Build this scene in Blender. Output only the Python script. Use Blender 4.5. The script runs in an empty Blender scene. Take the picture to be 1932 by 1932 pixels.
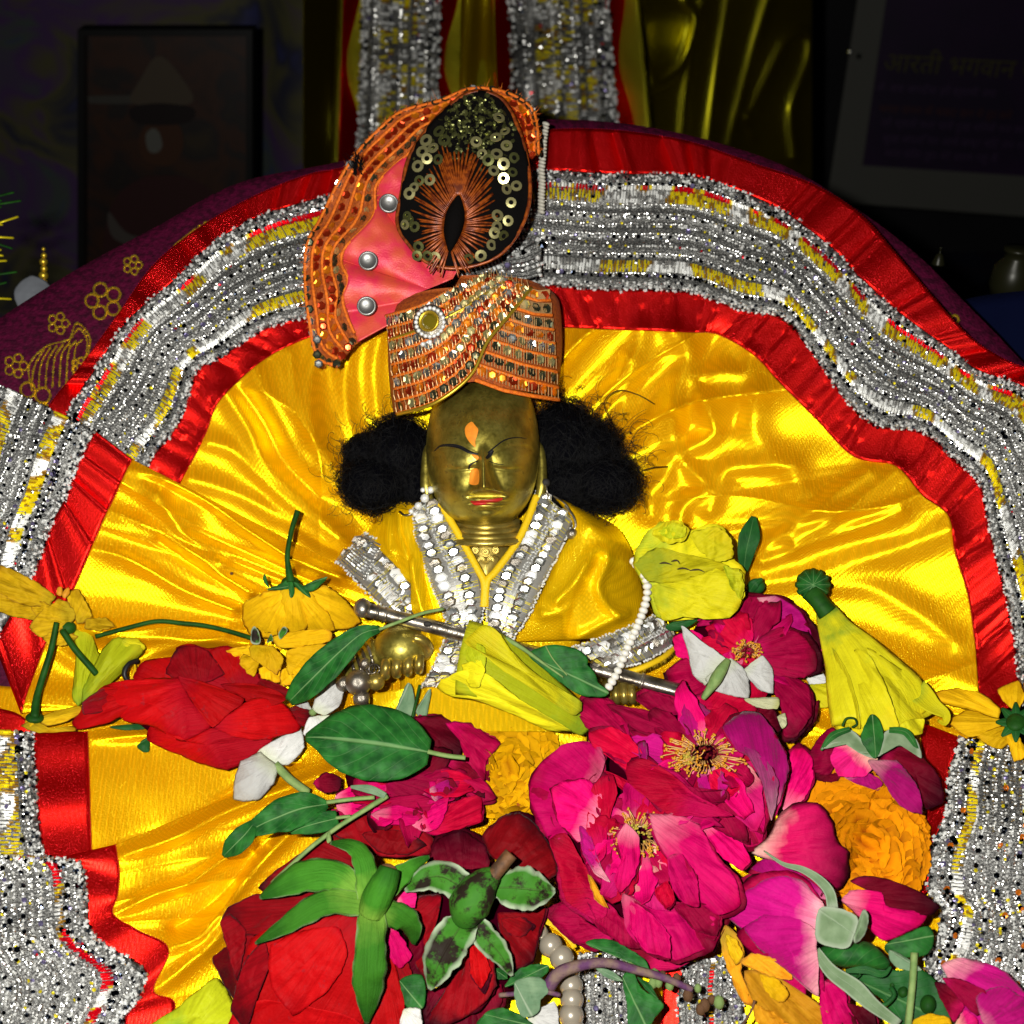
import bpy, math, random
import numpy as np
from mathutils import Vector, Matrix, Quaternion, noise as mnoise

# ------------------------------------------------------------------ camera, world, flash, exposure
SC = bpy.context.scene
COL = SC.collection
PITCH = math.radians(32)
TAN = math.tan(math.radians(22))
K = TAN / 966.0
CAMPOS = Vector((0.0, 0.0, 0.0))
LAP = 0.48                                   # metres from the lens to the idol's lap, along the view axis
CAMPOS = Vector((0, -LAP * math.cos(PITCH), 0.34))
cam_data = bpy.data.cameras.new('camera'); cam = bpy.data.objects.new('camera', cam_data); COL.objects.link(cam)
cam.location = CAMPOS
cam.rotation_euler = (math.radians(90) - PITCH, 0, 0)
cam_data.angle = math.radians(44); cam_data.clip_start = 0.01; cam_data.clip_end = 50
cam_data.dof.use_dof = True; cam_data.dof.focus_distance = 0.435; cam_data.dof.aperture_fstop = 17
SC.camera = cam
R3 = np.array(cam.rotation_euler.to_matrix())
CP = np.array(CAMPOS)

world = bpy.data.worlds.new('World'); SC.world = world; world.use_nodes = True
world.node_tree.nodes['Background'].inputs[0].default_value = (0.75, 0.85, 1.0, 1)
world.node_tree.nodes['Background'].inputs[1].default_value = 0.002

flash_data = bpy.data.lights.new('camera_flash', 'POINT'); flash = bpy.data.objects.new('camera_flash', flash_data)
COL.objects.link(flash)
flash_data.energy = 10.0; flash_data.shadow_soft_size = 0.004; flash_data.color = (1.0, 0.97, 0.90)
flash.location = CAMPOS + Vector(R3 @ np.array([-0.034, 0.016, 0.0]))

SC.view_settings.view_transform = 'Standard'; SC.view_settings.look = 'None'
SC.view_settings.exposure = 0.30; SC.view_settings.gamma = 1.0
SC.cycles.max_bounces = 6; SC.cycles.diffuse_bounces = 1; SC.cycles.glossy_bounces = 3
SC.cycles.use_adaptive_sampling = True
SC.cycles.sample_clamp_indirect = 3.0

# ------------------------------------------------------------------ mapping: (x, y) on the 1932 grid plus height w above the cloth
TA0 = (1250 - 966) * K
def Dsurf(x, y):
    x = np.asarray(x, float); y = np.asarray(y, float)
    ta = (np.minimum(y, 2300) - 966) * K
    sp, cp = math.sin(PITCH), math.cos(PITCH)
    lap = LAP * (sp + TA0 * cp) / (sp + np.maximum(ta, -0.2) * cp)
    back = LAP + (1250 - y) * 0.00004
    lap = LAP + 0.48 * (lap - LAP)             # the lap slopes up towards the lens
    t = np.clip((y - 1150) / 260.0, 0, 1); t = t * t * (3 - 2 * t)
    d = back * (1 - t) + lap * t
    return d - 0.028 * ((x - 966) / 966.0) ** 2
def W(p):
    p = np.atleast_2d(np.asarray(p, float))
    d = Dsurf(p[:, 0], p[:, 1]) * (1 - p[:, 2] * K)
    c = np.stack([(p[:, 0] - 966) * K * d, -(p[:, 1] - 966) * K * d, -d], 1)
    return c @ R3.T + CP
def WD(x, y, d):
    c = np.array([(x - 966) * K * d, -(y - 966) * K * d, -d]); return Vector(R3 @ c + CP)
def wp(x, y, w): return Vector(W([[x, y, w]])[0])
def pxs(x, y, w=0): return float(Dsurf(x, y) * (1 - w * K) * K)
def wdir(v):
    q = Vector(R3 @ np.array([v[0], -v[1], v[2]])); return q.normalized()

class XF:                                     # a window of the survey grid: origin and step
    def __init__(s, x0, y0, size): s.k = 0.78922 * size / 1932.0; s.x0 = x0 * 0.78922; s.y0 = y0 * 0.78922
    def __call__(s, x, y): return (s.x0 + x * s.k, s.y0 + y * s.k)
FULL = XF(0, 0, 2448)
C2 = XF(700, 180, 700); C3 = XF(750, 850, 900); C4 = XF(1548, 0, 900); C5 = XF(0, 1200, 900); C6 = XF(500, 1600, 848)
C7 = XF(1200, 1548, 900); C8 = XF(1548, 1200, 900); CBR = XF(1700, 1900, 748); CBC = XF(1150, 2100, 650)
CLL = XF(0, 1800, 648); CF = XF(950, 950, 450); CUR = XF(1280, 600, 620); CL = XF(0, 850, 500); CT = XF(750, 0, 750)
def pts(s, xf=FULL, w=0.0):
    out = []
    for tok in s.split():
        v = [float(q) for q in tok.split(',')]
        x, y = xf(v[0], v[1]); out.append((x, y, v[2] if len(v) > 2 else w))
    return np.array(out)
def crom(P, n, closed=False):
    P = np.asarray(P, float); m = len(P)
    if m == 2 and not closed:
        t = np.linspace(0, 1, n)[:, None]; return P[0] * (1 - t) + P[1] * t
    if closed:
        seg = np.linalg.norm(np.roll(P, -1, 0) - P, axis=1)
    else:
        seg = np.linalg.norm(P[1:] - P[:-1], axis=1)
    acc = np.concatenate([[0], np.cumsum(seg)]); tot = acc[-1]
    s = np.linspace(0, tot, n, endpoint=not closed)
    i = np.clip(np.searchsorted(acc, s, 'right') - 1, 0, len(seg) - 1)
    t = ((s - acc[i]) / np.maximum(seg[i], 1e-9))[:, None]
    g = (lambda j: P[j % m]) if closed else (lambda j: P[np.clip(j, 0, m - 1)])
    p0, p1, p2, p3 = g(i - 1), g(i), g(i + 1), g(i + 2)
    return 0.5 * (2 * p1 + (p2 - p0) * t + (2 * p0 - 5 * p1 + 4 * p2 - p3) * t ** 2 + (3 * p1 - p0 - 3 * p2 + p3) * t ** 3)
def lin(P, n):
    P = np.asarray(P, float); seg = np.linalg.norm(P[1:] - P[:-1], axis=1); acc = np.concatenate([[0], np.cumsum(seg)])
    s = np.linspace(0, acc[-1], n)
    return np.stack([np.interp(s, acc, P[:, k]) for k in range(P.shape[1])], 1)
def nz(x, y, z=0.0): return mnoise.noise(Vector((x, y, z)))
def nza(X, Y, z=0.0): return np.array([mnoise.noise(Vector((a, b, z))) for a, b in zip(np.ravel(X), np.ravel(Y))]).reshape(np.shape(X))
rng = random.Random(7)

# ------------------------------------------------------------------ materials
def newmat(name):
    m = bpy.data.materials.new(name); m.use_nodes = True
    nt = m.node_tree; b = nt.nodes['Principled BSDF']; return m, nt, b
def N(nt, typ, **kw):
    n = nt.nodes.new(typ)
    for k, v in kw.items():
        if k.startswith('i_'): n.inputs[k[2:].replace('_', ' ')].default_value = v
        else: setattr(n, k, v)
    return n
def L(nt, a, b): nt.links.new(a, b)
def ramp(nt, stops):
    r = nt.nodes.new('ShaderNodeValToRGB'); e = r.color_ramp.elements
    while len(e) < len(stops): e.new(0.5)
    for el, (p, c) in zip(e, stops): el.position = p; el.color = (c[0], c[1], c[2], 1)
    return r
def bump(nt, b, height, strength, dist):
    n = nt.nodes.new('ShaderNodeBump'); n.inputs['Strength'].default_value = strength; n.inputs['Distance'].default_value = dist
    L(nt, height, n.inputs['Height']); L(nt, n.outputs[0], b.inputs['Normal']); return n

def satin(name, diff, gloss, mix=0.42, rough=0.34, weave=400.0, wstr=0.15, spark=1.1):
    m, nt, b = newmat(name); nt.nodes.remove(b)
    out = nt.nodes['Material Output']
    tc = N(nt, 'ShaderNodeTexCoord')
    d = N(nt, 'ShaderNodeBsdfDiffuse'); g = N(nt, 'ShaderNodeBsdfGlossy'); mx = N(nt, 'ShaderNodeMixShader')
    d.inputs['Color'].default_value = (*diff, 1); g.inputs['Color'].default_value = (*gloss, 1); g.inputs['Roughness'].default_value = rough
    mx.inputs[0].default_value = mix
    # twill: crossing threads about a millimetre apart, with single threads that lie a little off
    ws = []
    for rot, sc_ in ((0.6, weave), (-0.75, weave * 0.83)):
        mp = N(nt, 'ShaderNodeMapping'); mp.inputs['Rotation'].default_value = (0.5, rot, rot); L(nt, tc.outputs['Object'], mp.inputs[0])
        wv = N(nt, 'ShaderNodeTexWave'); wv.inputs['Scale'].default_value = sc_; wv.inputs['Distortion'].default_value = 1.2; wv.inputs['Detail'].default_value = 1.0; wv.inputs['Detail Scale'].default_value = 0.6; wv.bands_direction = 'X'
        L(nt, mp.outputs[0], wv.inputs['Vector']); ws.append(wv)
    wm = N(nt, 'ShaderNodeMath', operation='MULTIPLY'); L(nt, ws[0].outputs['Fac'], wm.inputs[0]); L(nt, ws[1].outputs['Fac'], wm.inputs[1])
    ns = N(nt, 'ShaderNodeTexNoise'); ns.inputs['Scale'].default_value = 1300; ns.inputs['Detail'].default_value = 2; L(nt, tc.outputs['Object'], ns.inputs['Vector'])
    a2 = N(nt, 'ShaderNodeMath', operation='MULTIPLY_ADD'); a2.inputs[1].default_value = spark; L(nt, ns.outputs[0], a2.inputs[0]); L(nt, wm.outputs[0], a2.inputs[2])
    dr = ramp(nt, [(0.0, tuple(c * 0.80 for c in diff)), (0.6, diff)]); L(nt, wm.outputs[0], dr.inputs[0]); L(nt, dr.outputs[0], d.inputs['Color'])  # gaps between the threads shaded by a darker colour
    bp = N(nt, 'ShaderNodeBump'); bp.inputs['Strength'].default_value = wstr; bp.inputs['Distance'].default_value = 0.0005
    L(nt, a2.outputs[0], bp.inputs['Height'])
    L(nt, bp.outputs[0], d.inputs['Normal']); L(nt, bp.outputs[0], g.inputs['Normal'])
    L(nt, d.outputs[0], mx.inputs[1]); L(nt, g.outputs[0], mx.inputs[2])
    # single bright threads that catch the flash
    g2_ = N(nt, 'ShaderNodeBsdfGlossy'); g2_.inputs['Color'].default_value = (gloss[0], min(1, gloss[1] * 1.05), gloss[2] * 3, 1); g2_.inputs['Roughness'].default_value = 0.16
    b2 = N(nt, 'ShaderNodeBump'); b2.inputs['Strength'].default_value = 1.0; b2.inputs['Distance'].default_value = 0.0007
    n4 = N(nt, 'ShaderNodeTexNoise'); n4.inputs['Scale'].default_value = 1500; n4.inputs['Detail'].default_value = 3; L(nt, tc.outputs['Object'], n4.inputs['Vector'])
    L(nt, n4.outputs[0], b2.inputs['Height']); L(nt, b2.outputs[0], g2_.inputs['Normal'])
    m2 = N(nt, 'ShaderNodeMixShader'); m2.inputs[0].default_value = mix * 0.4
    L(nt, mx.outputs[0], m2.inputs[1]); L(nt, g2_.outputs[0], m2.inputs[2]); L(nt, m2.outputs[0], out.inputs[0])
    return m

def plain(name, col, rough=0.5, metal=0.0, spec=0.4, noise=0.0, nscale=300, bstr=0.0, bscale=900, col2=None, coat=0.0):
    m, nt, b = newmat(name)
    b.inputs['Base Color'].default_value = (*col, 1); b.inputs['Roughness'].default_value = rough
    b.inputs['Metallic'].default_value = metal; b.inputs['Specular IOR Level'].default_value = spec
    b.inputs['Coat Weight'].default_value = coat
    tc = N(nt, 'ShaderNodeTexCoord')
    if col2 is not None:
        n = N(nt, 'ShaderNodeTexNoise'); n.inputs['Scale'].default_value = nscale; n.inputs['Detail'].default_value = 4
        L(nt, tc.outputs['Object'], n.inputs['Vector'])
        r = ramp(nt, [(0.38, col), (0.62, col2)]); L(nt, n.outputs[0], r.inputs[0]); L(nt, r.outputs[0], b.inputs['Base Color'])
    if bstr:
        n = N(nt, 'ShaderNodeTexNoise'); n.inputs['Scale'].default_value = bscale; n.inputs['Detail'].default_value = 3
        L(nt, tc.outputs['Object'], n.inputs['Vector']); bump(nt, b, n.outputs[0], bstr, 0.0006)
    return m

def petalmat(name, base, mid, tip, edge=None, rough=0.62, spec=0.08, veins=0.25, mott=0.35, vcol=None, sheen=0.0, p1=0.3, p2=0.8, speck=None):
    """colour runs from the claw of the petal to its tip; veins fan along it"""
    m, nt, b = newmat(name)
    uv = N(nt, 'ShaderNodeUVMap'); sp = N(nt, 'ShaderNodeSeparateXYZ'); L(nt, uv.outputs[0], sp.inputs[0])
    tc = N(nt, 'ShaderNodeTexCoord'); oi = N(nt, 'ShaderNodeObjectInfo')
    n = N(nt, 'ShaderNodeTexNoise'); n.inputs['Scale'].default_value = 160; n.inputs['Detail'].default_value = 3
    L(nt, tc.outputs['Object'], n.inputs['Vector'])
    ma = N(nt, 'ShaderNodeMath', operation='MULTIPLY_ADD'); ma.inputs[1].default_value = mott
    sub = N(nt, 'ShaderNodeMath', operation='SUBTRACT'); sub.inputs[1].default_value = 0.5
    L(nt, n.outputs[0], sub.inputs[0]); L(nt, sub.outputs[0], ma.inputs[0]); L(nt, sp.outputs['Y'], ma.inputs[2])
    stops = [(0.0, base), (p1, mid), (p2, mid), (1.0, tip)]
    r = ramp(nt, stops); L(nt, ma.outputs[0], r.inputs[0])
    # veins; their dark streaks also stand in for shade in the creases
    vs = N(nt, 'ShaderNodeMapping'); vs.inputs['Scale'].default_value = (17, 1.7, 1); L(nt, uv.outputs[0], vs.inputs[0])
    vn = N(nt, 'ShaderNodeTexNoise'); vn.inputs['Scale'].default_value = 1.0; vn.inputs['Detail'].default_value = 5; vn.inputs['Roughness'].default_value = 0.65
    L(nt, vs.outputs[0], vn.inputs['Vector'])
    mixc = N(nt, 'ShaderNodeMix', data_type='RGBA'); mixc.blend_type = 'MIX'
    vr = N(nt, 'ShaderNodeMapRange'); vr.inputs[1].default_value = 0.44; vr.inputs[2].default_value = 0.70; vr.inputs[3].default_value = 0; vr.inputs[4].default_value = veins
    L(nt, vn.outputs[0], vr.inputs[0]); L(nt, vr.outputs[0], mixc.inputs[0]); L(nt, r.outputs[0], mixc.inputs[6])
    vc = vcol or tuple(c * 0.30 for c in mid)
    mixc.inputs[7].default_value = (*vc, 1)
    last = mixc.outputs[2]
    if edge is not None:                       # withered rim
        ex = N(nt, 'ShaderNodeUVMap'); ex.uv_map = 'rim'; es = N(nt, 'ShaderNodeSeparateXYZ'); L(nt, ex.outputs[0], es.inputs[0])
        en = N(nt, 'ShaderNodeMath', operation='MULTIPLY_ADD'); en.inputs[1].default_value = 0.28
        L(nt, sub.outputs[0], en.inputs[0]); L(nt, es.outputs['X'], en.inputs[2])
        mr = N(nt, 'ShaderNodeMapRange'); mr.inputs[1].default_value = 0.90; mr.inputs[2].default_value = 1.06; L(nt, en.outputs[0], mr.inputs[0])
        m2 = N(nt, 'ShaderNodeMix', data_type='RGBA'); L(nt, mr.outputs[0], m2.inputs[0]); L(nt, last, m2.inputs[6]); m2.inputs[7].default_value = (*edge, 1)
        last = m2.outputs[2]
    if speck is not None:                      # bruises with a shape of their own
        n3 = N(nt, 'ShaderNodeTexNoise'); n3.inputs['Scale'].default_value = 230; n3.inputs['Detail'].default_value = 5; n3.inputs['Roughness'].default_value = 0.7
        L(nt, tc.outputs['Object'], n3.inputs['Vector'])
        mr = N(nt, 'ShaderNodeMapRange'); mr.inputs[1].default_value = 0.60; mr.inputs[2].default_value = 0.68; L(nt, n3.outputs[0], mr.inputs[0])
        m2 = N(nt, 'ShaderNodeMix', data_type='RGBA'); L(nt, mr.outputs[0], m2.inputs[0]); L(nt, last, m2.inputs[6]); m2.inputs[7].default_value = (*speck, 1)
        last = m2.outputs[2]
    hv = N(nt, 'ShaderNodeHueSaturation'); L(nt, last, hv.inputs['Color'])
    rv = N(nt, 'ShaderNodeMapRange'); rv.inputs[3].default_value = 0.68; rv.inputs[4].default_value = 1.18
    L(nt, oi.outputs['Random'], rv.inputs[0]); L(nt, rv.outputs[0], hv.inputs['Value'])
    L(nt, hv.outputs[0], b.inputs['Base Color'])
    b.inputs['Roughness'].default_value = rough; b.inputs['Specular IOR Level'].default_value = spec
    if sheen: b.inputs['Sheen Weight'].default_value = sheen; b.inputs['Sheen Roughness'].default_value = 0.4
    fine = N(nt, 'ShaderNodeTexNoise'); fine.inputs['Scale'].default_value = 900; fine.inputs['Detail'].default_value = 2
    L(nt, tc.outputs['Object'], fine.inputs['Vector'])
    hs = N(nt, 'ShaderNodeMath', operation='MULTIPLY_ADD'); hs.inputs[1].default_value = 0.35; L(nt, fine.outputs[0], hs.inputs[0]); L(nt, vn.outputs[0], hs.inputs[2])
    bump(nt, b, hs.outputs[0], 0.5, 0.0012)
    return m

def leafmat(name, c1, c2, vein, rough=0.6, fuzz=None, blot=None, side=0.22):
    m, nt, b = newmat(name)
    uv = N(nt, 'ShaderNodeUVMap'); sp = N(nt, 'ShaderNodeSeparateXYZ'); L(nt, uv.outputs[0], sp.inputs[0])
    tc = N(nt, 'ShaderNodeTexCoord')
    n = N(nt, 'ShaderNodeTexNoise'); n.inputs['Scale'].default_value = 220; n.inputs['Detail'].default_value = 4; L(nt, tc.outputs['Object'], n.inputs['Vector'])
    r = ramp(nt, [(0.35, c1), (0.68, c2)]); L(nt, n.outputs[0], r.inputs[0])
    # side veins: slanted waves either side of the midrib
    ab = N(nt, 'ShaderNodeMath', operation='SUBTRACT'); ab.inputs[1].default_value = 0.5; L(nt, sp.outputs['X'], ab.inputs[0])
    aa = N(nt, 'ShaderNodeMath', operation='ABSOLUTE'); L(nt, ab.outputs[0], aa.inputs[0])
    ph = N(nt, 'ShaderNodeMath', operation='MULTIPLY_ADD'); ph.inputs[1].default_value = -0.75; L(nt, aa.outputs[0], ph.inputs[0]); L(nt, sp.outputs['Y'], ph.inputs[2])
    sc = N(nt, 'ShaderNodeMath', operation='MULTIPLY'); sc.inputs[1].default_value = 7.0; L(nt, ph.outputs[0], sc.inputs[0])
    fr = N(nt, 'ShaderNodeMath', operation='FRACT'); L(nt, sc.outputs[0], fr.inputs[0])
    pk = N(nt, 'ShaderNodeMath', operation='SUBTRACT'); pk.inputs[1].default_value = 0.5; L(nt, fr.outputs[0], pk.inputs[0])
    pa = N(nt, 'ShaderNodeMath', operation='ABSOLUTE'); L(nt, pk.outputs[0], pa.inputs[0])
    mr = N(nt, 'ShaderNodeMapRange'); mr.inputs[1].default_value = 0.0; mr.inputs[2].default_value = 0.07; mr.inputs[3].default_value = 1; mr.inputs[4].default_value = 0; L(nt, pa.outputs[0], mr.inputs[0])
    mm = N(nt, 'ShaderNodeMapRange'); mm.inputs[1].default_value = 0.012; mm.inputs[2].default_value = 0.035; mm.inputs[3].default_value = 1; mm.inputs[4].default_value = 0; L(nt, aa.outputs[0], mm.inputs[0])
    sv = N(nt, 'ShaderNodeMath', operation='MULTIPLY'); sv.inputs[1].default_value = side; L(nt, mr.outputs[0], sv.inputs[0])
    mx = N(nt, 'ShaderNodeMath', operation='MAXIMUM'); L(nt, sv.outputs[0], mx.inputs[0]); L(nt, mm.outputs[0], mx.inputs[1])
    mc = N(nt, 'ShaderNodeMix', data_type='RGBA'); ms_ = N(nt, 'ShaderNodeMath', operation='MULTIPLY'); ms_.inputs[1].default_value = 0.75; L(nt, mx.outputs[0], ms_.inputs[0]); L(nt, ms_.outputs[0], mc.inputs[0]); L(nt, r.outputs[0], mc.inputs[6]); mc.inputs[7].default_value = (*vein, 1)
    last = mc.outputs[2]
    if blot is not None:
        n3 = N(nt, 'ShaderNodeTexNoise'); n3.inputs['Scale'].default_value = 110; n3.inputs['Detail'].default_value = 6; n3.inputs['Roughness'].default_value = 0.7
        L(nt, tc.outputs['Object'], n3.inputs['Vector'])
        b3 = N(nt, 'ShaderNodeMapRange'); b3.inputs[1].default_value = 0.47; b3.inputs[2].default_value = 0.56; L(nt, n3.outputs[0], b3.inputs[0])
        m3 = N(nt, 'ShaderNodeMix', data_type='RGBA'); L(nt, b3.outputs[0], m3.inputs[0]); L(nt, last, m3.inputs[6]); m3.inputs[7].default_value = (*blot, 1)
        last = m3.outputs[2]
    if fuzz is not None:
        ex = N(nt, 'ShaderNodeUVMap'); ex.uv_map = 'rim'; es = N(nt, 'ShaderNodeSeparateXYZ'); L(nt, ex.outputs[0], es.inputs[0])
        fr2 = N(nt, 'ShaderNodeMapRange'); fr2.inputs[1].default_value = 0.72; fr2.inputs[2].default_value = 0.95; L(nt, es.outputs['X'], fr2.inputs[0])
        m3 = N(nt, 'ShaderNodeMix', data_type='RGBA'); L(nt, fr2.outputs[0], m3.inputs[0]); L(nt, last, m3.inputs[6]); m3.inputs[7].default_value = (*fuzz, 1)
        last = m3.outputs[2]
    L(nt, last, b.inputs['Base Color']); b.inputs['Roughness'].default_value = rough; b.inputs['Specular IOR Level'].default_value = 0.2
    hb = N(nt, 'ShaderNodeMath', operation='MULTIPLY_ADD'); hb.inputs[1].default_value = -0.8; L(nt, mx.outputs[0], hb.inputs[0]); L(nt, n.outputs[0], hb.inputs[2])
    bump(nt, b, hb.outputs[0], 0.45, 0.001)
    return m

M = {}
M['satin'] = satin('yellow_satin', (0.88, 0.345, 0.001), (1.0, 0.84, 0.008), 0.31, 0.33)
M['robe'] = satin('robe_satin', (1.0, 0.56, 0.003), (1.0, 0.88, 0.015), 0.28, 0.34, weave=280, wstr=0.2)
M['red'] = satin('red_satin', (0.20, 0.0004, 0.0006), (1.0, 0.018, 0.010), 0.45, 0.36, weave=420, wstr=0.08)
M['rededge'] = plain('red_selvedge', (0.45, 0.002, 0.006), 0.5, bstr=0.3)
M['curtain'] = satin('curtain_satin', (0.055, 0.036, 0.0), (0.9, 0.82, 0.02), 0.34, 0.30, weave=300, wstr=0.04)  # same yellow cloth, darkened in its colour for the dim background
M['silver'] = plain('silver_foil', (0.97, 0.97, 0.94), 0.32, 1.0)
M['silver2'] = plain('silver_thread', (0.74, 0.74, 0.72), 0.34, 0.90)
M['clear'] = plain('crystal_bead', (0.88, 0.89, 0.87), 0.30, 0.30, 0.7, coat=0.4)
M['navy'] = plain('dark_mirror_sequin', (0.05, 0.065, 0.10), 0.12, 1.0)
M['goldthread'] = plain('lime_gold_thread', (0.75, 0.62, 0.01), 0.42, 0.45)
M['bronze'] = plain('bronze_thread', (0.30, 0.16, 0.01), 0.45, 0.4)
M['redfoil'] = plain('red_foil', (0.60, 0.005, 0.02), 0.28, 0.6)
M['orangefoil'] = plain('orange_foil', (0.80, 0.20, 0.01), 0.28, 0.6)
M['violet'] = plain('violet_foil', (0.30, 0.26, 0.50), 0.25, 0.8)
M['net'] = plain('lace_net', (0.05, 0.05, 0.05), 0.42, 0.7, bstr=0.6, bscale=1600, col2=(0.20, 0.20, 0.19), nscale=1300)
M['brass'] = None
def brassmat():
    m, nt, b = newmat('aged_brass')
    tc = N(nt, 'ShaderNodeTexCoord')
    n = N(nt, 'ShaderNodeTexNoise'); n.inputs['Scale'].default_value = 75; n.inputs['Detail'].default_value = 7; n.inputs['Roughness'].default_value = 0.65
    L(nt, tc.outputs['Object'], n.inputs['Vector'])
    r = ramp(nt, [(0.30, (0.14, 0.11, 0.018)), (0.5, (0.40, 0.33, 0.055)), (0.72, (0.64, 0.55, 0.12))]); L(nt, n.outputs[0], r.inputs[0])
    n2 = N(nt, 'ShaderNodeTexNoise'); n2.inputs['Scale'].default_value = 600; n2.inputs['Detail'].default_value = 4; L(nt, tc.outputs['Object'], n2.inputs['Vector'])
    sp = N(nt, 'ShaderNodeMapRange'); sp.inputs[1].default_value = 0.62; sp.inputs[2].default_value = 0.70; sp.inputs[4].default_value = 0.55; L(nt, n2.outputs[0], sp.inputs[0])
    mc = N(nt, 'ShaderNodeMix', data_type='RGBA'); L(nt, sp.outputs[0], mc.inputs[0]); L(nt, r.outputs[0], mc.inputs[6]); mc.inputs[7].default_value = (0.09, 0.06, 0.015, 1)
    L(nt, mc.outputs[2], b.inputs['Base Color']); b.inputs['Metallic'].default_value = 0.88
    rr = N(nt, 'ShaderNodeMapRange'); rr.inputs[1].default_value = 0.3; rr.inputs[2].default_value = 0.7; rr.inputs[3].default_value = 0.33; rr.inputs[4].default_value = 0.48
    L(nt, n2.outputs[0], rr.inputs[0]); L(nt, rr.outputs[0], b.inputs['Roughness'])
    bump(nt, b, n2.outputs[0], 0.12, 0.0006)
    return m
M['brass'] = brassmat()
M['brass_smooth'] = plain('worn_brass', (0.55, 0.42, 0.10), 0.36, 0.8, col2=(0.34, 0.25, 0.05), nscale=200, bstr=0.1)
M['steel'] = plain('tarnished_silver', (0.13, 0.11, 0.085), 0.34, 0.9, col2=(0.46, 0.42, 0.36), nscale=150, bstr=0.25)
M['dark'] = plain('dark_hole', (0.01, 0.008, 0.006), 0.7)
M['hair'] = plain('black_hair', (0.0015, 0.0015, 0.0022), 0.5, 0, 0.14)
M['haircore'] = plain('black_hair_mass', (0.002, 0.002, 0.003), 0.95, 0, 0.0)
M['wrapbase'] = plain('brown_wrap_cloth', (0.42, 0.085, 0.005), 0.7, bstr=0.6, bscale=2500, col2=(0.24, 0.042, 0.004), nscale=900)
M['orangecord'] = plain('orange_thread', (0.88, 0.20, 0.008), 0.7, bstr=0.6, bscale=2500, col2=(0.60, 0.11, 0.005), nscale=900)
M['seq_red'] = plain('red_sequin', (0.55, 0.045, 0.010), 0.28, 0.8)
M['seq_dark'] = plain('olive_sequin', (0.16, 0.17, 0.10), 0.20, 0.9)
M['seq_silver'] = plain('silver_sequin', (0.80, 0.82, 0.80), 0.22, 0.95)
M['seq_gold'] = plain('gold_sequin', (0.72, 0.66, 0.30), 0.28, 0.85)
M['seq_orange'] = plain('orange_sequin', (0.95, 0.26, 0.012), 0.30, 0.7)
M['pink'] = plain('pink_tissue', (0.66, 0.025, 0.07), 0.45, 0.10, 0.4, col2=(0.64, 0.075, 0.04), nscale=130, bstr=0.25, bscale=1800)
M['velvet'] = plain('black_velvet', (0.0035, 0.003, 0.003), 0.9, bstr=0.5, spec=0.04)
M['orangesilk'] = plain('orange_silk', (0.36, 0.075, 0.006), 0.40, 0.25, 0.6, col2=(0.13, 0.02, 0.003), nscale=500)
M['glitter'] = plain('olive_glitter', (0.22, 0.23, 0.08), 0.3, 0.85)
M['gem'] = plain('olive_gem', (0.20, 0.15, 0.01), 0.08, 0.3, 0.9, coat=1.0)
M['mirror'] = plain('mirror_disc', (0.50, 0.50, 0.48), 0.42, 0.85, col2=(0.20, 0.20, 0.20), nscale=300)
M['pearlw'] = plain('white_seed_bead', (0.80, 0.78, 0.70), 0.25, 0, 0.6, coat=0.5)
M['pearl'] = plain('grey_pearl', (0.42, 0.37, 0.29), 0.26, 0.35, 0.7, coat=0.6)
M['magenta'] = plain('magenta_brocade', (0.080, 0.0015, 0.024), 0.7, bstr=0.9, bscale=900, col2=(0.032, 0.0008, 0.011), nscale=420, spec=0.15)
M['zari'] = plain('gold_zari', (0.70, 0.48, 0.04), 0.38, 0.8)
M['yellowpipe'] = plain('yellow_piping', (0.80, 0.52, 0.005), 0.55, bstr=0.5, bscale=1500)
M['tilak'] = plain('orange_paste', (0.85, 0.27, 0.015), 0.7, col2=(0.72, 0.22, 0.015), nscale=500)
M['lip'] = plain('red_paint', (0.45, 0.015, 0.012), 0.5)
M['kohl'] = plain('black_kohl', (0.006, 0.006, 0.008), 0.5)
M['lace_white'] = plain('clear_thread', (0.40, 0.39, 0.36), 0.32, 0.6, 0.6)
# petals
M['p_red'] = petalmat('red_petal', (0.34, 0.002, 0.010), (0.46, 0.0022, 0.004), (0.36, 0.001, 0.004), veins=0.35, speck=(0.32, 0.01, 0.015))
M['p_dred'] = petalmat('dark_red_petal', (0.26, 0.001, 0.008), (0.24, 0.001, 0.005), (0.055, 0.0003, 0.004), edge=(0.025, 0.0006, 0.004), veins=0.5, sheen=0.05)
M['p_crim'] = petalmat('crimson_petal', (0.54, 0.002, 0.10), (0.36, 0.0005, 0.045), (0.17, 0.0, 0.018), edge=(0.10, 0.0, 0.012), veins=0.5)
M['p_pink'] = petalmat('pink_petal', (0.82, 0.20, 0.30), (0.68, 0.0010, 0.130), (0.54, 0.0003, 0.075), veins=0.4, p1=0.34)
M['p_pinkw'] = petalmat('pink_petal_pale_claw', (0.85, 0.60, 0.36), (0.70, 0.010, 0.17), (0.56, 0.0006, 0.09), veins=0.35, p1=0.52, p2=0.8)
M['p_pinkr'] = petalmat('rose_red_petal', (0.62, 0.001, 0.09), (0.54, 0.0005, 0.032), (0.36, 0.0, 0.026), veins=0.45)
M['p_mauve'] = petalmat('mauve_petal', (0.78, 0.30, 0.36), (0.48, 0.003, 0.17), (0.34, 0.001, 0.12), veins=0.4, p1=0.28, sheen=0.1)
M['p_mauvep'] = petalmat('mauve_petal_pale_back', (0.55, 0.25, 0.34), (0.42, 0.05, 0.19), (0.38, 0.004, 0.15), veins=0.5, p1=0.4, sheen=0.15)
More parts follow.
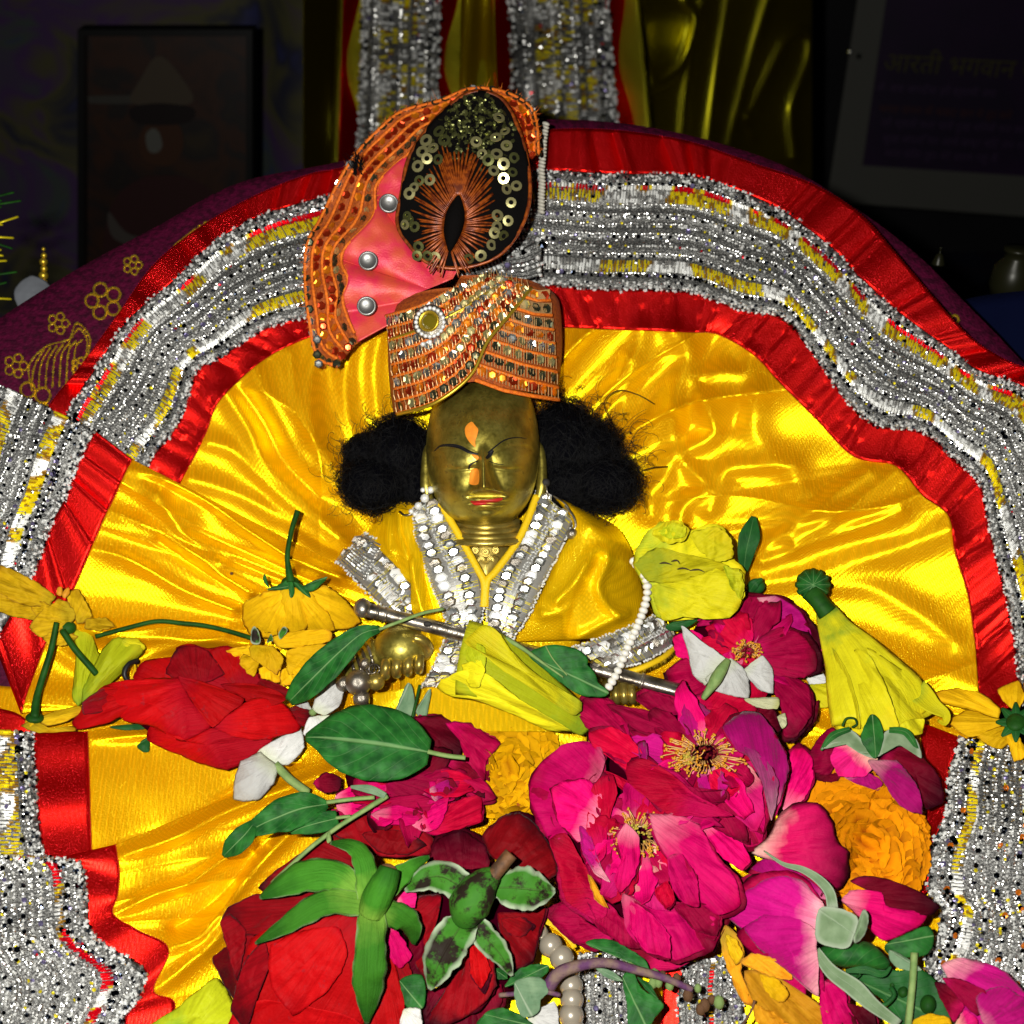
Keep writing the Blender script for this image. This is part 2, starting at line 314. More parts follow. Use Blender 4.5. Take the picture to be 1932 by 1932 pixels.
M['p_maroon'] = petalmat('maroon_petal', (0.50, 0.003, 0.08), (0.17, 0.0006, 0.014), (0.03, 0.0, 0.005), edge=(0.02, 0, 0.004), veins=0.3, p1=0.25, p2=0.45)
M['p_lime'] = petalmat('lime_petal', (0.40, 0.46, 0.02), (0.68, 0.61, 0.010), (0.72, 0.58, 0.008), veins=0.5, vcol=(0.46, 0.40, 0.01), rough=0.5, mott=0.9)
M['p_limeg'] = petalmat('green_lime_petal', (0.28, 0.42, 0.02), (0.50, 0.55, 0.012), (0.62, 0.60, 0.015), veins=0.5, mott=0.8, vcol=(0.36, 0.36, 0.01), rough=0.45)
M['p_trump'] = petalmat('trumpet_petal', (0.09, 0.22, 0.02), (0.62, 0.56, 0.010), (0.72, 0.58, 0.008), edge=(0.55, 0.38, 0.01), mott=0.7, veins=0.55, vcol=(0.42, 0.38, 0.01), rough=0.45, p1=0.30)
M['p_yel'] = petalmat('yellow_petal', (0.70, 0.45, 0.005), (0.80, 0.46, 0.004), (0.76, 0.40, 0.004), edge=(0.45, 0.18, 0.01), veins=0.45, vcol=(0.50, 0.24, 0.004))
M['p_yeld'] = petalmat('withered_yellow_petal', (0.55, 0.38, 0.01), (0.70, 0.43, 0.006), (0.62, 0.34, 0.006), edge=(0.24, 0.10, 0.01), veins=0.6, vcol=(0.40, 0.20, 0.01))
M['p_or'] = petalmat('orange_marigold_petal', (0.36, 0.06, 0.0), (0.86, 0.28, 0.001), (0.90, 0.33, 0.002), p1=0.55, edge=(0.55, 0.13, 0.0), veins=0.2, vcol=(0.7, 0.2, 0.0))
M['p_ory'] = petalmat('yellow_marigold_petal', (0.38, 0.13, 0.0), (0.84, 0.41, 0.001), (0.88, 0.45, 0.002), p1=0.55, edge=(0.55, 0.22, 0.0), veins=0.2, vcol=(0.7, 0.3, 0.0))
M['p_wilt'] = petalmat('wilted_orange_petal', (0.35, 0.24, 0.02), (0.72, 0.33, 0.012), (0.75, 0.26, 0.006), edge=(0.40, 0.16, 0.02), veins=0.5, vcol=(0.55, 0.18, 0.01))
M['p_white'] = petalmat('white_petal', (0.58, 0.62, 0.44), (0.62, 0.62, 0.60), (0.62, 0.62, 0.60), veins=0.2, vcol=(0.48, 0.48, 0.46), mott=0.2)
M['leaf'] = leafmat('green_leaf', (0.005, 0.060, 0.008), (0.020, 0.150, 0.020), (0.16, 0.30, 0.11))
M['leafd'] = leafmat('dark_green_leaf', (0.006, 0.060, 0.010), (0.012, 0.100, 0.016), (0.08, 0.20, 0.06))
M['leafp'] = leafmat('pale_green_leaf', (0.10, 0.19, 0.10), (0.18, 0.28, 0.16), (0.30, 0.38, 0.26), rough=0.7)
M['sepal'] = petalmat('bright_sepal', (0.22, 0.42, 0.05), (0.050, 0.22, 0.016), (0.012, 0.085, 0.008), edge=(0.26, 0.36, 0.17), veins=0.35, mott=0.5, p1=0.35, p2=0.6, rough=0.65)
M['sepalp'] = leafmat('pale_sepal', (0.13, 0.20, 0.10), (0.20, 0.28, 0.16), (0.24, 0.32, 0.20), rough=0.8, fuzz=(0.28, 0.34, 0.24), side=0.0)
M['sepald'] = leafmat('dying_sepal', (0.035, 0.16, 0.012), (0.05, 0.20, 0.015), (0.05, 0.12, 0.02), fuzz=(0.34, 0.42, 0.28), blot=(0.016, 0.010, 0.006), rough=0.7, side=0.0)
M['stem'] = plain('green_stem', (0.006, 0.042, 0.004), 0.6, spec=0.15, col2=(0.014, 0.075, 0.007), nscale=200, bstr=0.2)
M['stemp'] = plain('pale_downy_stem', (0.22, 0.32, 0.10), 0.75, col2=(0.15, 0.25, 0.07), nscale=300, bstr=0.4)
M['stempur'] = plain('purple_stem', (0.10, 0.03, 0.10), 0.8, col2=(0.20, 0.13, 0.10), nscale=220, bstr=0.6)
M['brownstem'] = plain('brown_stem', (0.16, 0.07, 0.025), 0.7, col2=(0.06, 0.03, 0.015), nscale=250, bstr=0.4)
M['anther'] = plain('golden_anther', (0.62, 0.26, 0.01), 0.6)
M['filament'] = plain('filament', (0.75, 0.34, 0.06), 0.5, col2=(0.80, 0.48, 0.18), nscale=300)
M['pistil'] = plain('maroon_pistil', (0.22, 0.01, 0.012), 0.5, col2=(0.12, 0.004, 0.008), nscale=900, bstr=0.5)
M['pistily'] = plain('lime_pistil', (0.50, 0.46, 0.06), 0.5, col2=(0.62, 0.40, 0.06), nscale=900, bstr=0.5)

# ------------------------------------------------------------------ builders
def link(o, parent=None, T0=None):
    COL.objects.link(o)
    if parent is not None: o.parent = parent
    return o
ORIG = {}
M['dimsatin'] = satin('dim_satin', (0.16, 0.09, 0.0), (0.9, 0.8, 0.02), 0.22, 0.34)  # darkened copy of the yellow satin, dimness put into the colour
def thing(name, label, cat, x, y, w, group=None, loc=None):
    o = bpy.data.objects.new(name, None); o.empty_display_size = 0.005
    o.location = loc if loc is not None else wp(x, y, w)
    COL.objects.link(o); o['label'] = label; o['category'] = cat
    if group: o['group'] = group
    ORIG[o.name] = np.array(o.location)
    return o
def origin(p):
    z = np.zeros(3)
    while p is not None: z = z + np.array(p.location); p = p.parent
    return z
def mk(name, V, F, mat, parent=None, uv=None, rim=None, smooth=True, thick=0.0, mats=None, fm=None, world=False):
    """V in survey coordinates (x, y, w) unless world"""
    P = np.asarray(V, float) if world else W(V)
    me = bpy.data.meshes.new(name)
    base = origin(parent)
    loc = np.zeros(3) if parent is not None else P.mean(0)
    me.from_pydata((P - base - loc).tolist(), [], [tuple(int(k) for k in f) for f in F])
    for m_ in (mats or [mat]): me.materials.append(m_)
    if fm is not None: me.polygons.foreach_set('material_index', np.asarray(fm, np.int32))
    if smooth: me.polygons.foreach_set('use_smooth', np.ones(len(me.polygons), bool))
    if uv is not None:
        li = np.zeros(len(me.loops), np.int32); me.loops.foreach_get('vertex_index', li)
        l1 = me.uv_layers.new(name='UVMap'); l1.data.foreach_set('uv', np.asarray(uv, float)[li].ravel())
        if rim is not None:
            l2 = me.uv_layers.new(name='rim'); rr = np.stack([rim, rim], 1); l2.data.foreach_set('uv', rr[li].ravel())
    me.update()
    o = bpy.data.objects.new(name, me); o.location = loc
    COL.objects.link(o); o.parent = parent
    if thick:
        s = o.modifiers.new('thickness', 'SOLIDIFY'); s.thickness = thick; s.offset = 0
    return o
def tag(o, label, cat, group=None, kind=None):
    if label: o['label'] = label
    if cat: o['category'] = cat
    if group: o['group'] = group
    if kind: o['kind'] = kind
    return o
def gridfaces(nu, nv, closed=False):
    F = []
    for i in range(nu - 1):
        for j in range(nv if closed else nv - 1):
            a = i * nv + j; b = i * nv + (j + 1) % nv
            F.append((a, b, b + nv, a + nv))
    return F
def tube(name, P, r, mat, parent=None, n=8, m=None, r2=None, radii=None, caps=True, smooth=True, raw=False):
    P = np.asarray(P, float)
    if m is None: m = max(6, int(len(P) * 4))
    S = crom(P, m) if len(P) > 2 or m > 2 else P
    m = len(S)
    if radii is not None: rad = np.interp(np.linspace(0, 1, m), np.linspace(0, 1, len(radii)), radii)
    else: rad = np.linspace(r, r if r2 is None else r2, m)
    T = np.gradient(S, axis=0); T /= np.maximum(np.linalg.norm(T, axis=1, keepdims=True), 1e-9)
    ref = np.array([0.1, 0.05, 1.0]);
    if abs(T[:, 2]).max() > 0.93: ref = np.array([1.0, 0.2, 0.1])
    A = np.cross(T, ref); A /= np.maximum(np.linalg.norm(A, axis=1, keepdims=True), 1e-9); B = np.cross(T, A)
    V = []; 
    for k in range(n):
        a = 2 * math.pi * k / n
        V.append(S + rad[:, None] * (math.cos(a) * A + math.sin(a) * B))
    V = np.stack(V, 1).reshape(-1, 3)
    F = gridfaces(m, n, True)
    if caps: F.append(tuple(range(n))[::-1]); F.append(tuple((m - 1) * n + k for k in range(n)))
    if raw: return V, F
    uv = np.stack([np.tile(np.linspace(0, 1, n), m), np.repeat(np.linspace(0, 1, m), n)], 1)
    return mk(name, V, F, mat, parent, uv=uv, smooth=smooth)
class Pile:                                   # many tiny pieces gathered into one mesh
    def __init__(s): s.V = []; s.F = []; s.fm = []; s.n = 0
    def add(s, V, F, mi=0):
        V = np.asarray(V, float); s.V.append(V); s.F += [tuple(k + s.n for k in f) for f in F]; s.fm += [mi] * len(F); s.n += len(V)
    def build(s, name, mats, parent=None, smooth=False):
        return mk(name, np.concatenate(s.V), s.F, None, parent, mats=mats, fm=s.fm, smooth=smooth)
def sweep(name, T, mat, spine, widths, cup=0.0, ruf=0.0, seed=0, nv=22, nu=11, fold=0.0, jag=0.0, thick=1.0, wr=0.0, twist=0.0, raw=False):
    S = crom(spine, nv); hw = np.interp(np.linspace(0, 1, nv), np.linspace(0, 1, len(widths)), widths)
    hw = np.convolve(np.pad(hw, 2, 'edge'), [.1, .2, .4, .2, .1], 'valid') if nv > 8 else hw
    t_ = np.linspace(0, 1, nv)
    Tn = np.gradient(S, axis=0); Tn /= np.maximum(np.linalg.norm(Tn, axis=1, keepdims=True), 1e-9)
    t2 = Tn.copy(); t2[:, 2] *= 0.15
    side = np.cross(t2, np.array([0, 0, 1.0])); side /= np.maximum(np.linalg.norm(side, axis=1, keepdims=True), 1e-6)
    nrm = np.cross(side, Tn); nrm /= np.maximum(np.linalg.norm(nrm, axis=1, keepdims=True), 1e-6)
    nrm *= np.where(nrm[:, 2:3] < 0, -1, 1)
    V = []; uv = []; rim = []
    ss = np.linspace(-1, 1, nu)
    for i in range(nv):
        for j, s in enumerate(ss):
            h = hw[i] * (1 + jag * nz(t_[i] * 9 + seed, s * 2, seed * 1.7))
            tw = twist * t_[i]; ct, st = math.cos(tw), math.sin(tw)
            p = S[i] + h * s * (side[i] * ct + nrm[i] * st)
            up = cup * hw[i] * s * s + fold * hw[i] * abs(s) + ruf * hw[i] * s * s * nz(t_[i] * 5 + seed * 3.1, s * 1.3, seed)
            p = p + nrm[i] * up
            p = p + np.array([0, 0, wr * nz(p[0] / 22.0, p[1] / 22.0, seed * 2.3)])
            V.append(p); uv.append((s * .5 + .5, t_[i])); rim.append(max(abs(s), t_[i] ** 3))
    V = np.array(V)
    if raw: return V, gridfaces(nv, nu)
    c = V.mean(0)
    return mk(name, V, gridfaces(nv, nu), mat, T, uv=np.array(uv), rim=np.array(rim), thick=thick * pxs(c[0], c[1], c[2]))
def patch(name, T, mat, outline, w=None, dome=14.0, base=None, curl=0.0, wr=3.0, seed=None, nr=10, nth=48, thick=0.9, ruf=2.0, raw=False, crease=0.0):
    """a curved petal with a drawn rim: outline (k,3), heights per rim point; dome lifts the middle"""
    seed = rng.random() * 50 if seed is None else seed
    O = crom(outline, nth, True)
    if crease: O = 0.45 * O + 0.55 * lin(np.concatenate([np.asarray(outline, float), np.asarray(outline, float)[:1]]), nth + 1)[:-1]
    c = O.mean(0)
    if crease:                                 # no petal has a perfectly smooth outline
        for j in range(nth):
            a_ = 2 * math.pi * j / nth; k_ = 1 + 0.055 * nz(2.2 * math.cos(a_) + seed, 2.2 * math.sin(a_), 1.1) + 0.03 * nz(6 * math.cos(a_) + seed, 6 * math.sin(a_), 2.1)
            O[j, :2] = c[:2] + (O[j, :2] - c[:2]) * k_
    base = np.array(base if base is not None else O[0][:2], float)
    V = [c + np.array([0, 0, dome])]; rim = [0.0]
    for i in range(1, nr + 1):
        r = (i / nr) ** 0.85
        for j in range(nth):
            p = c + (O[j] - c) * r
            p[2] += 0.8 * dome * (1 - r * r) + curl * r ** 5 + wr * 1.3 * nz(p[0] / 26, p[1] / 26, seed) * (0.5 + 0.5 * r) + wr * 0.45 * nz(p[0] / 9, p[1] / 9, seed + 9) \
                + ruf * r ** 3 * nz(j / nth * 14, seed, 0.3)
            if r > 0.9: p[:2] += (p[:2] - c[:2]) / (np.linalg.norm(p[:2] - c[:2]) + 1e-6) * ruf * 0.6 * nz(p[0] / 7, p[1] / 7, seed)
            V.append(p); rim.append(r)
    F = [(0, 1 + j, 1 + (j + 1) % nth) for j in range(nth)]
    for i in range(nr - 1):
        for j in range(nth):
            a = 1 + i * nth + j; b = 1 + i * nth + (j + 1) % nth
            F.append((a, a + nth, b + nth, b))
    V = np.array(V)
    dv_ = V[:, :2] - base; dl = np.linalg.norm(dv_, axis=1); an = np.arctan2(dv_[:, 1], dv_[:, 0]); sz = dl.max()
    if crease:                                 # soft folds that fan out from the claw
        V[:, 2] += crease * sz * np.array([nz(3.2 * math.cos(a) + 7, 3.2 * math.sin(a) + seed, l / sz * .8) + .5 * nz(9 * math.cos(a), 9 * math.sin(a) + seed, l / sz) for a, l in zip(an, dl)]) * (dl / sz) ** .7
    far = V[np.argmax(np.linalg.norm(V[:, :2] - base, axis=1)), :2]
    ax = (far - base); ln = np.linalg.norm(ax); ax /= ln
    d = V[:, :2] - base
    v = np.clip(d @ ax / ln, 0, 1); lat = d @ np.array([-ax[1], ax[0]]); u = 0.5 + lat / (2 * np.abs(lat).max() + 1e-6)
    # veins fan from the claw
    u = 0.5 + (u - 0.5) / np.maximum(0.35, 0.35 + v * 0.65)
    if raw: return V, F
    cc = V.mean(0)
    return mk(name, V, F, mat, T, uv=np.stack([u, v], 1), rim=np.array(rim), thick=thick * pxs(cc[0], cc[1], cc[2]))
def P_(T, mat, s, xf, w=0, name='petal', **kw):
    O = pts(s, xf, w); under = kw.pop('under', None)
    if mat.startswith('p_') and 'crease' not in kw: kw['crease'] = 0.11
    if 'base' in kw and kw['base'] is not None: kw['base'] = xf(*kw['base'])
    if under:                                  # a darker second petal half hidden below, its colour deepening the shaded gap
        c = O.mean(0); a = rng.uniform(-.22, .22); d = O[:, :2] - c[:2]; Q = O.copy(); g = rng.uniform(.98, 1.07)
        off = np.zeros(2)
        if kw.get('base') is not None: off = c[:2] - np.array(kw['base']); off = off / (np.linalg.norm(off) + 1e-6) * rng.uniform(2, 9)
        Q[:, 0] = c[0] + g * (d[:, 0] * math.cos(a) - d[:, 1] * math.sin(a)) + off[0]; Q[:, 1] = c[1] + g * (d[:, 0] * math.sin(a) + d[:, 1] * math.cos(a)) + off[1]; Q[:, 2] -= 13
        patch(name, T, M[under], Q, **kw)
    return patch(name, T, M[mat], O, **kw)
def S_(T, mat, s, widths, xf, name='petal', w=0, **kw):
    return sweep(name, T, M[mat], pts(s, xf, w), [float(q) * xf.k for q in widths.split()], **kw)
def TB(T, mat, s, r, xf, name='stem', w=0, **kw):
    kw = dict(kw)
    if 'radii' in kw: kw['radii'] = [q * xf.k for q in kw['radii']]
    if 'r2' in kw: kw['r2'] *= xf.k
    return tube(name, pts(s, xf, w), r * xf.k, M[mat], T, **kw)
def sphere_mesh(name, mat, seg=12, ring=8, sx=1, sy=1, sz=1):
    V = [(0, 0, sz)]; F = []
    for i in range(1, ring):
        a = math.pi * i / ring
        for j in range(seg):
            b = 2 * math.pi * j / seg; V.append((sx * math.sin(a) * math.cos(b), sy * math.sin(a) * math.sin(b), sz * math.cos(a)))
    V.append((0, 0, -sz)); n = len(V) - 1
    for j in range(seg): F.append((0, 1 + j, 1 + (j + 1) % seg))
    for i in range(ring - 2):
        for j in range(seg):
            a = 1 + i * seg + j; b = 1 + i * seg + (j + 1) % seg; F.append((a, a + seg, b + seg, b))
    for j in range(seg): F.append((n, n - seg + (j + 1) % seg, n - seg + j))
    me = bpy.data.meshes.new(name); me.from_pydata(V, [], F); me.materials.append(mat)
    me.polygons.foreach_set('use_smooth', np.ones(len(F), bool)); return me
def lathe_mesh(name, prof, mat, seg=16, smooth=True):
    V = []; F = []
    for r, z in prof:
        for j in range(seg): a = 2 * math.pi * j / seg; V.append((r * math.cos(a), r * math.sin(a), z))
    m = len(prof)
    for i in range(m - 1):
        for j in range(seg): a = i * seg + j; b = i * seg + (j + 1) % seg; F.append((a, b, b + seg, a + seg))
    F.append(tuple(range(seg))[::-1]); F.append(tuple((m - 1) * seg + j for j in range(seg)))
    me = bpy.data.meshes.new(name); me.from_pydata(V, [], F); me.materials.append(mat)
    if smooth: me.polygons.foreach_set('use_smooth', np.ones(len(F), bool))
    return me
def inst(name, me, x, y, w, r, parent=None, nrm=(0, 0, 1), spin=0.0, sc=(1, 1, 1)):
    o = bpy.data.objects.new(name, me)
    d = wdir(nrm); q = d.to_track_quat('Z', 'Y') @ Quaternion((0, 0, 1), spin)
    o.rotation_mode = 'QUATERNION'; o.rotation_quaternion = q
    s = r * pxs(x, y, w); o.scale = (s * sc[0], s * sc[1], s * sc[2])
    o.location = wp(x, y, w) - Vector(origin(parent))
    COL.objects.link(o); o.parent = parent
    return o
HEXF = [(0, 1, 2), (0, 2, 3), (0, 3, 4), (0, 4, 5), (0, 5, 6), (0, 6, 1)]
def hexmesh(name, mat, hole=False):
    if hole:
        V = []; F = []
        for r, z in ((1, 0), (0.97, .12), (0.45, .16), (0.42, 0)):
            for j in range(12): a = 2 * math.pi * j / 12; V.append((r * math.cos(a), r * math.sin(a), z))
        for i in range(3):
            for j in range(12): F.append((i * 12 + j, i * 12 + (j + 1) % 12, (i + 1) * 12 + (j + 1) % 12, (i + 1) * 12 + j))
    else:                                      # a cupped hexagonal sequin
        V = [(0, 0, 0.10)]; F = []
        for r, z in ((0.62, 0.12), (1.0, 0.30)):
            for j in range(6): a = 2 * math.pi * j / 6; V.append((r * math.cos(a), r * math.sin(a), z))
        F = [(0, 1 + j, 1 + (j + 1) % 6) for j in range(6)] + [(1 + j, 7 + j, 7 + (j + 1) % 6, 1 + (j + 1) % 6) for j in range(6)]
    me = bpy.data.meshes.new(name); me.from_pydata(V, [], F); me.materials.append(mat); return me
def frame_of(Pg):
    """normals of a (nu, nv, 3) grid in survey space, facing up"""
    du = np.gradient(Pg, axis=0); dv = np.gradient(Pg, axis=1)
    n = np.cross(du, dv); n /= np.maximum(np.linalg.norm(n, axis=2, keepdims=True), 1e-9)
    return n * np.where(n[..., 2:3] < 0, -1, 1)
# ------------------------------------------------------------------ setting
def cromi(P, n):
    P = np.asarray(P, float); m = len(P); t = np.linspace(0, m - 1, n); i = np.minimum(t.astype(int), m - 2); f = (t - i)[:, None]
    g = lambda j: P[np.clip(j, 0, m - 1)]
    p0, p1, p2, p3 = g(i - 1), g(i), g(i + 1), g(i + 2)
    return 0.5 * (2 * p1 + (p2 - p0) * f + (2 * p0 - 5 * p1 + 4 * p2 - p3) * f ** 2 + (3 * p1 - p0 - 3 * p2 + p3) * f ** 3)
def wv(x, y, Y):                              # height of the point of the upright plane world-y = Y seen at (x, y)
    c = R3 @ np.array([(x - 966) * K, -(y - 966) * K, -1.0]); d = (Y - CP[1]) / c[1]
    return (1 - d / float(Dsurf(x, y))) / K
def WV(x, y, Y): return (x, y, wv(x, y, Y))
ZL = float(W([[966, 1290, 0]])[0][2]); ZG = ZL - 0.42
M['table'] = plain('dark_table_cloth', (0.012, 0.014, 0.035), 0.8, col2=(0.02, 0.01, 0.02), nscale=12, bstr=0.3, bscale=500)
M['wall'] = plain('dark_wall', (0.010, 0.010, 0.012), 0.85, col2=(0.006, 0.006, 0.008), nscale=6, bstr=0.2, bscale=200)
g_ = mk('ground', [(-1.6, -1.2, ZG), (1.6, -1.2, ZG), (1.6, 1.6, ZG), (-1.6, 1.6, ZG)], [(0, 1, 2, 3)], M['table'], world=True); g_['kind'] = 'structure'
w_ = mk('wall', [(-1.6, 1.55, ZG - .01), (1.6, 1.55, ZG - .01), (1.6, 1.55, 1.4), (-1.6, 1.55, 1.4)], [(0, 1, 2, 3)], M['wall'], world=True); w_['kind'] = 'structure'

_a, _b = ZL - 0.10, ZG
pf = mk('altar_platform', [(-.55, -.30, _a), (.55, -.30, _a), (.55, .26, _a), (-.55, .26, _a), (-.55, -.30, _b), (.55, -.30, _b), (.55, .26, _b), (-.55, .26, _b)], [(0, 1, 2, 3), (4, 7, 6, 5), (0, 4, 5, 1), (1, 5, 6, 2), (2, 6, 7, 3), (3, 7, 4, 0)], M['table'], world=True, smooth=False)
pf['kind'] = 'structure'
def sheet(name, T, mat, A, B, nu, nv, fn=None, thick=0.0, uvs=(1, 1), idx=False):
    """a sheet stretched between two edge lines"""
    f_ = cromi if idx else crom
    a = f_(A, nu); b = f_(B, nu); t = np.linspace(0, 1, nv)
    G = a[:, None] * (1 - t)[None, :, None] + b[:, None] * t[None, :, None]
    if fn is not None: G[..., 2] += fn(G[..., 0], G[..., 1], np.linspace(0, 1, nu)[:, None] * np.ones((1, nv)), np.ones((nu, 1)) * t[None, :])
    uv = np.stack([np.repeat(np.linspace(0, uvs[0], nu), nv), np.tile(np.linspace(0, uvs[1], nv), nu)], 1)
    o = mk(name, G.reshape(-1, 3), gridfaces(nu, nv), mat, T, uv=uv)
    if thick: s = o.modifiers.new('thickness', 'SOLIDIFY'); s.thickness = thick; s.offset = 0
    return o, G

def foldfn(folds):
    """each fold: (height, half-width, polyline)"""
    def f(X, Y):
        Z = np.zeros_like(X)
        for a, sg, P in folds:
            P = lin(crom(np.asarray(P, float), max(8, 6 * len(P))), max(8, 6 * len(P)))
            d2 = np.full(X.shape, 1e9)
            for p, q in zip(P[:-1], P[1:]):
                e = q - p; L2 = max((e ** 2).sum(), 1e-6)
                t = np.clip(((X - p[0]) * e[0] + (Y - p[1]) * e[1]) / L2, 0, 1)
                d2 = np.minimum(d2, (X - p[0] - t * e[0]) ** 2 + (Y - p[1] - t * e[1]) ** 2)
            e0 = 0.35 * sg; Z = Z + a * (0.45 * np.exp(-d2 / (sg * sg)) + 0.75 * np.exp(-(np.sqrt(d2 + e0 * e0) - e0) / (1.15 * sg)))
        return Z
    return f
def xy(s, xf=FULL): return pts(s, xf)[:, :2]

# --- backdrop: printed glossy poster at the left, framed print, curtain, hanging garment, text poster
def blotch(name, cols, scale, rough=0.5, coat=0.0):
    m, nt, b = newmat(name); tc = N(nt, 'ShaderNodeTexCoord')
    n = N(nt, 'ShaderNodeTexNoise'); n.inputs['Scale'].default_value = scale; n.inputs['Detail'].default_value = 3; n.inputs['Distortion'].default_value = 1.0
    L(nt, tc.outputs['Object'], n.inputs['Vector'])
    r = ramp(nt, [(0.25 + 0.5 * i / (len(cols) - 1), c) for i, c in enumerate(cols)]); L(nt, n.outputs[0], r.inputs[0])
    L(nt, r.outputs[0], b.inputs['Base Color']); b.inputs['Roughness'].default_value = rough; b.inputs['Coat Weight'].default_value = coat; b.inputs['Coat Roughness'].default_value = 0.25
    return m
M['poster'] = blotch('glossy_poster_print', [(0.04, 0.045, 0.16), (0.03, 0.03, 0.05), (0.085, 0.08, 0.035), (0.07, 0.035, 0.11), (0.06, 0.075, 0.065), (0.03, 0.03, 0.16)], 11, 0.36, 0.6)
def posterf(X, Y, U, V): return 60 * np.exp(-((X - 560) / 60.0) ** 2) - 40 * np.exp(-((X - 480) / 40.0) ** 2) + 25 * np.sin(X / 90.0)
o, _ = sheet('wall_poster', None, M['poster'], [WV(-120, -60, 0.95), WV(250, -60, 0.95), WV(585, -60, 0.95)], [WV(-120, 760, 0.95), WV(250, 760, 0.95), WV(585, 760, 0.95)], 90, 40, posterf, thick=0.0006)
tag(o, 'large glossy bluish printed poster behind the black picture frame', 'poster')

T = thing('framed_picture', 'black framed dim picture of a seated figure, behind the magenta cushion', 'picture', 0, 0, 0, loc=WD(320, 480, 1.05))
def upbox(name, T, mat, x0, y0, x1, y1, Y, depth):
    f = [WV(x0, y0, Y), WV(x1, y0, Y), WV(x1, y1, Y), WV(x0, y1, Y)]
    P = [Vector(q) for q in W(f)]; back = [p + Vector((0, depth, 0)) for p in P]
    return mk(name, [tuple(q) for q in P + back], [(3, 2, 1, 0), (4, 5, 6, 7), (0, 1, 5, 4), (1, 2, 6, 5), (2, 3, 7, 6), (3, 0, 4, 7)], mat, T, world=True, smooth=False)
M['blackframe'] = plain('black_frame', (0.006, 0.006, 0.006), 0.35)
M['pic'] = blotch('picture_print', [(0.012, 0.005, 0.003), (0.026, 0.009, 0.004), (0.008, 0.006, 0.006), (0.020, 0.013, 0.006)], 24, 0.4)
for a in ((146, 56, 476, 68), (146, 68, 158, 640), (464, 68, 476, 640), (146, 640, 476, 652)): upbox('frame_bar', T, M['blackframe'], *a, 0.70, 0.02)
upbox('print', T, M['pic'], 157, 67, 465, 641, 0.712, 0.004)
def flat(name, T, col, s, Y, rough=0.6):
    P = W([WV(x, y, Y) for x, y, _ in crom(pts(s), 26, True)])
    m_ = plain(name + '_ink', col, rough, spec=0.2)
    return mk(name, np.concatenate([P, P + np.array([0, 0.002, 0])]), [tuple(range(26))[::-1]] + [(i, (i + 1) % 26, 26 + (i + 1) % 26, 26 + i) for i in range(26)], m_, T, world=True, smooth=False)
flat('printed_robe', T, (0.0225, 0.0067, 0.0067), '200,560 205,400 250,345 300,330 380,345 440,420 440,560 320,600', 0.7115)
flat('printed_face', T, (0.0338, 0.0126, 0.0054), '262,262 280,232 310,222 340,240 345,280 325,310 300,312 270,300', 0.711)
flat('printed_glint', T, (0.0720, 0.0720, 0.0630), '275,255 288,242 300,250 306,275 296,288 280,284', 0.7105)
flat('printed_crown', T, (0.0450, 0.0338, 0.0225), '265,150 300,105 345,150 360,195 250,195', 0.711)
flat('printed_hat', T, (0.0067, 0.0036, 0.0036), '245,205 300,195 365,205 352,232 262,234', 0.7105)
flat('printed_band', T, (0.0338, 0.0315, 0.0270), '165,182 260,180 360,182 360,192 240,196 165,194', 0.7112)
flat('printed_sash', T, (0.0450, 0.0383, 0.0338), '205,400 240,440 300,455 285,470 215,450', 0.7105)

# curtain behind, right of the hanging garment
T = thing('satin_curtain', 'dark draped yellow satin curtain behind the right of the red-edged arc', 'curtain', 0, 0, 0, loc=WD(1350, 300, 1.0))
cf = foldfn([(70, 9, xy('-60,-20 -20,120 10,330 30,400', C4)), (75, 9, xy('190,0 240,110 160,350 0,460 -60,470', C4)), (70, 10, xy('280,0 240,250 200,450 180,670 170,800', C4)),
             (85, 12, xy('430,-60 370,300 320,680 310,820', C4)), (80, 12, xy('640,-60 560,200 430,700 420,820', C4)),
             (80, 11, xy('520,600 700,230 820,170 830,300 740,560 760,800', C4)), (40, 9, xy('510,600 540,700', C4))])
def cfn(X, Y, U, V): return 0.55 * cf(X, Y) + -520 * (X - 1350) / 200.0 + 10 * np.sin(X / 23.0)
sheet('drape', T, M['curtain'], [WV(1140, -60, 0.72), WV(1350, -60, 0.72), WV(1532, -60, 0.72)], [WV(1140, 560, 0.72), WV(1350, 560, 0.72), WV(1532, 560, 0.72)], 200, 120, cfn, thick=0.0006)
T2 = thing('satin_curtain', 'narrow dark yellow satin strip between the glossy poster and hanging lace', 'curtain', 0, 0, 0, loc=WD(610, 320, 1.0))
sheet('drape', T2, M['curtain'], [WV(572, -60, 0.74), WV(610, -60, 0.74), WV(668, -60, 0.74)], [WV(572, 560, 0.74), WV(610, 560, 0.74), WV(668, 560, 0.74)], 60, 60,
      lambda X, Y, U, V: 60 * np.exp(-((X - 628) / 12.0) ** 2) * np.exp(-((Y - 240) / 70.0) ** 2) - 500 * (X - 610) / 100.0, thick=0.0006)

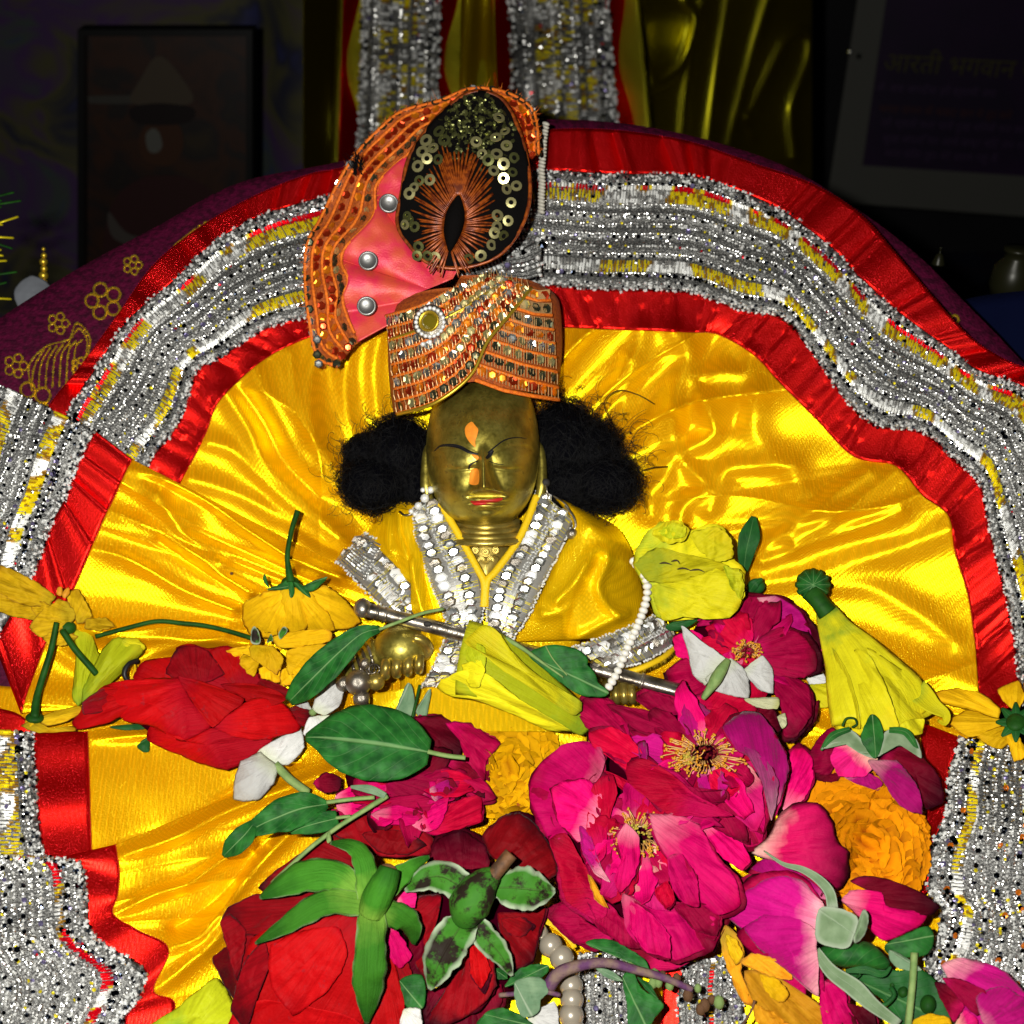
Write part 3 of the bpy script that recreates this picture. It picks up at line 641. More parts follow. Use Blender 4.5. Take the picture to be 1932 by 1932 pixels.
# text poster, right
T = thing('text_poster', 'purple poster with cream border and faint writing, far right behind the cushion', 'poster', 0, 0, 0, loc=WD(1800, 420, 1.5))
def upquad(name, T, mat, P, Y, thick=0.003):
    f = W([WV(x, y, Y) for x, y in P]); n = len(f)
    return mk(name, np.concatenate([f, f + np.array([0, thick, 0])]), [tuple(range(n))[::-1]] + [(i, (i + 1) % n, n + (i + 1) % n, n + i) for i in range(n)], mat, T, world=True, smooth=False)
M['cream'] = plain('cream_card', (0.085, 0.085, 0.075), 0.8)  # cream darkened in its colour, standing in for light falloff
M['purple'] = plain('purple_print', (0.020, 0.004, 0.034), 0.6, col2=(0.012, 0.004, 0.024), nscale=10)
upquad('card', T, M['cream'], [(1630, -80), (2060, -60), (2050, 418), (1560, 380)], 1.2)
upquad('printed_field', T, M['purple'], [(1684, -80), (2060, -60), (2050, 340), (1628, 312)], 1.197, 0.002)
M['inky'] = plain('olive_lettering', (0.060, 0.055, 0.010), 0.7); M['inkp'] = plain('lilac_lettering', (0.050, 0.024, 0.075), 0.7); M['inkr'] = plain('rust_lettering', (0.060, 0.016, 0.014), 0.7)
def words(body, x, y, size, mat, Y=1.194, slope=0.04):
    cu = bpy.data.curves.new('lettering', 'FONT'); cu.body = body; cu.size = 1.0; cu.extrude = 0.0
    tmp = bpy.data.objects.new('lettering_tmp', cu); COL.objects.link(tmp); bpy.context.view_layer.update()
    me = bpy.data.meshes.new_from_object(tmp.evaluated_get(bpy.context.evaluated_depsgraph_get())); bpy.data.objects.remove(tmp)
    me.materials.clear(); me.materials.append(mat)
    o_ = bpy.data.objects.new('lettering', me); COL.objects.link(o_)
    p = Vector(W([WV(x, y, Y)])[0]); d = (p - CAMPOS).length
    s = size * K * d
    o_.scale = (s, s, s); o_.rotation_euler = (math.radians(90), -slope * 0 + math.radians(3), 0); o_.location = p - Vector(origin(T)); o_.parent = T
    return o_
words('आरती भगवान ज', 1664, 134, 44, M['inky'])
for i, (yy, m_, b_) in enumerate([(172, 'inkp', 'ॐ जय जगदीश हरे स्वामी जय'), (212, 'inkr', 'भगत जनन के संकट छन में दूर करे'), (238, 'inkp', 'जो ध्यावे फल पावे दुख विनसे मन का'), (268, 'inkp', 'सुख संपति घर आवे कष्ट मिटे तन का'), (296, 'inkp', 'मात पिता तुम मेरे शरण गहूं मैं')]):
    words(b_, 1652 + 4 * i, yy, 19, M[m_])

# small shrine clutter far left and right
T = thing('hanging_trinket', 'tiny gold beaded drop standing in the dark beyond the magenta cushion', 'trinket', 84, 520, -400)
sm_g = sphere_mesh('gold_bead', M['zari'], 10, 7); sm_s = sphere_mesh('silver_bead', M['silver'], 10, 7)
for i, (xx, yy, rr) in enumerate([(82, 470, 4), (83, 482, 6), (82, 494, 8), (83, 507, 7), (82, 520, 9), (84, 533, 6)]): inst('bead', sm_g, xx, yy, -380, rr, T)
M['dimwhite'] = plain('dimmed_white_petal', (0.13, 0.14, 0.16), .8)  # white petal with the dimness of the far edge in its colour
o = patch('cotton_flower', None, M['dimwhite'], pts('28,545,-330 60,520,-330 95,540,-330 100,575,-330 70,592,-330 35,580,-330'), dome=16); tag(o, 'small pale white blossom lying past the cushion at the far edge', 'flower')
T = thing('tinsel_sprig', 'green gold tinsel sprig at the dim far edge', 'tinsel', 5, 560, -330)
for i in range(14):
    a = rng.uniform(-0.9, 0.9); x0 = rng.uniform(-30, 10); y0 = rng.uniform(360, 590)
    tube('tinsel_strand', [(x0 - 25, y0, -330), (x0, y0 + 10 * a, -315 + 8 * rng.random()), (x0 + 30, y0 + 22 * a, -320)], 2.4, M['goldthread' if i % 2 else 'stem'], T, n=5)
T = thing('silver_trinket', 'tiny silver charm glimmering by the dark poster edge', 'trinket', 1603, 98, -900)
inst('charm', sm_s, *WV(1603, 98, 0.8), 5, T)
T = thing('glass_jar', 'dim round glass jar at the far edge above the blue cloth', 'jar', 1905, 520, -500)
M['darkglass'] = plain('dim_glass', (0.010, 0.010, 0.004), 0.35, 0.1, 0.2)
inst('body', lathe_mesh('jar', [(0.2, -1), (0.85, -0.95), (1, -0.4), (0.9, 0.4), (0.55, 0.8), (0.55, 1.1), (0.65, 1.15), (0.62, 1.3), (0.2, 1.32)], M['darkglass'], 20), 1912, 520, -480, 42, T, nrm=(0, -0.85, 0.5))
T = thing('small_bell', 'tiny dull metal bell in the dark right of the cushion', 'bell', 1772, 500, -420)
inst('cup', lathe_mesh('bell_cup', [(1, -1), (0.92, -0.8), (0.7, -0.2), (0.5, 0.35), (0.25, 0.6), (0.12, 0.72), (0.12, 1.3), (0.22, 1.4), (0.1, 1.6)], M['darkglass'], 14), 1772, 486, -420, 13, T, nrm=(0, -0.85, 0.5))
M['bluecloth'] = plain('navy_cloth', (0.0015, 0.003, 0.018), 0.9, spec=0.05, bstr=0.4)
o, _ = sheet('folded_cloth', None, M['bluecloth'], [(1760, 590, -330), (1850, 560, -340), (2060, 540, -350)], [(1800, 900, -300), (1900, 900, -300), (2060, 900, -300)], 24, 16, lambda X, Y, U, V: 14 * np.sin(X / 25.0), thick=0.002)
tag(o, 'dark blue folded cloth lying beyond the right end of the cushion', 'cloth')

# ------------------------------------------------------------------ cushion
CO = crom(pts('-260,860 -120,690 0,600 150,505 300,425 450,345 640,305 950,232 1200,236 1450,300 1610,390 1730,480 1825,575 1915,668 2070,850 2100,1150 2000,1420 1500,1500 950,1520 400,1500 -120,1420 -280,1150'), 160, True)[:, :2]
CC = np.array([930.0, 1000.0]); cang = np.arctan2(CO[:, 1] - CC[1], CO[:, 0] - CC[0]); crad = np.linalg.norm(CO - CC, axis=1); _o = np.argsort(cang)
def cush_w(X, Y):
    X = np.asarray(X, float); Y = np.asarray(Y, float)
    a = np.arctan2(Y - CC[1], X - CC[0]); r = np.hypot(X - CC[0], Y - CC[1]) / np.interp(a, cang[_o], crad[_o], period=2 * math.pi)
    return -42 - 95 * np.clip(r, 0, 1) ** 7
T = thing('bolster_cushion', 'magenta brocade cushion with gold embroidery and yellow piping behind the dress', 'cushion', 950, 1500, -45)
V = []; nth = 160; nr = 30
for i in range(nr + 1):
    r = (i / nr) ** 0.6
    for j in range(nth):
        p = CC + (CO[j] - CC) * r; V.append((p[0], p[1], float(cush_w(*(CC + (p - CC) * 0.999)))))
for k in range(1, 7):
    for j in range(nth):
        a = k / 6 * math.pi / 2; p = CC + (CO[j] - CC) * (1 - 0.02 * (1 - math.cos(a))); V.append((p[0], p[1], -137 - 90 * math.sin(a)))
mk('cover', V, gridfaces(nr + 7, nth, True), M['magenta'], T)
def stitch(name, s, xf=FULL, r=2.2):
    r *= 1.15
    P = pts(s, xf); P[:, 2] = cush_w(P[:, 0], P[:, 1]) + 1.5
    S = crom(P, len(P) * 7); pl = Pile()
    for i, p in enumerate(S):                  # a row of short couched stitches
        q = S[min(i + 1, len(S) - 1)] - S[max(i - 1, 0)]; q = q / (np.linalg.norm(q) + 1e-6)
        a = rng.uniform(-.5, .5); d = np.array([q[0] * math.cos(a) - q[1] * math.sin(a), q[0] * math.sin(a) + q[1] * math.cos(a), 0]) * 4.5
        n_ = np.array([-d[1], d[0], 0]); n_ = n_ / (np.linalg.norm(n_) + 1e-6) * r * rng.uniform(.7, 1.3); u = np.array([0, 0, r * rng.uniform(.5, 1.4)])
        pl.add([p - d, p + n_, p + d, p - n_, p + u], [(0, 4, 1), (1, 4, 2), (2, 4, 3), (3, 4, 0)])
    return pl.build(name, [M['zari']], T)
for fx, fy, fr in [(196, 568, 30), (60, 760, 34), (440, 440, 20), (1790, 610, 18)]:
    for k in range(5):
        a = k * 2 * math.pi / 5 - 0.6; cx, cy = fx + fr * 0.75 * math.cos(a), fy + fr * 0.75 * math.sin(a)
        stitch('embroidered_petal', ' '.join(f'{cx + fr * .42 * math.cos(b):.1f},{cy + fr * .42 * math.sin(b):.1f}' for b in np.linspace(0, 2 * math.pi, 8)))
for k in range(9):
    stitch('embroidered_frond', f'{325 - k * 6},{500 + k * 3} {330 + k * 5},{462 - k * 4} {372 + k * 3 + 10},{440 - k * 3}', r=1.7)
for k in range(7):
    stitch('embroidered_paisley', f'{60 + k * 13},{735 - k * 2} {64 + k * 13},{695 - k * 6} {82 + k * 12},{660 - k * 3}', r=2.2)
stitch('embroidered_paisley', '60,735 55,690 85,655 130,640 150,620 165,650 150,700 120,730')
stitch('embroidered_paisley', '130,650 145,610 170,640 160,690', r=2.4)
for k in range(6): stitch('embroidered_frond', f'{1745 + k * 14},{545 + k * 22} {1755 + k * 14},{560 + k * 20} {1745 + k * 16},{575 + k * 20}', r=1.6)
for fx, fy, fr in [(250, 500, 16), (110, 610, 18), (30, 690, 20), (150, 690, 14), (1850, 690, 14)]:
    for k in range(5):
        a = k * 2 * math.pi / 5; cx, cy = fx + fr * 0.75 * math.cos(a), fy + fr * 0.75 * math.sin(a)
        stitch('embroidered_petal', ' '.join(f'{cx + fr * .4 * math.cos(b):.1f},{cy + fr * .4 * math.sin(b):.1f}' for b in np.linspace(0, 2 * math.pi, 6)), r=1.5)
P = pts('1640,430 1690,484 1740,545 1790,600 1830,645 1862,670 1890,688'); P[:, 2] = cush_w(P[:, 0], P[:, 1]) + 42; tube('piping', P, 5.5, M['yellowpipe'], T, n=8)
P = pts('290,525 318,506 350,488 372,470'); P[:, 2] = cush_w(P[:, 0], P[:, 1]) + 26; tube('piping', P, 4.5, M['yellowpipe'], T, n=8)

# ------------------------------------------------------------------ garments: lace bands
LM = [M['silver'], M['navy'], M['goldthread'], M['clear'], M['silver2'], M['redfoil'], M['bronze'], M['violet'], M['orangefoil']]
def rnd_hex(p, n, r, tilt, up=1.5):
    """flat facet at p with a normal wandering round n"""
    v = np.array([rng.gauss(0, tilt), rng.gauss(0, tilt), rng.gauss(0, tilt)]); m = n + v; m /= np.linalg.norm(m)
    a = np.cross(m, [0.3, 0.9, 0.1]); a /= np.linalg.norm(a); b = np.cross(m, a); p = p + n * up; s = rng.uniform(0, 1)
    return [p + n * 0.3 * r] + [p + r * (math.cos(s + k * math.pi / 3) * a + math.sin(s + k * math.pi / 3) * b) for k in range(6)]
OCT = [(0, 1, 2), (0, 2, 3), (0, 3, 4), (0, 4, 1), (5, 2, 1), (5, 3, 2), (5, 4, 3), (5, 1, 4)]
def octa(p, r):
    q = np.array([rng.gauss(0, 1) for _ in range(3)]); q /= np.linalg.norm(q); a = np.cross(q, [0.2, 0.3, 0.9]); a /= np.linalg.norm(a); b = np.cross(q, a)
    return [p + r * q, p + r * a, p + r * b, p - r * a, p - r * b, p - r * q]
SEQ = {}
def lace(T, A, B, step=5.6, wave=None, idx=True, accents=40, dens=1.0, accmats=('navy', 'silver', 'violet', 'silver'), gold=(0.20, 0.80), redrow=None, big=1.0, bars=1.0, edge=(True, True)):
    n0 = 240; f_ = cromi if idx else crom
    a = f_(A, n0); b = f_(B, n0)
    Lm = 0.5 * (np.linalg.norm(np.diff(a, axis=0), axis=1).sum() + np.linalg.norm(np.diff(b, axis=0), axis=1).sum())
    Wd = np.linalg.norm(a - b, axis=1).mean()
    nu = max(8, int(Lm / step)); nv = max(5, int(Wd / step))
    def surf(nu, nv):
        a = f_(A, nu); b = f_(B, nu); t = np.linspace(0, 1, nv)
        # scalloped rims
        G = a[:, None] * (1 - t)[None, :, None] + b[:, None] * t[None, :, None]
        if wave is not None: G[..., 2] += wave(G[..., 0], G[..., 1])
        G[..., 2] += 3.0 * np.abs(np.sin(t * math.pi * 7))[None, :]
        return G
    G = surf(max(30, nu // 2), 29)
    o = mk('net', G.reshape(-1, 3), gridfaces(*G.shape[:2]), M['net'], T, thick=0.0004)
    G = surf(nu, nv); Nn = frame_of(G); pl = Pile()
    for j in range(nv):
        v = j / (nv - 1)
        near_gold = min(abs(v - g) for g in gold) < 0.032 if gold else False
        near_red = redrow is not None and abs(v - redrow) < 0.022
        rim = (v < 0.06 and edge[0]) or (v > 0.94 and edge[1])
        gap = (j % 3 == 2)
        for i in range(nu):
            p = G[i, j]; n = Nn[i, j]
            if (p[0] < -150 or p[0] > 2075 or p[1] > 2040): continue
            p = p + np.array([rng.uniform(-.18, .18) * step, rng.uniform(-.18, .18) * step, 0])
            r = step * 0.52 * rng.uniform(0.8, 1.2) * big
            if near_gold or near_red:
                if rng.random() < 0.93 * bars:
                    tp = G[i, max(j - 1, 0)] - G[i, min(j + 1, nv - 1)]; tp = tp / np.linalg.norm(tp) * step * 0.75
                    sd = np.cross(tp, n); sd = sd / np.linalg.norm(sd) * step * 0.36
                    blk = nz(i * .09, v * 3, 4.0)
                    mi = 5 if near_red and blk > .05 else (2 if blk > .0 and rng.random() < .8 else (6 if blk > -.04 else (4 if rng.random() < .6 else 3)))
                    q = p + n * 3; u = n * step * 0.35
                    pl.add([q - tp - sd, q - tp + sd, q + tp + sd, q + tp - sd, q - tp + u, q + tp + u], [(0, 3, 5, 4), (1, 4, 5, 2), (0, 4, 1), (3, 2, 5)], mi)
                    continue
            u_ = rng.random()
            if rim:
                if rng.random() < .8: pl.add(octa(p + n * 3 + np.array([rng.gauss(0, 1.5), rng.gauss(0, 1.5), 0]), r * 1.2), OCT, 3 if u_ < .5 else (1 if u_ < .66 else 4))
                continue
            if gap:                            # twisted thread between the bead rows
                if u_ < .55: pl.add(octa(p + n * 1.5, r * 0.6), OCT, 4)
                continue
            side = 0.07 < v < 0.14 or 0.86 < v < 0.93
            dark = (side and i % 3 == 0) or (j % 6 == 1 and i % 4 == (j // 6) % 2 * 2)      # dark sequins set out in order
            if dark and rng.random() < .8: pl.add(rnd_hex(p, n, r * 1.3, 0.30, 4.5), HEXF, 1 if u_ < .85 else 7)
            elif j % 3 == 0:
                if u_ < .62 * dens + .1: pl.add(rnd_hex(p, n, r * 0.95, 0.16, 3 + rng.random()), HEXF, 0)
                elif u_ < .85: pl.add(rnd_hex(p, n, r * 0.9, 0.5, 3), HEXF, 4)
                elif u_ < .90: pl.add(rnd_hex(p, n, r, 0.4, 3), HEXF, 2)
            else:
                if u_ < .50 * dens: pl.add(octa(p + n * 3.5, r * 1.0), OCT, 3)
                elif u_ < .74 * dens: pl.add(rnd_hex(p, n, r, 0.22, 4), HEXF, 0)
                elif u_ < .88: pl.add(rnd_hex(p, n, r * 0.85, 0.5, 3), HEXF, 4)
                elif u_ < .91: pl.add(rnd_hex(p, n, r, 0.4, 3), HEXF, 2)
                elif u_ < .925: pl.add(rnd_hex(p, n, r, 0.4, 3), HEXF, 5 if u_ < .917 else 7)
    o2 = pl.build('beadwork', LM, T); o2['kind'] = 'stuff'
    # larger sequins in rows, picked apart one by one
    for k in range(accents):
        v = rng.choice([0.10, 0.10, 0.90, 0.90, 0.38, 0.5, 0.62]); i = rng.randrange(nu); j = int(v * (nv - 1)); p = G[i, j]; n = Nn[i, j]
        if (p[0] < -20 or p[0] > 1950 or p[1] > 1950): continue
        mm = accmats[k % len(accmats)]
        if mm not in SEQ: SEQ[mm] = hexmesh('sequin_' + mm, M[mm])
        inst('sequin', SEQ[mm], p[0] + n[0] * 5, p[1] + n[1] * 5, p[2] + 6, 5.2 * big, T, nrm=n + np.array([rng.gauss(0, .2), rng.gauss(0, .2), 0]), spin=rng.random())
    return G
def ruffle(amp, fr, seed):
    return lambda X, Y, U, V: amp * np.sin(U * fr + 2.0 * np.sin(U * fr * 0.37 + seed)) * (0.35 + 0.65 * V) + amp * 0.5 * np.sin(U * fr * 2.3 + seed)

# hanging garment behind, two lace bands and red ribbons
HG = 0.54
T = thing('hanging_garment', 'hanging yellow garment with two wide silver lace bands and red ribbons above the turban', 'garment', 900, 330, 0, loc=WD(900, 330, 0.85))
def hang(name, mat, xa0, xa1, xb0, xb1, dz=0.0, f=None, nu=30, nv=14):
    return sheet(name, T, mat, [WV(xa0, -60, HG + dz), WV((xa0 + xb0) / 2, 150, HG + dz), WV(xb0, 360, HG + dz)], [WV(xa1, -60, HG + dz), WV((xa1 + xb1) / 2, 150, HG + dz), WV(xb1, 360, HG + dz)], nu, nv, f, thick=0.0005)
hang('backing', M['curtain'], 640, 1200, 620, 1240, 0.02, lambda X, Y, U, V: 20 * np.sin(V * 20) + 10 * np.sin(U * 9), 40, 60)
for a in ((650, 694, 636, 684), (826, 876, 812, 868), (926, 972, 940, 994), (1140, 1186, 1158, 1204)): hang('ribbon', M['red'], *a, 0.004, lambda X, Y, U, V: -120 * V + 40 * np.sin(U * 11))
hang('centre_strip', M['dimsatin'], 872, 930, 864, 944, 0.008, lambda X, Y, U, V: 60 * np.sin(V * 6 + 2 * U) + 50 * np.sin(U * 9))
def hlace(x0a, x1a, x0b, x1b):
    A = [WV(x0a, -40, HG), WV((x0a + x0b) / 2, 150, HG), WV(x0b, 350, HG)]; B = [WV(x1a, -40, HG), WV((x1a + x1b) / 2, 150, HG), WV(x1b, 350, HG)]
    lace(T, np.array(A), np.array(B), step=7.5, idx=False, accents=10, gold=(0.26, 0.36, 0.46, 0.56, 0.66, 0.76), dens=0.5, wave=lambda X, Y: 18 * np.sin(Y / 28.0) + 14 * np.sin(X / 13.0), bars=0.55)
hlace(686, 832, 672, 822); hlace(958, 1146, 982, 1172)

# ------------------------------------------------------------------ the spread dress
RING1 = pts('290,1010 340,910 385,825 412,760 480,693 540,655 600,632 700,618 800,612 950,612 1056,618 1150,622 1230,624 1300,628 1352,630 1420,668 1470,722 1540,790 1610,860 1690,880 1740,935 1788,972 1802,1040 1826,1120 1838,1200 1845,1290 1850,1350')
RING2 = pts('235,960 285,868 340,790 372,700 425,668 500,620 585,597 690,580 800,565 950,540 1030,537 1130,545 1230,546 1310,553 1400,585 1478,600 1535,665 1590,745 1650,800 1740,815 1800,865 1850,915 1868,1000 1888,1080 1905,1150 1918,1230 1925,1330')
RING3 = pts('90,850 135,765 190,680 245,600 330,528 400,460 480,412 560,385 640,365 850,330 1030,322 1150,328 1250,328 1320,335 1400,362 1480,400 1560,460 1630,530 1700,592 1780,650 1850,700 1932,730 1990,800 2030,900 2060,1000 2090,1150 2100,1300')
RING4 = pts('40,850 95,762 160,680 225,590 290,500 375,430 480,370 580,330 650,316 850,270 1030,246 1130,244 1220,253 1310,270 1420,308 1530,346 1620,402 1690,478 1760,560 1835,640 1910,685 1990,710 2060,780 2100,880 2130,1000 2160,1150 2170,1300')
RING0 = pts('640,1330 690,1180 740,1060 800,960 880,900 960,880 1040,900 1110,960 1170,1040 1230,1150 1280,1330', w=-38)
RING1[:, 2] = 4; RING2[:, 2] = 6; RING3[:, 2] = 2; RING4[:, 2] = -2
BACKF = [(22, 9, xy('1610,770 1560,900 1400,905 1220,935 1200,1000 1330,1300 1290,1390 1130,1480 1110,1580 1250,1720 1240,1800 1110,1900 1080,2000', CUR)),
         (22, 12, xy('1030,600 1150,760 1080,950 1030,1150 1040,1500 950,1700 870,1800 860,1950', CUR)), (14, 9, xy('690,810 600,980 500,1100 400,1250', CUR)),
         (16, 11, xy('800,590 760,740 720,900 660,1150 640,1400', CUR)), (18, 10, xy('1932,1600 1700,1600 1450,1620 1380,1740 1300,1932', CUR)),
         (-16, 12, xy('1330,650 1250,850 1180,1050 1130,1350 1080,1600', CUR)), (16, 14, xy('1650,1050 1620,1300 1700,1450 1900,1650 2000,1800', CUR)),
         (-12, 10, xy('1610,800 1540,1050 1480,1300', CUR)),
         (24, 10, xy('1500,1020 1560,985 1640,930 1690,890')), (18, 8, xy('1440,1060 1520,1030 1610,1000 1700,965')), (20, 9, xy('1430,1045 1500,990 1580,930 1640,890')),
         (22, 14, xy('1400,1110 1500,1090 1620,1060 1790,1000')), (16, 12, xy('1560,1110 1640,1110 1720,1150 1800,1210')), (14, 16, xy('1480,1180 1600,1200 1700,1250 1840,1290')),
         (22, 10, xy('425,740 465,800 500,870 560,930 640,1010')), (18, 9, xy('395,835 440,850 490,900 560,960 660,1030')), (16, 10, xy('480,700 520,780 560,850 610,900 700,960')),
         (16, 9, xy('600,650 585,720 590,800 620,870 680,930')), (-14, 10, xy('450,730 500,800 540,880 600,940')), (18, 10, xy('660,650 650,730 660,800 700,900')), (14, 9, xy('715,640 705,700 712,780')),
         (18, 9, xy('360,905 430,925 520,970 640,1040')), (14, 9, xy('545,665 555,740 590,830'))]
BACKF = [(a * 0.75, g * 1.9, P) for a, g, P in BACKF]
bf = foldfn(BACKF)
def crisp(U, V, seed, n, amp):
    a = U * n + 1.3 * np.sin(U * n * .37 + seed) + .5 * np.sin(V * 5 + U * 9); return amp * (1 - np.abs(np.sin(a)) ** .7) * np.sin(np.clip(V, 0, 1) * math.pi * .62) * (0.6 + .4 * np.sin(U * 31 + seed))
def pleat(U, V, seed, fr, amp): return amp * V * (1 - 0.3 * V) * (np.sin(U * fr + 3 * np.sin(U * fr * .31 + seed)) + 0.5 * np.sin(U * fr * 2.1 + seed * 2 + 2 * V))
T = DRESS = thing('spread_dress', 'yellow satin dress spread like a fan with red ribbons and silver lace border', 'dress', 950, 1300, -10)
def backw(X, Y, U, V): return bf(X, Y) + pleat(U, np.sin(V * math.pi), 1.3, 95, 2.0) + crisp(U, V, 2.0, 24, 40) + 1.6 * nza(X / 50, Y / 50, 2.0)
def dense(A): return lin(cromi(A, 300), 300)
sheet('satin_back', T, M['satin'], cromi(RING0, 27), RING1, 460, 200, backw, idx=True, thick=0.0004)
rw = ruffle(5.0, 150, 1.0)
def gather(U, n, amp, seed):
    """uneven flat gathers with sharp creases between them"""
    r_ = random.Random(seed); c = np.cumsum([r_.uniform(.35, 1.7) for _ in range(n)]); c = c / c[-1]; c = np.concatenate([[0], c]); h = np.array([r_.uniform(-1, 1) for _ in c]); h2 = np.array([r_.uniform(-1, 1) for _ in c])
    i = np.clip(np.searchsorted(c, U) - 1, 0, n - 1); t = (U - c[i]) / (c[i + 1] - c[i]); return amp * (h[i] * (1 - t) + h2[i] * t + 0.8 * np.exp(-(t / .12) ** 2) + 0.9 * np.sin(t * math.pi))
def edgew(X, Y, U, V): return (1 - V) * bf(X, Y) * 0.8 + gather(U + 0.004 * V, 64, 4.0, 3) + 1.5 * np.sin(U * 160)
sheet('inner_ribbon', T, M['red'], RING1 + np.array([0, 0, 2.5]), RING2 + np.array([0, 0, 2.0]), 420, 14, edgew, idx=True, thick=0.0005)
def outw(X, Y, U, V): return gather(U, 40, 13.0, 8) + 4.0 * np.sin(U * 70 + 2.5 * np.sin(U * 23 + 1))
sheet('outer_ribbon', T, M['red'], RING3 - np.array([0, 0, 1.0]), RING4, 420, 14, outw, idx=True, thick=0.0005)
def lw(X, Y): return 4 * np.sin(X / 48.0 + 1.5 * np.sin(Y / 70.0)) + 3 * np.sin(Y / 40.0)
lace(T, RING3 + np.array([0, 0, 6]), RING2 + np.array([0, 0, 8]), wave=lw, accents=110, redrow=0.13)
def picot(A, r=2.1, every=5.0, dw=4):
    S = cromi(A, 700); n = int(np.linalg.norm(np.diff(S, axis=0), axis=1).sum() / every); S = lin(S, n); pl = Pile()
    for p in S:
        if -20 < p[0] < 1950 and p[1] < 1950: pl.add(octa(p + np.array([0, 0, dw]), r), OCT)
    o = pl.build('picot_edge', [M['rededge']], T); o['kind'] = 'stuff'
R1w = RING1.copy(); picot(R1w, dw=8 + 3); R4w = RING4.copy(); picot(R4w, dw=-6)

# left wing of the dress, folded forward over the arc
LA = pts('-160,650,20 -190,780,20 -220,900,20 -240,1000,20 -260,1150,20 -280,1300,20'); LB = pts('178,812,34 143,881,34 127,932,32 94,997,32 62,1083,30 -10,1215,28')
LC = pts('249,867,38 216,936,36 184,1006,36 136,1116,32 81,1226,28 40,1345,24')
LD = pts('760,1130,0 740,1160,0 720,1190,0 700,1220,0 690,1260,0 690,1300,0')
LF = foldfn([(20, 11, xy('240,885 300,900 380,940 470,1000 560,1060 640,1090')), (18, 12, xy('205,960 260,985 330,1020 410,1080 470,1120')), (16, 11, xy('175,1035 230,1050 280,1075 340,1110 440,1150')),
             (14, 14, xy('300,930 340,1000 420,1060')), (16, 13, xy('120,1150 200,1200 330,1205 470,1215')), (14, 14, xy('100,1220 180,1260 300,1230 420,1200')), (-12, 10, xy('300,1020 420,1100 480,1130')),
             (12, 16, xy('250,880 300,960 350,990'))])
sheet('satin_wing', T, M['satin'], LD, LC, 220, 160, lambda X, Y, U, V: LF(X, Y) * np.clip((1 - V) * 6 + .25, 0, 1) + pleat(U, np.sin(V * math.pi), 2.2, 40, 2.5) + crisp(U, V, 5.0, 8, 28) + 2.0 * nza(X / 60, Y / 60, 5.0), idx=True, thick=0.0004)
sheet('ribbon', T, M['red'], LC + np.array([0, 0, 2]), LB + np.array([0, 0, 1]), 160, 14, lambda X, Y, U, V: gather(U, 7, 6, 5) + 2 * np.sin(U * 30), idx=True, thick=0.0005)
lace(T, LA, LB + np.array([0, 0, 5]), wave=lw, accents=60, step=5.8, big=1.1, gold=(0.55, 0.82), edge=(False, True))
picot(LC, dw=8)
# dark fold closing the wing at its foot
sheet('ribbon', T, M['red'], pts('-40,1330,20 30,1345,24 70,1378,16'), pts('-40,1390,6 20,1392,8 66,1390,6'), 40, 8, None, thick=0.0005)
# lower left wing
QA = pts('-200,1370,20 -210,1450,20 -220,1520,20 -230,1620,20'); QB = pts('61,1382,24 66,1462,26 70,1540,26 84,1625,24'); QC = pts('165,1381,24 168,1450,26 170,1530,26 173,1618,22')
QD = pts('720,1290,-10 700,1320,-10 690,1360,-12 690,1400,-12')
QF = foldfn([(20, 12, xy('175,1625 260,1600 360,1545 450,1510 560,1470')), (-16, 12, xy('230,1600 330,1560 450,1490 560,1440')), (14, 10, xy('175,1395 300,1385 420,1390'))])
sheet('satin_lap', T, M['satin'], QD, QC, 140, 130, lambda X, Y, U, V: QF(X, Y) * np.clip((1 - V) * 6 + .25, 0, 1) + 4.0 * nza(X / 80, Y / 80, 7.0), idx=True, thick=0.0004)
sheet('ribbon', T, M['red'], QC + np.array([0, 0, 2]), QB + np.array([0, 0, 1]), 80, 12, lambda X, Y, U, V: 3 * np.sin(U * 14), idx=True, thick=0.0005)
lace(T, QA, QB + np.array([0, 0, 5]), wave=lw, accents=26, step=6, big=1.15, gold=(0.78, 0.84), edge=(False, True))
picot(QC, dw=8)
# second fold at the lower left, running off below the frame
SB = pts('100,1622,30 150,1630,34 164,1685,36 170,1754,36 212,1791,36 273,1831,38 262,1880,36 236,1920,34 240,1990,30')
SCc = pts('218,1594,32 225,1646,36 221,1690,34 214,1725,30 260,1755,34 318,1790,38 290,1868,34 330,1895,30 300,1990,30')
SA = pts('-180,1600,30 -190,1660,30 -200,1720,30 -210,1780,30 -220,1830,30 -230,1880,30 -230,1930,30 -230,1980,30 -230,2040,30')
SD = pts('640,1420,-10 680,1460,-12 700,1500,-14 720,1560,-14 720,1640,-14 720,1720,-14 720,1800,-14 720,1900,-14 720,2000,-14')
SF = foldfn([(22, 13, xy('225,1615 330,1580 430,1530 560,1480 640,1450')), (20, 11, xy('215,1725 290,1690 350,1670 410,1630 480,1580 560,1520')), (22, 12, xy('318,1790 370,1770 400,1740 440,1690 480,1640 560,1560')), (20, 14, xy('290,1868 340,1830 400,1780 440,1720')), (-16, 14, xy('330,1750 420,1690 480,1610'))])
sheet('satin_lap', T, M['satin'], SD, SCc, 200, 150, lambda X, Y, U, V: SF(X, Y) * np.clip((1 - V) * 7 + .3, 0, 1) + 4.0 * nza(X / 80, Y / 80, 9.0) + crisp(V * .3 + U, V, 3.0, 16, 7) , idx=True, thick=0.0004)
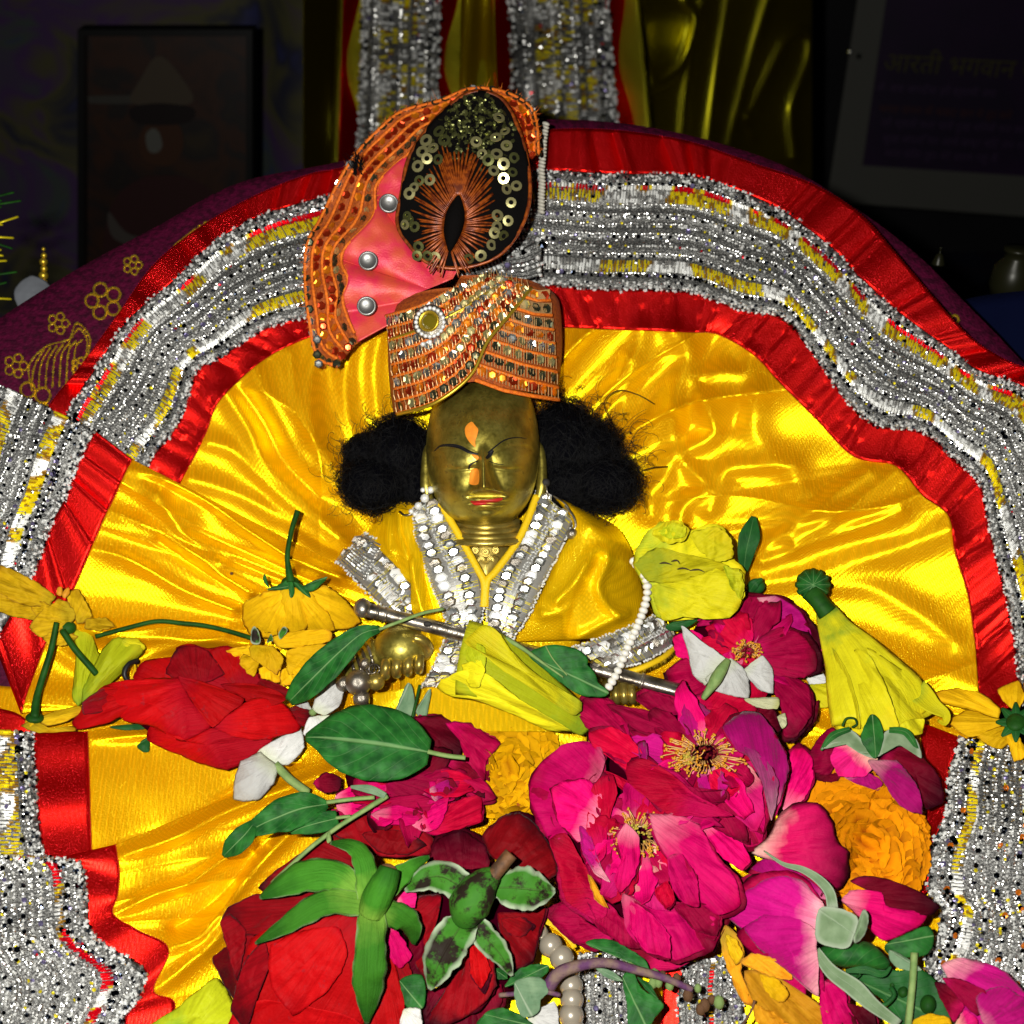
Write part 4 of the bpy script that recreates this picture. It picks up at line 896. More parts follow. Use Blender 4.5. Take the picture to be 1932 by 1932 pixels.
sheet('ribbon', T, M['red'], SCc + np.array([0, 0, 2]), SB + np.array([0, 0, 1]), 120, 12, lambda X, Y, U, V: 3 * np.sin(U * 30), idx=True, thick=0.0005)
lace(T, SA, SB + np.array([0, 0, 6]), wave=lw, accents=60, step=6.4, big=1.2, gold=(), redrow=0.86, edge=(False, True))
picot(SCc, dw=8)
# lap under the flowers
LP = pts('600,1250,-16 700,1200,-20 950,1150,-24 1200,1200,-20 1400,1150,-10 1700,1250,-4 1860,1330,0'); LQ = pts('100,2290,-30 500,2290,-30 800,2290,-30 1000,2290,-30 1300,2290,-30 1600,2290,-30 1950,2290,-30')
LPF = foldfn([(16, 12, xy('1530,1320 1600,1310 1700,1300 1850,1290')), (14, 10, xy('1480,1360 1560,1375 1650,1400')), (14, 14, xy('1040,1720 1070,1760 1100,1790')), (16, 12, xy('1250,1850 1290,1900 1330,1960'))])
sheet('satin_lap', T, M['satin'], LP, LQ, 160, 160, lambda X, Y, U, V: LPF(X, Y) + 7 * nza(X / 60, Y / 60, 3.0), idx=True, thick=0.0004)
sheet('satin_lap', T, M['satin'], pts('-60,1290,4 100,1300,4 300,1300,2 520,1290,-4 740,1290,-10'), pts('-60,1440,-4 100,1440,-6 300,1440,-8 520,1440,-12 740,1440,-16'), 60, 20, lambda X, Y, U, V: 3 * nza(X / 60, Y / 60, 3.0), thick=0.0004)
# lower right wing
RA = pts('1812,1392,30 1790,1462,32 1785,1535,32 1757,1600,32 1752,1680,30 1776,1713,30 1764,1775,28 1744,1812,26 1770,1900,26 1780,1990,26')
RB = pts('2060,1430,20 2070,1490,20 2080,1560,20 2090,1620,20 2090,1700,20 2090,1760,20 2090,1820,20 2090,1880,20 2090,1950,20 2090,2020,20')
lace(T, RA + np.array([0, 0, 5]), RB, wave=lw, accents=60, step=6.2, big=1.2, accmats=('orangefoil', 'navy', 'orangefoil'), gold=(0.16, 0.72), edge=(True, False))
sheet('ribbon', T, M['red'], pts('1735,1362,16 1742,1440,16 1750,1520,16 1735,1600,16 1730,1700,16'), RA[:5] + np.array([0, 0, 1]), 80, 10, lambda X, Y, U, V: 4 * np.sin(U * 17), idx=True, thick=0.0005)
# hem ends that come out between the flowers at the front
lace(T, pts('1096,1800,20 1085,1860,20 1090,1990,20'), pts('1190,1790,30 1200,1850,30 1210,1990,30'), idx=False, accents=6, step=6, big=1.1, gold=())
lace(T, pts('1292,1815,16 1280,1880,16 1285,1990,16'), pts('1400,1800,16 1400,1880,16 1410,1990,16'), idx=False, accents=8, step=6, big=1.1, gold=(), redrow=0.5)
sheet('ribbon', T, M['red'], pts('1240,1800,6 1250,1880,6 1240,1990,6'), pts('1300,1800,8 1292,1880,8 1296,1990,8'), 30, 8, None, thick=0.0005)
# ------------------------------------------------------------------ brass idol
HX, HY, HW = 911.0, 850.0, 116.0; HRX, HRZ = 107.0, 108.0; HTOP, HBOT = 162.0, 145.0
def g2(x, y, cx, cy, sx, sy): return np.exp(-((x - cx) / sx) ** 2 - ((y - cy) / sy) ** 2)
def face_relief(x, y):
    """carved relief of the face, in survey px"""
    z = 0.0
    t = np.clip((y - 856) / 74.0, 0, 1)                     # nose: thin bridge, broad square tip
    nw = 8 + 17 * t ** 1.6
    z = z + (7 + 26 * t) * np.exp(-(np.abs(x - 913 - 3 * t) / nw) ** 3.0) * (1 / (1 + np.exp((y - 929) / 2.2))) * (1 / (1 + np.exp(-(y - 852) / 5.0)))
    z = z + 7 * np.exp(-((x - 911 - 2 * t) / (4 + 3 * t)) ** 2) * (1 / (1 + np.exp((y - 926) / 2.5))) * (1 / (1 + np.exp(-(y - 850) / 5.0)))
    for s in (-1, 1):
        ex = 913 + s * 48
        z = z + 9 * g2(x, y, ex, 870, 40, 26)                # closed lid mound
        z = z - 2.5 * np.exp(-((y - (886 - 0.004 * (x - ex) ** 2)) / 3.0) ** 2) * np.exp(-((x - ex + s * 8) / 30) ** 4)   # lid line
        br = 842 + 0.0065 * (x - (913 + s * 60)) ** 2
        z = z - 2.6 * np.exp(-((y - br) / 2.4) ** 2) * np.exp(-((x - ex - s * 6) / 46) ** 4)
        z = z + 10 * g2(x, y, 913 + s * 52, 925, 36, 34)
    z = z + 8 * np.exp(-((y - 944) / 5.5) ** 2) * np.exp(-((x - 918) / 30) ** 4) + 9 * np.exp(-((y - 955) / 5.0) ** 2) * np.exp(-((x - 918) / 24) ** 4)
    z = z - 6 * np.exp(-((y - 949.5) / 2.0) ** 2) * np.exp(-((x - 918) / 33) ** 4) - 7 * np.exp(-((y - 935) / 4.0) ** 2) * np.exp(-((x - 918) / 34) ** 4)
    z = z + 10 * g2(x, y, 918, 975, 30, 14)
    z = z + 13 * g2(x, y, 908, 818, 58, 52)
    return 1.25 * z
def head_point(a, b):
    """a: polar from crown, b: azimuth"""
    sx = math.sin(a) * math.sin(b); sy = -math.cos(a); sz = math.sin(a) * math.cos(b)
    ca = math.sin(a); k_ = max(ca, 1e-4) ** -0.25
    x = HX + HRX * sx * k_; y = HY + (HTOP if sy < 0 else HBOT) * sy; z = HW + HRZ * sz
    if sz > 0: z += float(face_relief(np.float64(x), np.float64(y))) * min(1, sz * 2.5)
    return (x, y, z)
T = IDOL = thing('brass_idol', 'small brass idol with closed eyes, red lips and orange forehead mark', 'idol', 912, 1330, 20)
na, nb = 190, 260
V = [head_point(math.pi * (i + 0.02) / (na - 1 + 0.04), 2 * math.pi * j / nb) for i in range(na) for j in range(nb)]
mk('head', V, gridfaces(na, nb, True), M['brass'], T)
# front height of the head for the painted marks
def head_w(x, y):
    x = np.asarray(x, float); y = np.asarray(y, float)
    sy = np.clip((y - HY) / np.where(y < HY, HTOP, HBOT), -0.999, 0.999); ca = np.sqrt(1 - sy ** 2)
    sx = np.clip((x - HX) / (HRX * ca ** 0.75), -0.999, 0.999); cz = ca * np.sqrt(1 - sx ** 2)
    return HW + HRZ * cz + face_relief(x, y) * np.minimum(1, cz * 2.5)
def paint(name, s, xf, mat, dw=1.6):
    O = crom(pts(s, xf), 40, True); c = O.mean(0); V = []
    for i in range(0, 8):
        for j in range(40):
            p = c + (O[j] - c) * (i / 7 if i else 0.02); V.append((p[0], p[1], float(head_w(p[0], p[1])) + dw * (1 - (i / 7) ** 4) + 0.3))
    return mk(name, V, gridfaces(8, 40, True), mat, T)
def strip(name, s, xf, widths, mat, dw=1.2):
    S = crom(pts(s, xf), 26); t = np.gradient(S, axis=0)[:, :2]; t /= np.linalg.norm(t, axis=1, keepdims=True); n_ = np.stack([-t[:, 1], t[:, 0]], 1)
    hw = np.interp(np.linspace(0, 1, 26), np.linspace(0, 1, len(widths)), widths); V = []
    for i in range(26):
        for k in (-1, -.5, 0, .5, 1):
            q = S[i, :2] + n_[i] * hw[i] * k; V.append((q[0], q[1], float(head_w(*q)) + dw * (1 - k * k) + 0.3))
    return mk(name, V, gridfaces(26, 5), mat, T)
paint('forehead_mark', '760,250 800,290 830,330 815,400 800,450 800,510 760,480 720,430 695,370 700,300', CF, M['tilak'])
paint('cheek_mark', '760,745 830,740 832,885 745,890 740,820', CF, M['tilak'])
paint('brow_mark', '765,585 830,600 825,640 790,625', CF, M['tilak'])
strip('brow_line', '375,555 440,500 540,492 640,510 740,560 830,582', CF, [0.6, 2.2, 3.0, 3.4, 3.2, 1.2], M['kohl'])
strip('brow_line', '912,625 940,600 985,545', CF, [2.5, 4.0, 2.0], M['kohl'])
strip('brow_line', '930,570 1000,510 1080,450 1160,420 1250,412 1330,425', CF, [1.6, 1.4, 1.3, 1.3, 1.0, 0.5], M['kohl'])  # dark line laid along the carved brow groove, its shade as colour
strip('eye_line', '735,740 745,695 790,665 825,655', CF, [1.5, 2.2, 1.6, 1.2], M['kohl'])
strip('eye_line', '945,655 1010,680 1090,690', CF, [0.7, 0.9, 0.5], M['kohl'])
strip('lip_paint', '752,1068 800,1085 850,1080 920,1070 990,1062 1040,1050 1080,1040', CF, [1.2, 4.2, 5.0, 3.4, 3.6, 4.0, 2.0], M['lip'])
# ears
def ear(s, name='ear'):
    x0 = 913 + s * 97
    for_ = [(x0, 830, 95), (x0 + s * 10, 850, 102), (x0 + s * 13, 890, 104), (x0 + s * 11, 925, 104), (x0 + s * 3, 945, 100)]
    return tube(name, for_, 9, M['brass'], T, n=10, radii=[4, 8, 9, 11, 7])
e1 = ear(1); e2 = ear(-1)
sphd = sphere_mesh('dark_ball', M['dark'], 12, 8); sph_st = sphere_mesh('steel_ball', M['steel'], 16, 10); sph_cl = sphere_mesh('rhinestone', M['clear'], 8, 5); sph_br = sphere_mesh('brass_ball', M['brass_smooth'], 18, 12)
inst('ear_hole', sphd, 1030, 911, 112, 8.5, T, sc=(1, 1, .5))
tube('ear_wire', [(1030, 914, 118), (1032, 926, 124), (1034, 938, 118)], 1.8, M['steel'], T, n=6)
# neck with turned rings, pendant collar
for k in range(4):
    yk = 983 + k * 12; a = np.linspace(-1.25, 1.25, 24); rx = 62 + 5 * k
    tube('neck_ring', np.stack([917 + rx * np.sin(a), yk + 6 + (16 - 2 * k) * np.cos(a) - 10, 70 + k * 6 + 70 * np.cos(a)], 1), 7.0, M['brass_smooth'], T, n=8, m=40)
prof = [(917 + 60 * math.sin(a), y, 66 + 64 * math.cos(a)) for y in np.linspace(940, 1130, 16) for a in np.linspace(0, 2 * math.pi, 32, endpoint=False)]
mk('neck', prof, gridfaces(16, 32, True), M['brass_smooth'], T)
for px, py in [(897, 1038), (916, 1041), (935, 1038), (908, 1056), (926, 1056)]:
    inst('collar_stud', lathe_mesh('stud', [(1, 0), (1.0, .35), (.72, .45), (.66, .2), (.3, .5), (.05, .55)], M['brass_smooth'], 14), px, py, 131 + (4 if abs(px - 916) < 5 else 0), 7.5, T)
patch('collar_pendant', T, M['brass_smooth'], pts('893,1050,128 940,1050,128 930,1075,132 915,1096,134 902,1072,132'), dome=6, wr=0, ruf=0)
# torso under the robe
V = []
for y in np.linspace(985, 1380, 24):
    t = (y - 985) / 395; rx = np.interp(t, [0, .12, .4, .8, 1], [70, 150, 168, 170, 180]); rz = np.interp(t, [0, .15, .5, 1], [40, 60, 66, 70])
    for a in np.linspace(0, 2 * math.pi, 36, endpoint=False): V.append((925 + rx * math.sin(a), y, 40 + rz * math.cos(a)))
TORSO = V
# raised right hand: fist with four curled fingers and a thumb
def ell(name, c, r, mat, T, seg=28, ring=18, rot=0.0, e=1.0):
    V = []
    for i in range(ring):
        a = math.pi * (i + .01) / (ring - 1 + .02)
        for j in range(seg):
            b = 2 * math.pi * j / seg; x, y, z = r[0] * math.sin(a) * math.cos(b), r[1] * math.sin(a) * math.sin(b), r[2] * math.cos(a)
            V.append((c[0] + x * math.cos(rot) - y * math.sin(rot), c[1] + x * math.sin(rot) + y * math.cos(rot), c[2] + z))
    return mk(name, V, gridfaces(ring, seg, True), mat, T)
hand = ell('hand', (757, 1222, 132), (54, 44, 50), M['brass'], T, rot=-0.1)
for k in range(4):
    fx = 730 + k * 21; wd = [10.2, 10.6, 10.4, 9.2][k]
    tube('finger', [(fx - 1, 1247 - 3 * k, 164), (fx - 2, 1256 - 2 * k, 169), (fx - 3, 1265 - 2 * k, 164), (fx - 3, 1273 - 3 * k, 152), (fx - 2, 1275 - 4 * k, 138)], wd, M['brass_smooth'], hand, n=12, m=22, radii=[wd * .9, wd, wd * 1.03, wd, wd * .8])
    ell('fingernail', (fx - 3, 1266 - 3 * k, 163), (6, 4, 6), M['brass_smooth'], hand, 10, 8)
tube('thumb', [(800, 1235, 130), (806, 1222, 152), (796, 1208, 168), (780, 1203, 172)], 12, M['brass_smooth'], hand, n=12, radii=[13, 12.5, 11, 8])
tube('wrist', [(722, 1225, 120), (690, 1250, 105), (660, 1265, 85)], 30, M['brass'], T, n=16, radii=[34, 27, 28])
# left hand, mostly hidden behind the flute end
h2 = ell('hand', (1165, 1300, 84), (34, 26, 30), M['brass'], T)
for k in range(4): tube('finger', [(1146 + k * 15, 1290, 108), (1147 + k * 15, 1306, 114), (1148 + k * 15, 1318, 104), (1149 + k * 15, 1322, 92)], 8, M['brass_smooth'], h2, n=8)
tube('thumb', [(1130, 1300, 84), (1122, 1288, 98), (1132, 1278, 108)], 8.5, M['brass_smooth'], h2, n=8)

# bangles on the wrist
T = thing('silver_bangles', 'tarnished silver coiled bangle with round bells on the idol wrist', 'bangle', 680, 1280, 90)
for k in range(4):
    a = np.linspace(0, 2 * math.pi, 26); cx, cy, cw = 694 - k * 11, 1240 + k * 8, 112 - k * 7
    tube('coil', np.stack([cx + 12 * np.cos(a) * .6 + 15 * np.sin(a) * .5, cy + 34 * np.sin(a) * .8, cw + 34 * np.cos(a)], 1), 3.6, M['steel'], T, n=7, m=44)
for x, y, w, r in ((676, 1288, 150, 25), (640, 1252, 120, 13), (648, 1290, 126, 15), (688, 1252, 152, 11), (662, 1238, 134, 10)): inst('bell', sph_st, x, y, w, r, T)
inst('bell', sph_br, 709, 1286, 146, 17, T)
inst('bell_neck', lathe_mesh('bell_neck', [(1, -.6), (1.05, 0), (1, .6), (.7, .8)], M['steel'], 14), 682, 1318, 130, 15, T, nrm=(0, -1, .2))
for a in range(3):
    b = np.linspace(0, 2 * math.pi, 20); tube('wire_loop', np.stack([694 + 10 * np.cos(b) + 6 * a, 1262 + 9 * np.sin(b), 150 + 5 * np.sin(b + a)], 1), 2.0, M['steel'], T, n=5, m=26)

# flute
T = thing('flute', 'tarnished silver flute held slanting across the yellow robe', 'flute', 985, 1225, 150)
f0 = np.array([690, 1150, 178.0]); f1 = np.array([1296, 1306, 112.0])
tube('pipe', [f0, f0 * .5 + f1 * .5, f1], 13.5, M['steel'], T, n=18, m=30, r2=13)
ell('end_knob', (684, 1147, 179), (17, 19, 17), M['steel'], T, 20, 14)
for t in (0.035, 0.06, 0.70, 0.86): 
    p = f0 + (f1 - f0) * t; d = (f1 - f0) / np.linalg.norm(f1 - f0); tube('ring', [p - d * 3, p, p + d * 3], 15.5, M['steel'], T, n=18, m=3)
for t in (0.19, 0.335, 0.42, 0.60, 0.69, 0.78): p = f0 + (f1 - f0) * t; inst('finger_hole', sphd, p[0] + 1, p[1] - 2, p[2] + 13, 7, T, sc=(1.3, .8, .4))

# ------------------------------------------------------------------ robe
T = ROBE = thing('idol_robe', 'yellow satin robe with silver mirror lace collar and cuffs on the idol', 'robe', 930, 1330, 30)
mk('bodice', [(925 + (x - 925) * 1.0, y, z - 6) for x, y, z in TORSO if y > 1060], gridfaces(sum(1 for q in TORSO if q[1] > 1060) // 36, 36, True), M['robe'], T)
def rnoise(a): return lambda X, Y, U, V: a * nza(X / 30, Y / 30, 4.4)
def puff(h, k=1.0, fold=None, noise=3.0):
    ff = foldfn(fold) if fold else None
    def f(X, Y, U, V):
        z = h * np.sin(V * math.pi) ** 0.6 * (0.55 + 0.45 * np.sin(np.clip(U, 0, 1) * math.pi) ** 0.5) + noise * nza(X / 30, Y / 30, 4.4)
        return z + (ff(X, Y) if ff else 0)
    return f
# right-hand (viewer's) shoulder and sleeve
sheet('sleeve', T, M['robe'], pts('1230,720,70 1330,870,110 1240,1050,120 1160,1230,124 1060,1380,118 1010,1470,100', C3), pts('1380,790,10 1560,890,10 1650,1060,4 1700,1240,0 1760,1360,0 1770,1440,0', C3), 90, 90,
      puff(72, fold=[(24, 10, xy('1250,1260 1350,1150 1430,1010 1490,1000 1510,1050 1460,1180 1500,1280 1560,1330', C3)), (16, 10, xy('1180,1330 1300,1300 1340,1180 1400,1080', C3)), (16, 9, xy('1350,1450 1480,1380 1600,1330', C3)), (14, 12, xy('1420,880 1480,920 1560,960', C3)), (-14, 10, xy('1330,1250 1320,1350 1300,1470', C3))]), thick=0.0005)
sheet('sleeve_hem', T, M['robe'], pts('1010,1460,100 1180,1500,130 1300,1500,140 1420,1500,130 1560,1450,110 1760,1350,30', C3), pts('1040,1640,40 1180,1640,60 1300,1640,70 1420,1640,70 1560,1600,60 1800,1500,10', C3), 60, 16, rnoise(3), thick=0.0005)
# viewer's left: shoulder drape and sleeve
sheet('shoulder', T, M['robe'], pts('560,735,60 430,740,50 370,790,40 300,880,40 270,930,50', C3), pts('640,1000,80 600,1100,100 560,1150,110 500,1180,110 470,1120,100', C3), 70, 60, puff(36, fold=[(26, 12, xy('440,800 440,900 470,1000 520,1140', C3)), (16, 10, xy('380,830 380,950 400,1010', C3)), (-12, 9, xy('470,830 490,930 540,1040', C3))]), thick=0.0005)
sheet('front_panel', T, M['robe'], pts('420,780,90 440,900,112 480,1030,128 500,1180,134 500,1310,130 520,1340,120', C3), pts('530,800,100 540,940,120 610,1150,134 680,1330,130 680,1450,122 600,1640,90', C3), 80, 50,
      puff(20, fold=[(20, 9, xy('500,1060 520,1180 560,1330 600,1480', C3)), (-10, 8, xy('560,1100 600,1250 640,1400', C3))]), thick=0.0005)
sheet('front_panel', T, M['robe'], pts('500,1300,100 540,1400,110 560,1500,110 580,1620,100 560,1800,60', C3), pts('690,1330,118 690,1420,118 660,1560,108 620,1660,90 620,1820,50', C3), 40, 30, puff(14), thick=0.0005)
sheet('skirt_front', T, M['robe'], pts('300,1740,40 520,1690,70 700,1600,80 900,1500,90 1100,1480,90 1400,1600,50', C3), pts('300,2100,0 520,2100,10 700,2100,10 900,2100,10 1100,2100,10 1400,2100,10', C3), 70, 40, rnoise(9), thick=0.0005)
sheet('inner_front', T, M['robe'], pts('640,750,96 740,920,116 850,1100,128 880,1300,132 860,1480,126', C3), pts('1150,740,96 1060,930,116 940,1110,128 900,1320,132 960,1500,126', C3), 40, 3, lambda X, Y, U, V: -40 * np.sin(V * math.pi) * (U < 0.55), thick=0.0004) if False else None
sheet('collar_back', T, M['robe'], pts('770,950,30 840,900,14 915,880,6 1000,895,14 1085,950,30'), pts('760,1040,60 840,1010,40 915,1000,30 1000,1010,40 1090,1040,60'), 30, 10, None, thick=0.0006)
# lace strips with hexagonal mirror sequins
hx_s = hexmesh('mirror_sequin', M['seq_silver']); hx_d = hexmesh('dim_mirror_sequin', M['steel']); hx_w = hexmesh('bright_sequin', M['silver']); hx_r = hexmesh('rose_sequin', M['clear'])
NSEQ = [0]
def robe_lace(a, b, xf, name='lace_trim', cols=2, pitch=15.5):
    A = pts(a, xf); B = pts(b, xf); n0 = 80
    X = crom(A, n0); Yb = crom(B, n0); t = np.linspace(0, 1, 14)
    G = X[:, None] * (1 - t)[None, :, None] + Yb[:, None] * t[None, :, None]; G[..., 2] += 8 * np.sin(t * math.pi)[None, :] ** .6
    P = mk(name, G.reshape(-1, 3), gridfaces(n0, 14), M['lace_white'], T, thick=0.0005)
    Nn = frame_of(G); Ln = np.linalg.norm(np.diff(X, axis=0), axis=1).sum(); Wd = np.linalg.norm(X - Yb, axis=1).mean()
    # clear thread bars and edge beads: too fine to take apart
    pl = Pile(); nb = int(Ln / 3.6)
    for i in range(nb):
        k = min(n0 - 1, int(i / nb * n0))
        for c0, c1 in ((0.06, 0.48), (0.52, 0.94)):
            j0, j1 = int(c0 * 13), int(c1 * 13); p = G[k, j0] + Nn[k, j0] * 6; q = G[k, j1] + Nn[k, j1] * 6; md = (p + q) / 2 + Nn[k, 6] * rng.uniform(1.5, 4)
            f = (G[min(k + 1, n0 - 1), 6] - G[max(k - 1, 0), 6]); f = f / np.linalg.norm(f); f *= 0.62; off = f * rng.uniform(-2.5, 2.5); p, q, md = p + off, q + off, md + off
            pl.add([p - f, p + f, md + f, md - f, q + f, q - f], [(0, 1, 2, 3), (3, 2, 4, 5)], 0 if rng.random() < .8 else 2)
        for j in (0, 6, 7, 13):
            p = G[k, j] + Nn[k, j] * 4 + np.array([rng.gauss(0, 1.2), rng.gauss(0, 1.2), 0]); pl.add(octa(p, 2.9), OCT, 1)
    o = pl.build('thread_bars', [M['lace_white'], M['clear'], M['goldthread']], P); o['kind'] = 'stuff'
    for c in range(cols):
        m = int(Ln / pitch)
        for i in range(m):
            k = int((i + 0.5 * (c % 2)) / m * n0) % n0; j = int((0.28 + 0.46 * c / max(1, cols - 1)) * 13) if cols > 1 else 6
            p = G[k, j]; n = Nn[k, j]; h = rng.choice([hx_s, hx_w, hx_w, hx_s, hx_d, hx_r])
            inst('mirror_sequin', h, p[0], p[1], p[2] + 5.0, 9.6 * min(1.15, Wd / 44), P, sc=(1.2, .95, 1), nrm=n * np.array([.45, .45, 1]) + np.array([rng.gauss(0, .10), rng.gauss(0, .10), 0]), spin=rng.random() * .6)
    return G
robe_lace('520,790,112 528,940,128 600,1150,146 660,1300,150 690,1400,150 640,1560,130 560,1700,110', '640,740,112 735,905,130 835,1085,148 865,1230,152 860,1330,152 800,1480,140 690,1680,120', C3)
robe_lace('1150,700,96 1060,930,124 935,1110,146 900,1230,152 895,1350,152 920,1440,148', '1330,850,110 1260,1000,132 1170,1180,148 1100,1330,152 1050,1400,150 1010,1460,146', C3)
robe_lace('265,920,58 310,940,72 390,1010,92 460,1080,112 510,1180,124 505,1320,128', '120,1055,36 170,1100,56 250,1180,80 330,1260,98 400,1310,112 490,1330,124', C3, cols=2)
robe_lace('1330,1500,150 1450,1460,146 1560,1420,130 1660,1380,100 1760,1335,50', '1500,1600,130 1600,1590,122 1700,1560,110 1800,1510,80 1860,1470,40', C3, cols=2)
# silver bars on the left cuff top
for k in range(12):
    a = C3(262 - k * 11.5, 925 + k * 11); b = C3(350 - k * 8, 975 + k * 16); tube('cuff_bar', [(a[0], a[1], 66), ((a[0] + b[0]) / 2, (a[1] + b[1]) / 2 + 2, 84), (b[0], b[1], 94)], 1.9, M['silver2'], T, n=5)
# yellow bound edges of the collar
for s in ('640,745,118 735,905,136 835,1085,152 875,1170,156 870,1290,156', '1145,720,104 1060,930,130 940,1100,150 890,1160,156 880,1290,156'):
    tube('bound_edge', pts(s, C3), 7.5, M['yellowpipe'], T, n=8, m=40)
P = pts('1600,1630,116 1700,1595,112 1800,1545,88 1865,1480,44', C3); tube('bound_edge', P, 6, M['yellowpipe'], T, n=8, m=30)
pl = Pile()
for i in range(90):
    q = crom(P, 90)[i]; d = np.array([rng.uniform(-3, 5), rng.uniform(6, 13), rng.uniform(-3, 3)]); s_ = np.array([.6, 0, 0]); pl.add([q - s_, q + s_, q + d], [(0, 1, 2)])
o = pl.build('fringe', [M['yellowpipe']], T); o['kind'] = 'stuff'

# ear drops, rhinestones
T = thing('rhinestone_earring', 'short row of clear rhinestones hanging below the idol ear, on the collar', 'earring', 806, 960, 110)
for x, y, r in ((600, 690, 20), (570, 733, 25), (537, 772, 22), (560, 690, 14), (520, 815, 14), (500, 800, 14), (630, 685, 12)): p = C3(x, y); inst('rhinestone', sph_cl, p[0], p[1], 132, r * C3.k, T)
tube('setting_wire', pts('440,800,118 470,820,128 520,800,130 570,740,128 610,680,124', C3), 2.2, M['steel'], T, n=6)
T = thing('ear_drop', 'tarnished metal drop earring resting on the robe shoulder under the hair', 'earring', 1075, 990, 120)
inst('drop', sph_st, *C3(1325, 915), 138, 11, T); tube('hook', pts('1290,770,128 1330,820,136 1345,870,138 1330,900,138', C3), 2.4, M['steel'], T, n=6)
tube('hook', pts('1230,720,120 1290,760,130 1340,840,132', C3), 1.8, M['steel'], T, n=6)

# string of white seed beads
T = thing('bead_string', 'string of small white seed beads hanging from the robe sleeve', 'beads', 1200, 1150, 110)
sm_bw = sphere_mesh('seed_bead', M['pearlw'], 12, 8, 1, 1, .78)
B = crom(pts('1640,1055,60 1690,1120,92 1712,1190,104 1700,1280,112 1660,1390,128 1610,1500,150 1560,1620,158 1515,1700,150', C3), 400); nb_ = 25; B = lin(B, nb_)
for i in range(nb_):
    d = B[min(i + 1, nb_ - 1)] - B[max(i - 1, 0)]; inst('bead', sm_bw, *B[i], 8.5 + rng.uniform(-.5, .5), T, nrm=d)

# ------------------------------------------------------------------ wig
T = thing('black_wig', 'curly black hair wig puffed out on both sides of the brass face', 'wig', 912, 860, 60)
def tuft(blobs, wild, seed, n1):
    r_ = random.Random(seed); pl = Pile()
    sh = lambda q: tuple(v * .9 for v in q)
    root = ell('hair_tuft', blobs[0][:3], sh(blobs[0][3:6]), M['haircore'], T, 24, 16)
    for b in blobs[1:]: ell('hair_roll', b[:3], sh(b[3:6]), M['haircore'], root, 24, 16)
    cu = bpy.data.curves.new('hair_strands', 'CURVE'); cu.dimensions = '3D'; cu.bevel_depth = 0.00009; cu.bevel_resolution = 0; cu.materials.append(M['hair'])
    base = origin(root)
    def strand(P):
        Q = W(P) - base; sp = cu.splines.new('POLY'); sp.points.add(len(Q) - 1)
        sp.points.foreach_set('co', np.concatenate([Q, np.ones((len(Q), 1))], 1).ravel())
    for k in range(n1):                         # combed strands round each roll
        b = blobs[r_.randrange(len(blobs))]; c = np.array(b[:3]); R_ = np.array(b[3:6]) * r_.uniform(0.90, 1.08)
        ax = np.array([r_.gauss(0, 1), r_.gauss(0, .6), r_.gauss(0, .35)]); ax /= np.linalg.norm(ax); e1_ = np.cross(ax, [0.1, 0.2, 1.0]); e1_ /= np.linalg.norm(e1_); e2_ = np.cross(ax, e1_)
        a0 = r_.uniform(0, 6.28); h = r_.uniform(-0.85, 0.85); ln = r_.uniform(0.6, 1.6); P = []
        for t in np.linspace(0, 1, 9):
            a = a0 + ln * t; rr = math.sqrt(1 - h * h); q = rr * math.cos(a) * e1_ + rr * math.sin(a) * e2_ + (h + 0.12 * math.sin(3 * t + k)) * ax; P.append(c + R_ * q * (1 + 0.03 * math.sin(9 * t + k)))
        strand(np.array(P))
    for k in range(wild):                       # loose frizz
        b = blobs[r_.randrange(len(blobs))]; c = np.array(b[:3]); R_ = np.array(b[3:6]); a = r_.uniform(0, 6.28); h = r_.uniform(-0.2, 0.9)
        q = c + R_ * np.array([math.sqrt(1 - h * h) * math.cos(a), math.sqrt(1 - h * h) * math.sin(a), h]) * 0.98
        d = np.array([math.cos(a) * 1.0, math.sin(a) * 1.0 - 0.35, r_.uniform(-.2, .4)]); P = [q]; cr = r_.uniform(5, 16); ph = r_.uniform(0, 6.28); fr = r_.uniform(4, 13); ln = r_.uniform(8, 34) if r_.random() < .8 else r_.uniform(30, 60)
        for t in np.linspace(0.06, 1, 18): P.append(q + d * ln * t + cr * t * np.array([math.cos(ph + fr * t) - math.cos(ph), math.sin(ph + fr * t) - math.sin(ph), 0.3 * math.sin(fr * t)]))
        strand(np.array(P))
    tmp = bpy.data.objects.new('strands_tmp', cu); COL.objects.link(tmp); bpy.context.view_layer.update()
    me = bpy.data.meshes.new_from_object(tmp.evaluated_get(bpy.context.evaluated_depsgraph_get())); bpy.data.objects.remove(tmp)
    o = bpy.data.objects.new('hair_strands', me); COL.objects.link(o); o.parent = root; o['kind'] = 'stuff'; me.materials.clear(); me.materials.append(M['hair'])
tuft([(752, 848, 60, 66, 66, 50), (704, 912, 72, 66, 56, 46), (690, 858, 50, 44, 40, 36), (775, 905, 50, 46, 60, 46)], 320, 3, 2600)
tuft([(1062, 830, 55, 66, 78, 50), (1118, 850, 50, 60, 58, 44), (1140, 910, 68, 70, 56, 46), (1072, 905, 55, 56, 62, 46)], 640, 5, 2900)

